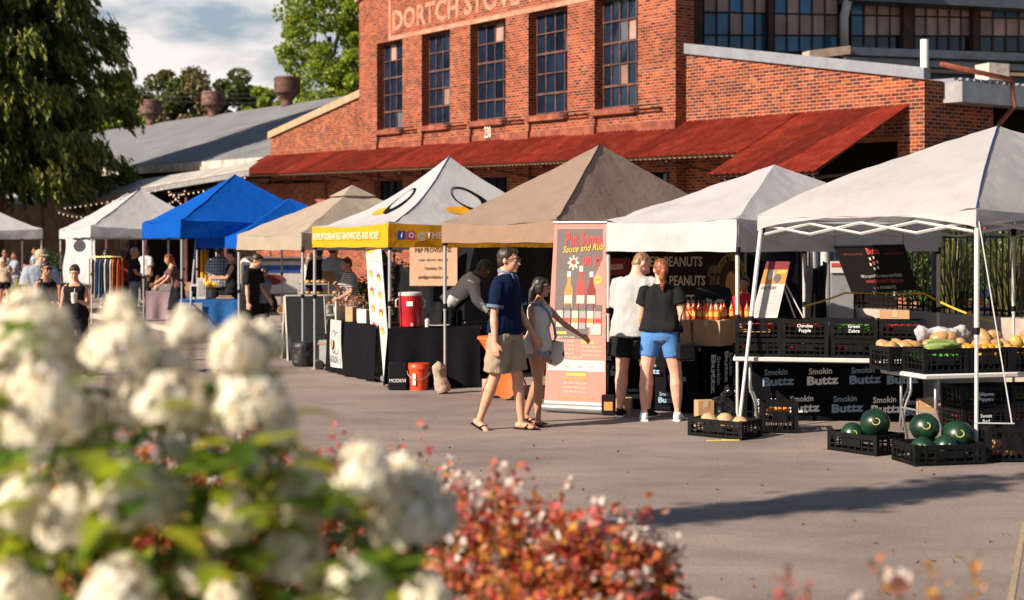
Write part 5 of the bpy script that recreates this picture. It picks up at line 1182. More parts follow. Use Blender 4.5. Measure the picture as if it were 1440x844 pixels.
# ---- produce tables A and B with crates
rzA=-11; xA=V((math.cos(R(rzA)),math.sin(R(rzA)),0)); yA=V((-xA.y,xA.x,0)); TA=V((2.165,13.93,0)); hA=.69
table('left white folding table carrying two layers of black crates',TA,rzA,1.85,.5,hA,group='market tables')
cards=[None,('Cherokee','Purple'),('Green','Zebra'),None]; cols=['leftmost','second from left','third from left','rightmost']
tom=fruit('tomato',.033,M_tom); org=fruit('orange_tomato',.036,M_org); gtom=fruit('pepper',.035,M_grn,(1,1,1.3)); sqm=fruit('squash',.05,M_yelq,(1,1,1.25),M_grn); butm=fruit('butternut_squash',.06,M_but,(1,1,1.5),M_but); lemm=fruit('summer_squash',.045,M_lem,(.8,.8,2.2),M_grn)
for k in range(2):
    for i in range(4):
        c=crate('black crate in the %s row of the left produce table, %s in it'%(('lower','upper')[k],cols[i]),TA+xA*(.235+i*.46)+yA*.25+V((0,0,hA+k*.188)),rzA+U(-2,2),.44,.36,.185,card=cards[i] if k==1 else None)
        if k==1 and i in(0,3): fill(c,tom,'tomato','red tomato in the upper crates of the left produce table','tomato','tomatoes on the left produce table',.42,.34,.11,.033,30)
        if k==1 and i==1: fill(c,tom,'tomato','red tomato in the upper crates of the left produce table','tomato','tomatoes on the left produce table',.42,.34,.12,.033,18)
        if k==1 and i==2: fill(c,gtom,'green_tomato','green pepper in the third upper crate of the left produce table','pepper','green peppers',.42,.34,.10,.035,18)
        if k==0: fill(c,org if i==3 else tom,'tomato','tomato seen through the lower crates of the left produce table','tomato','tomatoes in lower crates',.42,.34,.10,.033,10)
bx('flat cardboard tray lying on the right upper crates',TA+xA*1.55+yA*.3+V((0,0,hA+.378)),rzA,(.27,.2,.08))
rzB=16; xB=V((math.cos(R(rzB)),math.sin(R(rzB)),0)); yB=V((-xB.y,xB.x,0)); TB=V((3.47,11.96,0)); hB=.69
table('right white folding table carrying the squash crates',TB,rzB,2.2,.72,hB,group='market tables')
wb=.42
cb=['left front','second front','third front','fourth front','fifth front']
for i in range(5):
    c=crate('%s black crate on the right produce table'%cb[i],TB+xB*(.23+i*.432)+yB*.2+V((0,0,hB+.002)),rzB+U(-2,2),.42,.34,.21)
    if i==0: fill(c,gtom,'pepper','green pepper in the left front crate of the right table','pepper','green peppers',.4,.32,.13,.035,24)
    if i==1:
        fill(c,lemm,'summer_squash','yellow summer squash in the second crate of the right table','squash','summer squash',.4,.32,.12,.05,10); fill(c,org,'orange_tomato','orange tomato heaped on the second crate of the right table','tomato','orange tomatoes',.4,.32,.2,.036,16)
    if i in(2,3): fill(c,sqm,'squash','pale yellow squash heaped in the crates right of the canopy leg','squash','pale squash',.4,.32,.17,.055,18,2)
    if i==4: fill(c,lemm,'summer_squash','bright yellow squash heaped in the rightmost crates','squash','bright squash',.4,.32,.17,.05,14,2)
for i in range(4):
    c=crate('%s black crate in the back row of the right produce table'%('first','second','third','fourth')[i],TB+xB*(.1+i*.45)+yB*.54+V((0,0,hB+.002)),rzB+U(-2,2),.42,.32,.21)
    if i<2: fill(c,butm,'butternut_squash','tan butternut squash heaped in the back crates beside the cloth','squash','butternut squash',.4,.3,.19,.06,12,2 if i==1 else 1)
    else: fill(c,butm,'butternut_squash','tan butternut squash heaped in the right back crates','squash','butternut squash',.4,.3,.19,.06,14,2)
# corn ears and a folded white cloth on the crates
for i in range(6):
    q=MB(); q.loft([(-.12,0,0),(-.09,0,0),(0,0,.003),(.08,0,0),(.13,0,0)],[.008,.024,.027,.018,.004],8); o=q.build('corn_ear',M_corn,None,smooth=True); o.location=l2w(_o:=bpy.data.objects['folding_table'],(0,0,0)) if False else TB+xB*(.16+U(0,.24))+yB*U(.08,.3)+V((0,0,hB+.215+.02*(i%3))); o.rotation_euler=(U(-.2,.2),U(-.2,.2),R(rzB)+U(-.5,.5)); tag(o,'ear of corn in green husk on the left front crates','corn','ears of corn')
q=MB(); 
q.loft([(-.24,0,.02),(-.2,0,.04),(-.05,.01,.045),(.1,0,.04),(.22,.01,.05),(.27,0,.02)],[(.05,.02),(.08,.045),(.085,.05),(.08,.045),(.07,.045),(.03,.02)],12); o=realize(q,'folded_cloth',C_white2,None,.012,1,.02,12,8); o.location=TB+xB*.55+yB*.60+V((0,0,hB+.27)); o.rotation_euler=(0,0,R(rzB-6)); tag(o,'crumpled white cloth lying over the back crates beside the squash','cloth')
# stacks under table B and on the ground
for k,(z,l) in enumerate(((.0,'lowest'),(.188,'middle'),(.376,'topmost'))):
    for j in range(2):
        c=crate('%s crate of the %s stack under the right table'%(l,('left','right')[j]),V((4.05+j*.46,12.45+j*.1,z)),12,.44,.36,.185,card=('Jalapeno','Peppers') if (k==2 and j==0) else (('Sweet','Red') if (k==1 and j==0) else None))
        fill(c,gtom if k==2 else tom,'pepper' if k==2 else 'red_pepper','green pepper in the topmost under-table crates' if k==2 else 'red pepper seen through the crates under the right table','pepper','green peppers' if k==2 else 'red peppers under the table',.42,.34,.11,.034,12)
bx('small brown carton standing under the right table',(3.72,12.75,.2),-4,(.16,.14,.2)); 
cw=crate('deep black crate weighing down the canopy leg at the right',V((4.10,11.82,0)),2,.42,.34,.29)
pot=fruit('potato',.04,M_but,(1,1,1.2)); fill(cw,pot,'potato','potato inside the deep crate beside the canopy leg','potato','potatoes',.4,.32,.08,.04,22,2)
c2=crate('black crate of watermelons nearest the camera',V((3.50,11.68,0)),12,.62,.40,.17); c1=crate('smaller black crate of watermelons left of the nearest one',V((3.06,12.30,0)),-52,.52,.38,.17)
mel=fruit('watermelon',.13,M_melon,(1,1,.95))
def melon(label,loc,s):
    t=place(mel,'watermelon',loc,label,'watermelon','watermelons in the front crates',sc=s,rot=(U(-.3,.3),U(-.3,.3),U(0,6))); 
    q=MB(); pts=[]; a0=U(2.6,3.4)
    for i in range(16):
        a=i/15*4.6+a0; d=V((.0+.028*math.cos(a)-.02,0,.03*math.sin(a)+.03)); 
        v=V((d.x*1.2,-.13,d.z)).normalized()*.133*s; pts.append(v)
    q.tube(pts,.0035,5); o=q.build('wax_scrawl',M_scrawl,None,smooth=True); o.parent=t; o.matrix_parent_inverse=(Matrix.LocRotScale(None,t.rotation_euler,t.scale)).inverted(); return t
melon('big glossy watermelon on top of the left watermelon crate',l2w(c1,(.08,.02,.25)),1.0); melon('watermelon sunk low in the left watermelon crate',l2w(c1,(-.14,.0,.13)),.85)
melon('highest watermelon, propped at the back of the nearest crate',l2w(c2,(-.05,.13,.27)),.95); melon('large dark watermelon at the right of the nearest crate',l2w(c2,(.2,.04,.21)),1.02)
melon('low watermelon at the front left of the nearest crate',l2w(c2,(-.17,-.06,.12)),.8); melon('low watermelon at the front middle of the nearest crate',l2w(c2,(.03,-.07,.13)),.82)
c3=crate('black crate of cantaloupes at the foot of the leaning canopy leg',V((1.99,13.30,0)),-40,.58,.36,.17); can=fruit('cantaloupe',.085,M_cant)
for i,(x,y,z) in enumerate(((-.19,.03,.12),(-.01,.02,.13),(.17,.0,.11),(.1,.1,.1),(-.1,-.08,.10))): place(can,'cantaloupe',l2w(c3,(x,y,z)),('leftmost cantaloupe in its crate','middle cantaloupe in its crate','cantaloupe at the right end of its crate','cantaloupe at the back of its crate','cantaloupe at the front of its crate')[i],'cantaloupe','cantaloupes')
c4_=crate('deep milk crate of peppers under the left produce table',V((2.56,13.66,0)),-6,.34,.34,.29); fill(c4_,org,'orange_tomato','orange tomato in the deep milk crate','tomato','orange tomatoes',.32,.32,.20,.036,20)
q=MB(); q.box((0,0,.006),(.30,.05,.006),rot=(0,0,.15)); q.box((.05,.03,.008),(.12,.02,.006),rot=(0,0,-.3)); o=q.build('wood_scrap',M_scrawl,None); o.location=GX(1017,12.95); tag(o,'thin yellow strip lying on the street before the cantaloupes','scrap')

# ---- roll-up banners, posters, hanging banners (real sheets of print)
def sheet(label,cat,name,c4p,th,bgmat,foot=None,group=None,top=None):
    """c4p: bottom left, bottom right, top right, top left in the world"""
    bl,br,tr,tl=[V(p) for p in c4p]; n0=(br-bl).cross(tr-bl).normalized(); tl=tl-n0*((tl-bl).dot(n0)); o0=(bl+br)/2; t=empty(name,(o0.x,o0.y,gz(o0) if foot else bl.z),0,label,cat,group); og=t.location
    nrm=(br-bl).cross(tl-bl).normalized()
    q=MB(); q.slab([bl-og,br-og,tr-og,tl-og],-nrm*th); q.build('panel',bgmat,t)
    def pt(u,v,e=0): return (bl.lerp(br,u)).lerp(tl.lerp(tr,u),v)+nrm*e-og
    if foot:
        q=MB(); rt=(br-bl).normalized(); q.loft([bl-og-rt*.01-V((0,0,.035)),br-og+rt*.01-V((0,0,.035))],[(.045,.045)]*2,10); q.build('base',M_tube,t,smooth=40)
        q=MB(); q.loft([tl-og-rt*.01,tr-og+rt*.01],[.016]*2,8); q.build('top_rail',M_tube,t)
    return t,pt,(br-bl).normalized(),(tl-bl).normalized()
def quad(t,pt,u0,v0,u1,v1,mat,name='print_block',e=.002):
    q=MB(); q.add([pt(u0,v0,e),pt(u1,v0,e),pt(u1,v1,e),pt(u0,v1,e)],[(0,1,2,3)]); return q.build(name,mat,t)
def poly(t,pt,pts,mat,name='print_block',e=.003):
    q=MB(); q.add([pt(u,v,e) for u,v in pts],[tuple(range(len(pts)))]); return q.build(name,mat,t)
def ell(t,pt,u,v,ru,rv,mat,name='print_disc',e=.004,n=20): return poly(t,pt,[(u+ru*math.cos(math.tau*i/n),v+rv*math.sin(math.tau*i/n)) for i in range(n)],mat,name,e)
pr=lambda n,c:plain(n,[q*.72 for q in c],.6,bs=0,var=.05,spec=.12)
I_coral=pr('coral_print',(.86,.30,.25)); I_char=pr('charcoal_print',(.20,.165,.165)); I_yel=pr('yellow_print',(.80,.55,.12)); I_redp=pr('red_print',(.62,.10,.08)); I_cream=pr('cream_print',(.78,.68,.55)); I_or=pr('orange_print',(.75,.32,.10)); I_gr=pr('grey_print',(.42,.40,.40)); I_dr=pr('dark_red_print',(.3,.06,.05)); I_wh=pr('chalk_white_print',(.74,.70,.66)); I_bl=pr('deep_blue_print',(.05,.10,.3))
t,pt,rt,up=sheet('tall coral and charcoal roll-up banner advertising sauce and rub','banner','rollup_banner',[V((.345,15.25,.09)),V((.985,14.98,.09)),V((1.0,15.12,2.03)),V((.475,15.38,2.03))],.006,I_coral,True)
poly(t,pt,[(.06,.965),(.94,.965),(.94,.80),(.72,.66),(.70,.36),(.10,.36)],I_char,e=.0015)
text(t,'banner_lettering','Put Some',pt(.24,.875,.004),rt,up,h=.145,w=.40,mat=I_redp,bold=.03); text(t,'banner_lettering','on it',pt(.56,.765,.004),rt,up,h=.13,w=.20,mat=I_redp,bold=.03)
text(t,'banner_lettering','Sauce and Rub',pt(.19,.832,.007),rt+up*.08,up+rt*.18,h=.075,w=.46,mat=I_yel,bold=.012)
q=MB()
for i in range(8): a=math.tau*i/8; q.add([pt(.40+.09*math.cos(a+b_)*f,.80-.022+.034*math.sin(a+b_)*f,.005) for b_,f in ((-.2,.7),(.2,.7),(.15,1.2),(-.15,1.2))],[(0,1,2,3)])
q.build('emblem_teeth',I_cream,t); ell(t,pt,.40,.778,.075,.027,I_cream); ell(t,pt,.40,.782,.045,.014,I_redp,e=.006)
for u,c,hh in ((.33,I_or,.0),(.55,I_redp,.03),(.74,I_dr,.0)):
    poly(t,pt,[(u-.075,.53),(u+.075,.53),(u+.075,.63+hh),(u+.03,.67+hh),(u+.03,.715+hh),(u-.03,.715+hh),(u-.03,.67+hh),(u-.075,.63+hh)],c,'printed_bottle',.004); quad(t,pt,u-.07,.555,u+.07,.60,I_cream,'printed_label',.006); quad(t,pt,u-.035,.70+hh,u+.035,.73+hh,I_wh,'printed_cap',.006)
for i in range(6):
    u=.19+i*.135; quad(t,pt,u-.055,.425-.01*(i in(2,3)),u+.055,.545-.015*(i in(2,3)),(I_cream,I_gr)[i%2],'printed_jar',.007); quad(t,pt,u-.055,.515,u+.055,.55,I_char,'printed_lid',.009); quad(t,pt,u-.055,.45,u+.055,.475,(I_or,I_redp)[i%2],'printed_label',.009)
ell(t,pt,.86,.685,.07,.024,I_yel); text(t,'banner_lettering','WICKED SWEET',pt(.81,.682,.007),rt,up,h=.02,w=.06,mat=I_redp)
quad(t,pt,.74,.385,.92,.44,I_cream,e=.010)
for j,s in enumerate(('Original Dry Rub','Smokin Rub','Garlic Dry Rub','Spicy Dry Rub','Brisket Blend')): text(t,'banner_lettering',s,pt(.10,.365-.023*j,.004),rt,up,h=.022,w=.24,mat=I_cream,bold=.02)
for j,s in enumerate(('Buttz Sauce','Hot Buttz Sauce','Smokin White Sauce')): text(t,'banner_lettering',s,pt(.60,.315-.023*j,.004),rt,up,h=.022,w=.22,mat=I_cream,bold=.02)
quad(t,pt,.10,.385,.32,.40,I_yel); quad(t,pt,.58,.335,.80,.35,I_yel); quad(t,pt,.03,.185,.985,.245,I_wh); text(t,'banner_lettering','AS SEEN ON',pt(.36,.252,.004),rt,up,h=.022,w=.17,mat=I_cream,bold=.02)
for j in range(4): text(t,'banner_lettering',('BBQ','RADIO','PRESS','LOCAL')[j],pt(.12+.2*j,.205,.006),rt,up,h=.02,w=.06,mat=I_gr)
quad(t,pt,.34,.158,.68,.175,I_yel)
for j,s in enumerate(('Includes Six Bottles','Buttz Sauce','Smokin White Sauce','Hot Buttz Sauce')): text(t,'banner_lettering',s,pt(.5,.138-.024*j,.004),rt,up,h=.026,w=.26,mat=(I_yel,I_cream)[j>0],align='CENTER',bold=.02)
text(t,'banner_lettering','WWW.SMOKINBUTTZBBQ.COM',pt(.5,.035,.004),rt,up,h=.024,w=.42,mat=I_yel,align='CENTER',bold=.01)
quad(t,pt,.0,.0,1.,.018,I_wh)
t,pt,rt,up=sheet('tall white menu banner standing before the yellow canopy leg','banner','rollup_banner',[V((-1.86,19.05,.09)),V((-1.555,18.25,.09)),V((-1.70,18.3,1.93)),V((-1.95,19.0,1.95))],.006,I_wh,True)
poly(t,pt,[(0,.87),(.35,.86),(.6,.89),(1,.90),(1,.935),(.6,.93),(.35,.895),(0,.90)],I_yel); text(t,'banner_lettering','EGGDROP',pt(.3,.945,.004),rt,up,h=.05,w=.4,mat=M_ink)
text(t,'banner_lettering','Served on toasted',pt(.14,.83,.004),rt,up,h=.03,w=.55,mat=I_gr); text(t,'banner_lettering','brioche with',pt(.24,.80,.004),rt,up,h=.03,w=.4,mat=I_gr)
for j in range(4):
    for i in range(2):
        v=.72-.125*j-.02*i; u=.25+.48*i; ell(t,pt,u,v,.12,.028,(I_or,I_redp)[(i+j)%2],e=.004); ell(t,pt,u,v-.012,.1,.016,I_yel,e=.006)
        for k in range(4): text(t,'banner_lettering',('egg and cheese','bulgogi beef','spicy pork','bacon avocado')[(i+j+k)%4],pt(u-.14,v-.05-.015*k,.004),rt,up,h=.016,w=.2,mat=I_gr)
for j in range(8): text(t,'banner_lettering','sauces and sides',pt(.18+.4*(j%2),.20-.03*(j//2),.004),rt,up,h=.016,w=.22,mat=I_gr)
# hanging black banner under the white canopy
t,pt,rt,up=sheet('black hanging banner with red and white print under the white canopy','banner','hanging_banner',[P(1197,411,15.2),P(1291,408,15.0),P(1272,345,15.0),P(1172,347,15.2)],.004,pr('black_vinyl',(.010,.008,.009)),False)
text(t,'banner_lettering','Buttz',pt(.44,.82,.004),rt,up,h=.07,w=.13,mat=I_redp,bold=.03); text(t,'banner_lettering','100% Seasoned & Ready',pt(.10,.80,.004),rt,up,h=.025,w=.2,mat=I_dr); text(t,'banner_lettering','100% Seasoned & Real Flavor',pt(.68,.80,.004),rt,up,h=.025,w=.2,mat=I_dr)
for i in range(6): a=math.tau*i/6+.2; quad(t,pt,.49+.055*math.cos(a)-.012,.62+.13*math.sin(a)-.03,.49+.055*math.cos(a)+.012,.62+.13*math.sin(a)+.03,I_wh)
ell(t,pt,.49,.62,.02,.05,I_redp); text(t,'banner_lettering','BBQ so good, PIGS are dying to get SMOKED!!',pt(.24,.31,.004),rt,up,h=.032,w=.42,mat=I_wh); text(t,'banner_lettering','WWW.SMOKINBUTTZBBQ.COM',pt(.28,.185,.004),rt,up,h=.036,w=.38,mat=I_redp)
text(t,'banner_lettering','SMOKINBUTTZ',pt(.46,.05,.004),rt,up,h=.034,w=.16,mat=I_wh); quad(t,pt,.36,.05,.385,.10,I_bl); quad(t,pt,.41,.05,.435,.10,I_redp)
q=MB(); q.cyl(t.matrix_basis@V((0,0,0))*0+pt(0,1.0),pt(1,1.0),.012); q.build('rail',M_black,t)
for u in (.02,.98): q=MB(); q.cyl(pt(u,1.0),pt(u,1.0)+V((0,0,.22)),.004); q.build('cord',M_black,t)
# tilted poster "our story"
t,pt,rt,up=sheet('tilted white and orange poster headed our story, on the crates','poster','story_poster',[P(1056,447,14.02),P(1093,447,14.0),P(1111,368,14.2),P(1078,368,14.22)],.006,I_wh,False)
quad(t,pt,.0,.60,1,1,I_or); quad(t,pt,0,.86,1,1,pr('maroon_print',(.28,.05,.06)),e=.004); ell(t,pt,.35,.76,.12,.1,I_wh,e=.005); ell(t,pt,.62,.70,.14,.08,I_char,e=.006); quad(t,pt,.55,.78,.95,.84,I_yel,e=.005)
text(t,'poster_lettering','OUR STORY',pt(.06,.50,.004),rt,up,h=.035,w=.15,mat=I_dr,bold=.02)
for j in range(12): text(t,'poster_lettering','we began smoking meats for family and friends',pt(.06,.45-.034*j,.004),rt,up,h=.010,w=.22,mat=I_gr)
q=MB(); a=pt(.5,.9,-.02); 
for p_ in (P(1130,447,14.15),P(1118,447,14.2)): q.cyl(a,p_-t.location,.008)
q.build('easel_leg',M_legw,t)
# peanut banner, tarps
t,pt,rt,up=sheet('dark brown banner with cream letters about peanuts behind the vendor','banner','hanging_banner',[GX(890,17.95,.85),GX(1046,18.35,.85),GX(1046,18.35,1.72),GX(890,17.95,1.72)],.004,pr('brown_vinyl',(.035,.018,.014)),False)
for j,s in enumerate(('FRIED PEANUTS','BOILED PEANUTS','PEANUT BUTTER')): text(t,'banner_lettering',s,pt(.04+.0*j,.78-.28*j,.004),rt,up,h=.125,w=(.88,.92,.9)[j],mat=I_cream,bold=.02)
ell(t,pt,.88,.55,.15,.42,pr('mustard_print',(.42,.26,.06)),e=.006); ell(t,pt,.88,.55,.11,.31,pr('umber_print',(.07,.035,.02)),e=.008); ell(t,pt,.88,.50,.05,.2,I_or,e=.010)
for i,chh in enumerate('BUCKIN NUTS'): a=R(160-14*i); text(t,'banner_lettering',chh,pt(.88+.13*math.cos(a)-.012,.55+.36*math.sin(a)-.05,.012),rt,up,h=.06,w=.03 if chh!=' ' else None,mat=M_ink,bold=.03)
M_tarp=cloth('black_mesh_tarp',(.010,.010,.012),rough=.6,wr=.8,wsc=3)
def tarp(label,a,b_,z0,z1,seed=0,amp=.06,mat=None,name='tarp'):
    a,b_=V(a),V(b_); n=V((-(b_-a).y,(b_-a).x,0)).normalized(); q=MB()
    q.grid(lambda s,v:a.lerp(b_,s)+V((0,0,z0+(z1-z0)*v-(.10*math.sin(math.pi*s)*v)))+n*amp*(noise.noise(V((s*7,v*1.5,seed)))+.4*math.sin(s*22+seed+v*3)),50,16,uv=False)
    o=q.build(name,mat or M_tarp,None,smooth=True); s_=o.modifiers.new('t','SOLIDIFY'); s_.thickness=.004; return tag(o,label,'tarp' if name=='tarp' else name)
tarp('long black tarp hung behind the brown canopy stall',GX(640,22.3),GX(872,18.9),.12,1.98,1); tarp('black tarp hung behind the sauce stall',GX(850,18.45),GX(1128,19.4),.12,1.9,2)
tarp('black cloth hung below the tan banner at the egg sandwich stall',GX(556,22.9),GX(646,22.1),.12,1.5,3)
tarp('dark tarp closing the side behind the canopy leg near the fence',GX(1128,19.0),GX(1160,17.6),.0,1.6,4)
t,pt,rt,up=sheet('tan cloth banner with dark lettering behind the cook','banner','hanging_banner',[P(576,402,22.2),P(643,402,21.9),P(643,346,21.9),P(576,346,22.2)],.004,cloth('tan_banner_cloth',(.42,.27,.18)),False)
for j,(s,w_,h_) in enumerate((('P&P PROVISIONS',.62,.075),('CLEAN · HEALTHY · DELICIOUS',.5,.035),('Charlotte TN',.3,.05),('pandpprovisions.com',.5,.06))): text(t,'banner_lettering',s,pt(.5,.84-.22*j,.004),rt,up,h=h_,w=w_,mat=pr('umber_ink',(.06,.03,.02)),align='CENTER',bold=.01)
t,pt,rt,up=sheet('small red checked mesh sign beside the roll-up banner','sign','hanging_sign',[P(853,388,18.2),P(886,386,18.2),P(886,362,18.2),P(853,364,18.2)],.004,stripes('red_check',(.02,.01,.01),(.35,.04,.04),14,check=True),False); quad(t,pt,.1,.35,.7,.65,I_wh); text(t,'sign_lettering','BBQ',pt(.2,.42,.004),rt,up,h=.05,w=.14,mat=I_redp)

# ---- egg sandwich stall
kx=V((math.cos(R(0)),0,0))
table('folding table under the black cloth with the red drink cooler',(-1.56,17.95),0,1.16,.7,.74,group='market tables'); drape('black cloth over the table with the red drink cooler',(-1.56,17.95),0,1.16,.7,.74,K_cloth,seed=4,zb=.02)
table('folding table under black cloth in front of the cook',(-.62,18.75),18,1.3,.6,.78,group='market tables'); drape('black cloth over the cook\'s table behind the walking man',(-.62,18.75),18,1.3,.6,.78,K_cloth,seed=5,zb=.13)
table('folding table under black cloth behind the menu banner',(-2.62,20.25),-62.5,1.85,.6,.74,group='market tables'); dS=drape('black cloth with white logo panel left of the menu banner',(-2.62,20.25),-62.5,1.85,.6,.74,K_cloth,seed=6)
q=MB(); q.grid(lambda s,v:V((.28+.42*s,-.065-.02*math.sin(s*5+v*3)*(1-v),.10+.66*v)),8,8,uv=False); o=q.build('logo_panel',C_white2,dS,smooth=True)
q=MB(); n_=30
for i in range(n_):
    a0,a1=math.tau*i/n_*.86+.5,math.tau*(i+1)/n_*.86+.5
    q.add([V((.50+(.10)*math.cos(a)*f,-.10,.46+.16*math.sin(a)*f)) for a,f in ((a0,1),(a1,1),(a1,.9),(a0,.9))],[(0,1,2,3)])
q.build('printed_ring',M_ink,dS); q=MB(); q.loft([V((.40,-.092,.42)),V((.40,-.096,.42))],[(.05,.07)]*2,14,ref=(1,0,0)); q.build('printed_disc',pr('pale_orange_print',(.8,.5,.2)),dS)
text(dS,'logo_lettering','EGGDROP',V((.31,-.11,.18)),V((1,0,0)),UP,h=.09,w=.36,mat=M_ink)
M_igloo=plain('red_cooler_plastic',(.42,.012,.02),.35,var=.1,bs=0)
ic=empty('drink_cooler',V((-1.30,18.2,.752)),0,'round red drink cooler with white lid on the black table','cooler'); q=MB(); q.lathe((0,0,0),[(.125,0),(.135,.01),(.14,.2),(.146,.21),(.15,.4)],22); q.build('barrel',M_igloo,ic,smooth=40); q=MB(); q.lathe((0,0,.4),[(.155,0),(.155,.03),(.14,.045),(.05,.05)],22); q.build('lid',M_legw,ic,smooth=40); q=MB(); q.cyl((.03,-.15,.04),(.03,-.19,.035),.018); q.build('tap',M_legw,ic)
for s in (-1,1): q=MB(); q.tube([(s*.15,0,.36),(s*.185,0,.34),(s*.185,0,.26),(s*.15,0,.25)],.012,6); q.build('handle',M_legw,ic,smooth=True)
q=MB(); q.box((.0,-.152,.30),(.08,.006,.06)); q.build('label',M_inkw,ic)
M_bucket=plain('orange_red_bucket',(.62,.06,.015),.35,var=.1,bs=0)
bk=empty('bucket',GX(589,17.65),0,'bright orange red bucket on the street below the black cloth','bucket'); q=MB(); q.lathe((0,0,0),[(.11,0),(.13,.26),(.14,.262),(.14,.30),(.134,.31),(.134,.33)],20); q.build('body',M_bucket,bk,smooth=35); q=MB(); q.tube([(.14*math.cos(a),-.06-.09*math.sin(a),.24-.10*math.sin(a)) for a in [math.pi*i/10 for i in range(11)]],.004,5); q.build('handle',M_tube,bk); q=MB(); q.box((-.05,-.128,.14),(.04,.006,.14)); q.build('label',M_inkw,bk)
db=empty('storage_bin',GX(560,17.68),0,'black storage bin with small white letters beside the orange red bucket','bin'); q=MB(); q.rbox((0,0,.17),(.24,.2,.34),.02); q.build('body',M_black,db,smooth=40); text(db,'bin_lettering','MODKVI',V((-.1,-.104,.10)),V((1,0,0)),UP,h=.045,w=.2,mat=M_inkw)
def things_on(lst):
    for (name,label,cat,loc,prof,mat,parts) in lst:
        t=empty(name,V(loc),0,label,cat); q=MB(); q.lathe((0,0,0),prof,14); q.build('body',mat,t,smooth=40)
        for (pn,pz,pp,pm) in parts: q=MB(); q.lathe((0,0,pz),pp,12); q.build(pn,pm,t,smooth=40)
things_on([('soap_bottle','clear soap bottle beside the red drink cooler','bottle',(-1.08,18.15,.752),[(.03,0),(.032,.09),(.012,.11)],M_paper,[('pump',.11,[(.006,0),(.006,.04),(.02,.045),(.02,.055)],M_black)]),
 ('serving_plate','white plate on the black table right of the cooler','plate',(-.93,18.15,.752),[(.07,0),(.14,.025),(.135,.03),(.06,.008)],M_legw,[]),
 ('paper_roll','white paper towel roll behind the red drink cooler','paper roll',(-1.33,18.5,.752),[(.06,0),(.06,.26),(.02,.26),(.02,.30)],M_paper,[]),
 ('steel_pan','shiny steel pan on the cook\'s table','pan',(-.12,19.05,.79),[(.12,0),(.15,.06),(.155,.06),(.13,.005)],M_tube,[]),
 ('steel_pan','second steel pan right of the cook','pan',(.3,19.2,.79),[(.10,0),(.13,.08),(.135,.08),(.11,.005)],M_tube,[]),
 ('glass_jar','clear tip jar on the black table left of the menu banner','jar',(-2.05,19.35,.752),[(.06,0),(.065,.02),(.065,.17),(.055,.18)],plain('clear_plastic',(.5,.46,.42),.1,bs=0),[('rim',.17,[(.068,0),(.068,.02)],M_tube)])])
for (x,y,l,sz,m) in ((-2.42,20.0,'tall white menu card on the black table above the logo panel',(.02,.20,.30),M_paper),(-2.20,19.6,'brown paper bag on the black table left of the menu banner',(.12,.16,.2),M_card),(-1.98,19.2,'white napkin box nearest the menu banner',(.14,.16,.18),M_paper)):
    t=empty('table_item',(x,y,.752),R(-30),l,'card' if 'card' in l else 'bag' if 'bag' in l else 'box'); t.name='menu_card' if 'card' in l else 'paper_bag' if 'bag' in l else 'napkin_box'; q=MB(); q.box((0,0,sz[2]/2),sz); q.build('body',m,t); q=MB(); q.box((-.02,0,sz[2]*.5),(sz[0],sz[1]*.6,sz[2]*.25)); q.build('print',I_gr if m is M_paper else I_dr,t)
M_gc=plain('grey_cooler_plastic',(.22,.22,.23),.4,bs=0)
wc=empty('wheeled_cooler',GX(466,20.7),R(-25),'grey wheeled cooler with orange rim by the black cloth','cooler'); q=MB(); q.rbox((0,0,.22),(.26,.3,.30),.025); q.build('body',M_gc,wc,smooth=40); q=MB(); q.rbox((0,0,.40),(.27,.31,.05),.015); q.build('lid',M_gc,wc,smooth=40); q=MB(); q.box((0,0,.372),(.272,.312,.012)); q.build('rim',I_or,wc)
for s in (-1,1): q=MB(); q.cyl((-.1,s*.17,.07),(-.1,s*.13,.07),.07,n=16); q.build('wheel',M_black,wc,smooth=40)
q=MB(); q.tube([(-.14,-.1,.3),(-.16,-.1,.5),(-.16,.1,.5),(-.14,.1,.3)],.01,6); q.build('handle',M_black,wc)
q=MB(); q.lathe((0,0,0),[(.15,0),(.17,.05),(.165,.30),(.14,.36),(.05,.37)],16); o=realize(q,'weight_bag',plain('black_nylon',(.012,.012,.013),.5,bs=.3),None,.015,1,.012,8); o.location=GX(427,21.2); tag(o,'round black weight bag at the beige canopy leg','bag')
ab=empty('chalkboard',GX(428,22.6),R(20),'folding black chalkboard sign under the beige canopy','sign')
for s in (-1,1):
    q=MB(); a=V((0,s*.26,.0)); b_=V((0,s*.02,1.0)); q.slab([a+V((-.30,0,0)),a+V((.30,0,0)),b_+V((.30,0,0)),b_+V((-.30,0,0))],(0,s*.015,0)); q.build('board',plain('chalkboard_black',(.02,.022,.022),.7,var=.3),ab)
    q=MB()
    for sx in (-1,1): q.loft([a+V((sx*.31,0,0)),b_+V((sx*.31,0,0))],.022,4)
    q.loft([b_+V((-.31,0,0)),b_+V((.31,0,0))],.022,4); q.build('frame',plain('pale_timber',(.38,.33,.28),.7),ab)
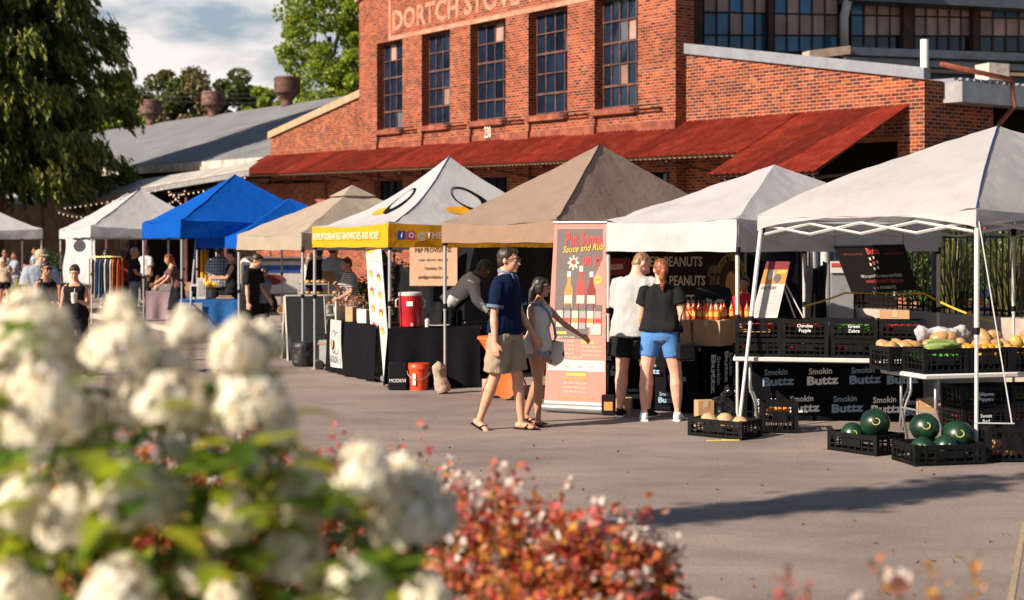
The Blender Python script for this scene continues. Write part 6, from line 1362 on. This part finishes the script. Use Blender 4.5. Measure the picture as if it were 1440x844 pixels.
# glass display shelves and wooden sign
M_acr=plain('acrylic',(.42,.42,.42),.12,bs=0,var=.2); M_wood=plain('light_wood',(.42,.25,.13),.7,var=.3,sc=6); M_woodd=plain('brown_wood',(.20,.10,.05),.7,var=.3,sc=6)
t_=table('table under the acrylic pastry shelves',GX(418,23.4),8,1.1,.6,.62,group='market tables')
ds=empty('display_case',GX(448,23.5,.66),R(8),'clear acrylic shelves of pastries under the beige canopy','display case'); q=MB()
for z in (.0,.16,.32,.50): q.box((0,0,z+.01),(.66,.34,.014))
q.build('shelf',M_acr,ds); q=MB()
for sx in (-1,1):
    for sy in (-1,1): q.box((sx*.33,sy*.17,.26),(.02,.02,.52))
q.build('frame',M_legw,ds)
bun=fruit('pastry',.045,M_but,(1.2,1,.7))
for z in (.17,.33,.51):
    for i in range(7): place(bun,'pastry',l2w(ds,(-.27+i*.09,-.05+U(-.04,.04),z+.035)),'small golden pastry on the acrylic shelves','pastry','pastries',rot=(0,0,U(0,6)))
sg_=empty('counter_sign',P(462,388,23.3),0,'brown kraft sign with dark text above the pastry shelves','sign'); q=MB(); q.box((0,0,0),(.21,.01,.17)); q.build('board',M_woodd,sg_); q=MB(); q.cyl((0,.01,-.3),(0,.01,0),.008); q.build('stake',M_wood,sg_)
for j in range(4): text(sg_,'sign_lettering','fresh pastries',V((0,-.007,.05-.03*j)),V((1,0,0)),UP,h=.016,w=.12,mat=M_ink,align='CENTER')
q=MB(); q.lathe((0,0,0),[(.06,0),(.10,.06),(.11,.10),(.105,.10),(.095,.06),(.055,.01)],18); o=q.build('wicker_basket',plain('wicker',(.5,.30,.14),.8,var=.4,sc=60,bs=.8,bsc=90),None,smooth=40); o.location=GX(407,23.4,.68); o.rotation_euler=(.5,-.4,0); o.scale=(1.4,)*3; tag(o,'tilted round wicker basket left of the pastry shelves','basket')
fl_=empty('dried_flowers',V((-2.25,19.85,.752)),0,'bunch of dried orange flowers on the black table','flowers'); q=MB(); q.lathe((0,0,0),[(.05,0),(.07,.14),(.065,.15)],12); q.build('vase',M_acr,fl_,smooth=40)
leaves('blossoms',rng.normal(size=(260,3))*np.array([.10,.10,.055])+np.array([0,0,.24]),.035,leafmat('dried_bloom',[(.5,.16,.04),(.3,.08,.04),(.55,.3,.1)],.2),fl_)
# orange stretch-cloth cocktail table and small things near the walkers
ot=empty('cocktail_table',GX(711,16.7),0,'cocktail table in a tight orange cover behind the walking pair','table'); q=MB(); q.lathe((0,0,.69),[(.33,0),(.335,.015),(.33,.03)],24); q.build('table_top',plain('orange_stretch',(.72,.12,.02),.6,var=.08),ot,smooth=40)
q=MB(); nA=32
def cov(s,v):
    a=s*math.tau; r0=.325*(1-v)+.30*v; k=math.sin(math.pi*v); pin=.72-.16*abs(math.cos(2*a)); r=r0*(1-k*(1-pin)); lift=(1-abs(math.cos(2*(a+.785))))*0
    zz=.695-.675*v*(1-.30*(1-abs(math.cos(2*a)))*v); return V((r*math.cos(a),r*math.sin(a),zz))
q.grid(cov,nA,12,uv=False); q.build('cover',_mc['orange_stretch'],ot,smooth=True)
sbx=empty('small_carton',GX(868,15.0),R(-12),'small brown carton with a black pouch beside the roll-up banner','box'); q=MB(); q.box((.05,0,.09),(.20,.18,.18)); q.build('carton',M_card,sbx); q=MB(); q.rbox((-.08,-.08,.11),(.15,.05,.22),.015); q.build('pouch',M_black,sbx,smooth=40); q=MB(); q.box((-.08,-.108,.10),(.09,.004,.09)); q.build('pouch_label',I_or,sbx)
# sandbag on the brown canopy leg
q=MB(); q.loft([(.02,0,.36),(-.01,0,.31),(0,0,.2),(.03,0,.08),(.05,0,.02)],[.05,.085,.07,.095,.085],12); o=realize(q,'sandbag',cloth('sandbag_canvas',(.33,.26,.20),wr=.6),None,.012,1,.014,10,2); o.location=GX(619,17.22)+V((0,-.03,0)); tag(o,'slumped tan sandbag strapped round the brown canopy leg','sandbag')
# ---- blue stall
table('folding table under the bright blue cloth',(-6.42,27.4),12,1.25,.7,.76,group='market tables'); dB=drape('bright blue cloth over the table with the sunflowers',(-6.42,27.4),12,1.25,.7,.76,cloth('blue_tablecloth',(.03,.13,.36)),seed=9)
q=MB(); q.box((.22,-.07,.40),(.44,.006,.62)); q.build('sign_sheet',C_white2,dB); text(dB,'sheet_lettering','TRUE BLUE PAN',V((.22,-.085,.50)),V((1,0,0)),UP,h=.10,w=.38,mat=M_ink,align='CENTER',bold=.01); text(dB,'sheet_lettering','The Grateful Sip',V((.22,-.085,.26)),V((1,0,0)),UP,h=.05,w=.28,mat=M_ink,align='CENTER')
sf=empty('sunflower_vase',(-5.92,27.75,.77),0,'white vase of yellow sunflowers on the blue cloth','flowers'); q=MB(); q.lathe((0,0,0),[(.05,0),(.065,.02),(.065,.17),(.055,.19)],14); q.build('vase',M_legw,sf,smooth=40)
q=MB()
for i in range(11):
    a=i*2.4; r=.05+.10*(i%3)/2; c=V((r*math.cos(a),r*math.sin(a)-.03,.27+.05*(i%4)/3)); q.cyl((0,0,.15),c,.004,n=5); q.ball(c,(.045,.02,.045),10,6)
q.build('sunflower',plain('sunflower_yellow',(.80,.42,.03),.7,var=.3,sc=30),sf); leaves('foliage',rng.normal(size=(60,3))*.06+np.array([0,0,.22]),.06,M_lime,sf)
for (px_,l,tl,hh) in ((273,'white framed price board leaning on the blue cloth',.28,.30),(283,'taller white card behind the sunflowers',.2,.42)):
    t=empty('price_board',GX(px_,27.6,.77),R(8),l,'sign'); q=MB(); q.box((0,0,hh/2),(.17,.012,hh),rot=(-.25,0,.0)); q.build('board',M_legw,t); q=MB(); q.box((0,-.012,hh/2),(.11,.004,hh*.7),rot=(-.25,0,0)); q.build('print',M_ink if 'price' in l else I_gr,t)
t=empty('bread_board',GX(317,27.75,.77),R(10),'stack of pale trays on the right of the blue cloth','tray'); q=MB(); q.rbox((0,0,.02),(.34,.24,.03),.01); q.build('board',M_wood,t); q=MB(); q.rbox((.0,0,.055),(.26,.2,.03),.01); q.build('tray',M_gc,t)
q=MB(); q.ball((0,0,.2),(.10,.08,.22),14,10); q.box((0,0,.06),(.16,.1,.12)); o=realize(q,'weight_bag',cloth('tan_bag_canvas',(.45,.30,.22)),None,.015,1,.01,8); o.location=GX(250,26.4); tag(o,'tan weight bag at the foot of the blue canopy leg','bag')
sw=MB(); sw.tube([GX(262,30,1.6),GX(285,30.2,1.62)],.01,5); 
q=MB(); q.grid(lambda s,v:P(282+12*s,352,29.5)+V((0,.06*math.sin(s*17),-.95*v)),16,6,uv=False); o=q.build('hanging_dress',cloth('mustard_cotton',(.62,.28,.03)),None,smooth=True); s_=o.modifiers.new('t','SOLIDIFY'); s_.thickness=.02; tag(o,'mustard yellow garment hanging inside the blue canopies','garment')
table('table under the mauve cloth, left of the blue canopy leg',(-8.6,33.4),6,1.15,.7,.74,group='market tables'); drape('mauve cloth gathered over a table left of the blue canopy leg',(-8.6,33.4),6,1.15,.7,.74,cloth('mauve_cloth',(.27,.19,.21)),seed=11,amp=.05)
bx('grey box on the left half of the mauve cloth',(-8.2,33.7,.755),8,(.3,.25,.16),M_gc); bx('tan open carton on the right half of the mauve cloth',(-7.75,33.7,.755),8,(.36,.25,.2))
things_on([('bust','small pale display bust on the mauve cloth','bust',(-8.45,33.9,.755),[(.06,0),(.03,.06),(.07,.16),(.05,.24),(.03,.27),(.05,.33),(.02,.38)],M_but,[]),('bust','tall brown display bust beside the paler one','bust',(-8.0,34.0,.755),[(.06,0),(.03,.06),(.08,.18),(.05,.28),(.03,.31),(.055,.38),(.02,.44)],M_woodd,[])])
# clothes rack
ck=empty('clothes_rack',GX(149,32.2),R(8),'gold clothes rack under the white canopy','clothes rack'); M_gold=plain('brass_tube',(.6,.36,.12),.3,.7,bs=0); q=MB(); q.tube([(-.36,0,.05),(-.36,0,1.52),(-.33,0,1.57),(.33,0,1.57),(.36,0,1.52),(.36,0,.05)],.014,8); q.build('rail',M_gold,ck,smooth=True); q=MB(); q.cyl((-.36,-.2,.03),(-.36,.2,.03),.014); q.cyl((.36,-.2,.03),(.36,.2,.03),.014); q.build('foot',M_gold,ck)
gc=[(.02,.02,.03),(.35,.3,.25),(.03,.06,.15),(.12,.2,.32),(.03,.03,.04),(.6,.56,.5),(.04,.05,.08),(.62,.6,.56),(.65,.2,.04),(.05,.02,.02),(.55,.10,.04)]
gn=['black','beige','navy','blue denim','charcoal','cream','dark slate','white','orange','dark maroon','red orange']
for i,(c,n_) in enumerate(zip(gc,gn)):
    x=-.29+i*.056; t=empty('hanging_garment',l2w(ck,(x,0,1.57)),R(8),'%s garment hanging on the gold clothes rack'%n_,'garment','garments on the rack'); L_=U(.7,1.0)
    q=MB(); q.grid(lambda s,v:V((.012*math.sin(s*14+i+v*2)*(.3+v),-.20+.40*s if v>.08 else (-.04+.08*s),-.06-L_*v*(1 if v>0 else 0))),14,8,uv=False); m_=q.build('cloth',cloth('garment_'+n_.replace(' ','_'),c),t,smooth=True); s_=m_.modifiers.new('t','SOLIDIFY'); s_.thickness=.022
    q=MB(); q.tube([(0,0,.0),(0,.012,.02),(0,0,-.04)],.003,4); q.build('hanger',M_tube,t)
tarp('white side curtain tied on the clothes rack canopy leg',GX(90,35.3),GX(136,33.2),.9,2.05,6,.09,C_white2,'curtain'); 
q=MB(); q.lathe((0,0,0),[(.14,0),(.14,.02)],20); o=q.build('round_badge',M_tube,None); o.location=P(112,346,33.0); o.rotation_euler=(R(90),0,R(25)); tag(o,'round silver badge pinned on the white side curtain','badge')
# food trailer and background furniture
ft=empty('food_trailer',GX(398,38),R(14),'white food trailer with a blue stripe behind the beige canopy','trailer'); q=MB(); q.loft([(-1.6,0,.45),(-1.5,0,.7),(1.5,0,.7),(1.6,0,.5)],[(.9,.2),(1.,.42),(1.,.42),(.9,.25)],4,ref=(0,1,0)); 
q=MB(); q.rbox((0,0,1.0),(2.2,1.4,1.0),.12); q.build('body',plain('trailer_white',(.66,.60,.52),.4,bs=0),ft,smooth=40); q=MB(); q.box((0,-.704,1.22),(2.16,.012,.2)); q.build('stripe',plain('trailer_blue',(.02,.08,.30),.4,bs=0),ft); q=MB(); q.box((0,-.72,1.52),(2.1,.3,.04)); q.build('counter',M_tube,ft)
for s in (-1,1): q=MB(); q.cyl((s*.5,-.72,.3),(s*.5,-.5,.3),.3,n=18); q.build('wheel',M_black,ft,smooth=40)
q=MB(); q.loft([(-.3,-.712,.95),(-.3,-.72,.95)],[(.28,.14)]*2,16,ref=(1,0,0)); q.build('emblem',I_dr,ft)
M_ow=plain('orange_wood',(.42,.15,.04),.6,var=.3,sc=8)
def chair(loc,rz,label):
    t=empty('wooden_chair',loc,R(rz),label,'chair','wooden chairs by the porch'); q=MB(); q.box((0,0,.45),(.42,.42,.035)); q.build('seat',M_ow,t)
    q=MB()
    for z in (.6,.72,.86): q.box((0,.2,z),(.38,.02,.07))
    q.build('backrest',M_ow,t)
    for sx in (-1,1):
        for sy in (-1,1): q=MB(); q.loft([(sx*.19,sy*.19,0),(sx*.19,sy*.19,.44 if sy<0 else .92)],.022,4); q.build('leg',M_ow,t)
    return t
for i,(px_,Y,l) in enumerate(((72,34,'wooden chair left of the tank top woman\'s shoulder'),(84,38,'wooden chair beside the canopy leg'),(40,47,'far wooden chair near the yellow shrub'),(160,43,'wooden chair seen through the clothes rack canopy'),(176,44,'second wooden chair seen through the clothes rack canopy'))): chair(GX(px_,Y,gz(GX(px_,Y))),20+i*50,l)
# ---- shrubs and pot plants in the background
def shrub(name,loc,r,h,mat,n,sz,label,cat='shrub',flowers=None,z=None):
    t=empty(name,V((loc[0],loc[1],gz(loc) if z is None else z)),0,label,cat); d=rng.normal(size=(n,3)); d/=np.linalg.norm(d,axis=1)[:,None]; d*=(rng.uniform(.25,1,n)**.5)[:,None]
    c=d*np.array([r,r,h*.5])+np.array([0,0,h*.52]); c+=rng.normal(size=c.shape)*r*.12
    q=MB()
    for i in range(7): limb(q,(0,0,0),V(c[i]),.02,.006,.1,3)
    q.build('stem',M_bark,t,smooth=True); leaves('foliage',c,sz,mat,t,up=.6)
    if flowers: leaves('blossoms',d[:n//6]*np.array([r*1.05,r*1.05,h*.53])+np.array([0,0,h*.52]),sz*.9,flowers,t,up=.8)
    return t
M_gold_l=leafmat('golden_leaves',[(.40,.36,.04),(.55,.42,.06),(.2,.24,.03)],.4); M_mid=leafmat('mid_green_leaves',[(.05,.12,.015),(.10,.18,.02),(.03,.07,.01)],.35)
shrub('golden_shrub',GX(31,40),.42,.9,M_gold_l,1500,.09,'golden yellow shrub left of the man in the cap'); shrub('potted_plant',GX(509,24.5),.25,1.15,M_mid,900,.08,'green leafy plant right of the striped shopper','plant')
shrub('hydrangea',GX(556,26),.35,1.45,M_mid,1200,.09,'white flowering bush between menu banner and tan banner','shrub',leafmat('white_petals',[(.7,.66,.6),(.75,.72,.66)],.3))
shrub('porch_shrub',GX(66,44),.5,1.6,M_mid,1500,.1,'dark green shrub under the porch edge at left')
t=empty('planter',GX(512,24.4,gz(GX(512,24.4))),0,'wooden slatted planter under the green plant','planter'); q=MB(); 
for i in range(6): q.box((-.25+i*.1,-.2,.25),(.08,.02,.5))
q.box((0,-.18,.25),(.56,.02,.46)); q.build('slats',M_wood,t)
# ---- retaining wall, iron fence and planting at the right
w0,w1=V((4.2,20.8,0)),V((7.4,13.2,0)); wd=(w1-w0).normalized(); wn=V((-wd.y,wd.x,0)); 
if wn.y<0: wn=-wn
M_cw=plain('rendered_wall',(.36,.30,.25),.9,var=.25,sc=2,bs=.4,bsc=40)
q=MB(); q.slab([w0,w1,w1+wn*.3,w0+wn*.3],(0,0,.93)); tag(q.build('retaining_wall',M_cw,None),'low rendered retaining wall behind the produce tables','wall')
q=MB(); q.slab([w0+wn*.303,w1+wn*.303,w1+wn*9,w0+wn*9],(0,0,.86)); tag(q.build('raised_bed_soil',M_soil,None),kind='structure')
fe=empty('iron_fence',w0+wn*.2,0,'black iron railing on top of the retaining wall','fence'); Lf=(w1-w0).length; q=MB(); i=0
while i*.105<Lf: b_=wd*(i*.105); q.box(b_+V((0,0,1.45)),(.018,.018,1.04)); i+=1
q.build('bars',M_black,fe); q=MB()
for z in (1.0,1.90): q.loft([V((0,0,z)),wd*Lf+V((0,0,z))],[(.022,.014)]*2,4)
q.build('rail',M_black,fe)
for k in range(4): q=MB(); q.box(wd*(Lf*k/3.01)+V((0,0,1.48)),(.06,.06,1.2)); q.build('post',M_black,fe)
def grass_clump(loc,label,h=1.1,n=190):
    t=empty('ornamental_grass',loc,0,label,'grass','grasses behind the railing'); vs=[];q=MB()
    for i in range(n):
        a=U(0,6.28); r=U(0,.14); sp=U(.15,1.1)*h*.6; b_=V((r*math.cos(a),r*math.sin(a),0)); hh=h*U(.6,1.1); w_=.009; s=V((-math.sin(a),math.cos(a),0))*w_; o=V((math.cos(a),math.sin(a),0))
        p=[b_,b_+o*sp*.3+V((0,0,hh*.6)),b_+o*sp+V((0,0,hh))]; q.add([p[0]-s,p[0]+s,p[1]+s,p[1]-s,p[2]],[(0,1,2,3),(3,2,4)])
    q.build('blades',leafmat('grass_blades',[(.14,.16,.03),(.22,.19,.06),(.06,.10,.02),(.18,.14,.07)],.35),t); return t
gl=['leftmost tall grass behind the railing, right of the black hanging banner','tall grass behind the railing beside the canopy leg','tall grass behind the railing right of the canopy leg','rightmost tall grass behind the railing','second tall grass right of the black hanging banner']
for i,px_ in enumerate((1318,1372,1402,1436,1345)): p=w0.lerp(w1,.30+.11*i)+wn*(.75+.12*(i%2)); Yp=p.y; grass_clump(V((p.x,p.y,.86)),gl[i],1.15)
for i,(f,off,l) in enumerate(((.12,1.6,'bright green shrub behind the railing above the wall end'),(.30,2.2,'green bush behind the railing beside the black banner'),(.48,2.4,'green bush behind the tall grasses'),(.7,2.6,'rightmost green bush beyond the railing'))):
    p=w0.lerp(w1,f)+wn*off; shrub('green_shrub',p,.75,1.25,M_mid,2600,.10,l,z=.86)
q=broadleaf(12.2,27.2,4.1,.62,'young pine top poking up before the brick corner',leafmat('pine_needles',[(.02,.14,.02),(.05,.22,.03),(.01,.07,.01)],.3),7000,.15,16,.5,name='pine_tree')
up_=empty('utility_post',GX(1160,19.6),0,'white utility post with meter boxes at the end of the railing','utility post'); q=MB(); q.cyl((0,0,0),(0,0,2.3),.06); q.cyl((-.16,0,0),(-.16,0,2.2),.04); q.build('post',M_legw,up_,smooth=40); q=MB(); q.box((.22,0,1.15),(.3,.2,.8)); q.build('meter_box',M_gutter,up_); q=MB(); q.box((.16,-.12,1.50),(.22,.02,.16)); q.build('notice',I_wh,up_); q=MB(); q.box((.16,-.135,1.53),(.2,.008,.05)); q.build('notice_band',I_redp,up_)
q=MB(); q.tube(sag(P(1130,431,15.9),P(1188,412,16.6),.01)+sag(P(1300,413,16.6),P(1395,452,15.5),.03),.012,5); o=q.build('ratchet_strap',plain('yellow_webbing',(.6,.36,.03),.6,bs=0),None); tag(o,'yellow strap stretched behind the hanging banner to the canopy leg','strap')
# guy rope of the nearest canopy
q=MB(); a=V((3.94,12.0,1.98)); b_=V((4.12,11.72,.31)); q.tube([a,b_],.006,5); q.tube([b_+V((-.30,.03,.0)),b_+V((.02,0,0))],.006,5); tag(q.build('guy_rope',M_legw,None),'white guy rope from the nearest canopy corner to the deep crate','rope')

person('shopper in dark top behind the clothes rack, facing the porch',GX(150,40),160,1.7,'f',skin='tan',hair=('long','dark'),top=('tee',K_blk,-.06,1.9,.03),bottom=('trousers',K_slate,.02,1.85),shoes=('shoe',M_black),face=False)
person('shopper in white t-shirt seen between the mauve table and the blue canopy leg',GX(205,41),-30,1.75,'m',skin='tan',hair=('short','dark'),top=('tee',K_wht,-.06,.7,.028),bottom=('trousers',K_blk,.02,1.85),shoes=('shoe',M_black))
person('shopper in maroon top in the shade behind the sunflowers',GX(286,38),40,1.72,'m',skin='tan',hair=('short','black'),top=('tee',K_maroon,-.06,.7,.028),bottom=('trousers',K_blk,.02,1.85),shoes=('shoe',M_black))
# ============================================================ planting near the camera
def petalmat():
    m,nt,b,o=newmat('hydrangea_petals'); g=nd(nt,'NewGeometry')
    c=ramp(nt,[(.1,(.72,.58,.40)),(.35,(.82,.74,.60)),(.7,(.86,.82,.74)),(.95,(.74,.74,.50))],g.outputs['Random Per Island'])
    nt.links.new(c,b.inputs['Base Color']); b.inputs['Roughness'].default_value=.7; t=nd(nt,'BsdfTranslucent'); nt.links.new(c,t.inputs['Color'])
    mx=nd(nt,'MixShader'); mx.inputs[0].default_value=.3; nt.links.new(b.outputs[0],mx.inputs[1]); nt.links.new(t.outputs[0],mx.inputs[2]); nt.links.new(mx.outputs[0],o.inputs[0]); return m
M_pet=petalmat()
def head_mesh(seed):
    r=np.random.default_rng(seed); q=MB(); n=210
    for i in range(n):
        h=(i+.5)/n; a=i*2.39996+r.uniform(-.3,.3); rad=.072*math.sqrt(max(0,1-(h*1.02-.28)**2/.56))*(1.05-.35*h); z=.128*h
        d=V((math.cos(a),math.sin(a),.55*(h-.25)*2)).normalized(); c=V((rad*math.cos(a),rad*math.sin(a),z))*r.uniform(.74,1.12)
        t1=d.cross(V((0,0,1)));
        if t1.length<.1: t1=V((1,0,0))
        t1.normalize(); t2=d.cross(t1); tw=r.uniform(0,1.5); e1=t1*math.cos(tw)+t2*math.sin(tw); e2=t2*math.cos(tw)-t1*math.sin(tw); sz=r.uniform(.012,.018)
        for u,w_ in ((e1,e2),(e2,-e1),(-e1,-e2),(-e2,e1)):
            q.add([c,c+(u*.7+w_*.55)*sz+d*.002,c+u*sz*1.25+d*.001,c+(u*.7-w_*.55)*sz+d*.002],[(0,1,2,3)])
    me=q.mesh('flower_head'); me.materials.append(M_pet); return me
HM=[head_mesh(i) for i in range(4)]
M_hleaf=leafmat('hydrangea_leaves',[(.10,.22,.02),(.24,.40,.03),(.05,.12,.012),(.46,.56,.04),(.08,.18,.015),(.62,.62,.05)],.62,.4)
M_stem=plain('green_brown_stem',(.10,.09,.03),.8,bs=0)
def bigleaf(q,p,d,L,w,up):
    d=d.normalized(); s=d.cross(up).normalized(); n=s.cross(d); vs=[p]; K=5
    for k in range(1,K):
        f=k/K; ww=w*math.sin(math.pi*f**.8)*.5; c=p+d*L*f-n*(L*.22*f*f); vs+=[c+s*ww+n*ww*.35,c,c-s*ww+n*ww*.35]
    vs.append(p+d*L-n*L*.24); fs=[(0,2,1),(0,3,2)]
    for k in range(K-2): b=1+3*k; fs+=[(b,b+1,b+4,b+3),(b+1,b+2,b+5,b+4)]
    b=1+3*(K-2); e=len(vs)-1; fs+=[(b,b+1,e),(b+1,b+2,e)]; q.add(vs,fs)
def hydrangea(label,base,heads,nleaf,seed,box):
    base=V(base); t=empty('hydrangea_shrub',base,0,label,'shrub','hydrangeas in the planting bed'); st=MB(); lf=MB(); random.seed(seed)
    for i,(x,y,rp,Y) in enumerate(heads):
        c=P(x,y,Y); sc=(rp*Y/FP)/.071; o=bpy.data.objects.new('flower_head',HM[i%4]); COL.objects.link(o); o.parent=t
        o.location=c-base-V((0,0,.062*sc)); o.scale=(sc*1.04,sc*1.04,sc*U(.78,1.02)); o.rotation_euler=(U(-.3,.3),U(-.3,.3),U(0,6)); tip=o.location.copy()
        root=V((U(-.25,.25)+tip.x*.35,U(-.1,.3),0)); pts=limb(st,root,tip,.008,.004,.05,6)
        for k in range(8):
            f=U(.35,.96); j=min(5,int(f*6)); p=pts[j].lerp(pts[j+1],f*6-j); a=U(0,6.28); bigleaf(lf,p,V((math.cos(a),math.sin(a),U(-.1,.5))),U(.09,.14),U(.045,.065),UP)
    for k in range(nleaf):
        x,y,Y=U(box[0],box[1]),0,U(2.35,3.3); top=box[2](x); y=top+(box[3]-top)*random.random()**.9; p=P(x,y,Y)-base; a=U(0,6.28)
        bigleaf(lf,p,V((math.cos(a),math.sin(a),U(-.4,.5))),U(.07,.13),U(.035,.06),UP)
    st.build('stem',M_stem,t,smooth=True); lf.build('foliage',M_hleaf,t,smooth=True); return t
def topL(x): return np.interp(x,[-60,0,60,100,200,300,420,520,640],[430,455,430,520,545,610,610,700,760])
hydrangea('cream hydrangea bush filling the lower left corner',(-.95,2.75,.13),[(42,445,56,2.7),(110,500,34,2.8),(290,560,30,2.8),(270,455,30,2.75),(225,690,38,2.6),(100,720,40,2.5),(330,720,34,2.5),(15,560,40,2.7),(168,470,50,2.6),(170,425,24,2.62),(68,560,56,2.5),(228,548,58,2.6),(8,475,32,2.9),(126,655,36,2.8),(180,690,52,2.5),(30,690,44,2.6),(30,830,50,2.4),(170,825,54,2.4),(130,580,34,2.9),(250,625,24,3.0),(-10,600,34,2.7),(75,770,26,3.0),(10,370+270,20,3.1)],300,3,(-60,330,topL,900))
hydrangea('cream hydrangea bush with tall heads just left of the red shrubs',(-.42,2.8,.13),[(335,478,38,2.6),(372,470,30,2.65),(362,545,50,2.6),(385,590,30,2.62),(362,655,28,3.0),(428,675,44,2.7),(512,662,42,2.5),(588,705,58,2.6),(470,700,26,2.9),(405,770,46,2.6),(282,790,36,2.6),(510,820,48,2.5),(315,835,34,2.5),(600,850,40,2.4),(440,600+240,36,2.6)],230,5,(300,600,topL,900))
# red and orange shrub of small leaves behind
M_redl=leafmat('red_orange_leaves',[(.62,.07,.05),(.76,.17,.07),(.45,.08,.04),(.86,.34,.12),(.60,.06,.08),(.86,.30,.24),(.14,.03,.02),(.78,.18,.18)],.45,.5)
M_orl=leafmat('orange_leaves',[(.80,.28,.04),(.86,.46,.07),(.45,.12,.03),(.80,.20,.06),(.15,.08,.02),(.75,.40,.07)],.4,.5)
M_tub=leafmat('small_white_flowers',[(.74,.68,.64),(.70,.55,.52),(.76,.72,.70)],.3,.6)
def abelia(label,px_,top,Y,r,n,seed,low=None,group='red leaved shrubs in the planting bed',fl=.10):
    random.seed(seed); q=GX(px_,Y,.13); zt=H+(HY-top)/FP*Y-.13; t=empty('abelia_shrub',q,0,label,'shrub',group); st=MB(); A=[];B=[];Fw=[];da=[]
    for i in range(n):
        a=U(0,6.28); rr=r*math.sqrt(random.random()); dome=1-.55*(rr/r)**2; h=zt*dome*U(.55,1.0)**.5*(U(1.0,1.12) if random.random()<.12 else 1)
        tip=V((rr*math.cos(a)*1.1,rr*math.sin(a),h)); root=V((tip.x*.25,tip.y*.25,0)); 
        ctrl=[root.lerp(tip,k/5)+V((0,0,.10*zt*math.sin(math.pi*k/5))) for k in range(6)]
        if i%3==0: st.loft(ctrl,.003,4)
        m=26
        for k in range(m):
            f=.30+.70*(k/(m-1)); j=min(4,int(f*5)); p=ctrl[j].lerp(ctrl[j+1],f*5-j); w_=.028*(1.15-f*.6)
            p=p+V((random.gauss(0,w_),random.gauss(0,w_),random.gauss(0,w_*.6))); hi=p.z/zt
            (A if random.random()<hi*1.25-.25 else B).append(tuple(p))
        if random.random()<fl:
            for k in range(7): p=tip+V((random.gauss(0,.016),random.gauss(0,.016),random.gauss(0,.014)+.01)); Fw.append(tuple(p))
    st.build('stem',M_stem,t)
    if A: leaves('foliage',A,.032,M_redl,t,aspect=.6,up=.7,fold=.2)
    if B: leaves('foliage',B,.038,M_orl,t,aspect=.6,up=.7,fold=.2)
    if Fw: leaves('blossoms',Fw,.028,M_tub,t,aspect=.9,up=.5)
    return t
abelia('red and orange small leaved shrub glimpsed between the hydrangea heads at left',190,585,4.9,.55,330,11)
abelia('red small leaved shrub behind the tall hydrangea head',330,585,5.0,.45,300,12)
abelia('dark red shrub top behind the middle hydrangea heads',450,608,4.9,.42,300,13)
abelia('red shrub with white blossoms rising behind the rightmost hydrangea head',560,612,4.9,.36,260,14,fl=.2)
abelia('large red orange shrub, just right of the hydrangeas',690,648,4.5,.46,520,15,fl=.16)
abelia('red orange shrub with white blossoms at its top, in the middle of the bed',800,690,4.4,.36,380,16,fl=.16)
abelia('rightmost full shrub of red leaves before the bare asphalt',890,690,4.5,.22,200,17,fl=.3)
abelia('low orange shrub in front of the large red orange one',640,770,3.9,.40,300,18,fl=.05)
def sprig(label,px_,py_,Y,seed):
    random.seed(seed); tip=P(px_,py_,Y); b=V((tip.x+U(-.05,.05),Y+U(-.05,.1),.13)); t=empty('abelia_sprig',b,0,label,'shrub','lone shoots at the lower right'); tl=tip-b; A=[]
    st=MB(); pts=limb(st,(0,0,0),tl,.004,.002,.02,8); st.build('stem',M_stem,t)
    for k in range(60):
        f=U(.55,1.0)**.6; j=min(7,int(f*8)); p=pts[j].lerp(pts[j+1],f*8-j); w_=.010; A.append((p.x+random.gauss(0,w_*1.2),p.y+random.gauss(0,w_),p.z+random.gauss(0,w_)))
    leaves('foliage',A,.020,M_redl if seed%2 else M_orl,t,aspect=.7,up=.7); 
    return t
sprig('leftmost lone red shoot at the lower right, leaning left',1105,806,3.0,21); sprig('second lone red shoot from the left at the lower right',1135,826,3.0,23)
sprig('orange shoot at the lower right, left of the white blossom',1238,788,3.0,24); sprig('red and white blossom shoot at the lower right',1262,808,3.0,25); sprig('tall orange shoot right of the white blossom',1306,790,3.0,26); sprig('rightmost lone orange shoot',1372,786,3.0,28); sprig('low orange shoot at the bottom between the taller ones',1320,832,2.9,30)
q=MB(); bl=bpy.data.objects
for (x,y) in ((1250,812),(1278,812),(1205,842)):
    p=P(x,y,3.0); o=leaves('white_blossom',rng.normal(size=(14,3))*.008+np.array(p),.022,M_tub,None,aspect=.9); tag(o,{1250:'white blossom left of the red shoot at the lower right',1278:'white blossom right of the red shoot at the lower right',1205:'low white blossom at the bottom edge, lower right'}[x],'blossom')

# street tree beyond the left edge: its loose boughs throw the streaks of shade on the asphalt
random.seed(77)
t=empty('street_tree',(-7.0,4.15,0),0,'loose street tree beyond the left edge of the picture, shading the asphalt','tree'); q=MB(); limb(q,(0,0,0),(.3,.2,5.6),.13,.05,.02)
C=[]
for k in range(12):
    a=V((.3,.2,4.4+k*.16)); s_=U(.6,4.4); w_=U(-.22,.22); e=V((s_*.85-w_*.53,s_*.53+w_*.85,5.6+U(-.3,.6))); pts=limb(q,a,e,.03,.008,.08,6)
    for j in range(200):
        f=random.random()**.7; i=min(5,int(f*6)); p=pts[i].lerp(pts[i+1],f*6-i); C.append((p.x+random.gauss(0,.12),p.y+random.gauss(0,.08),p.z+random.gauss(0,.07)))
q.build('trunk',M_bark,t,smooth=True); leaves('crown',C,.13,M_mid,t,up=1.)
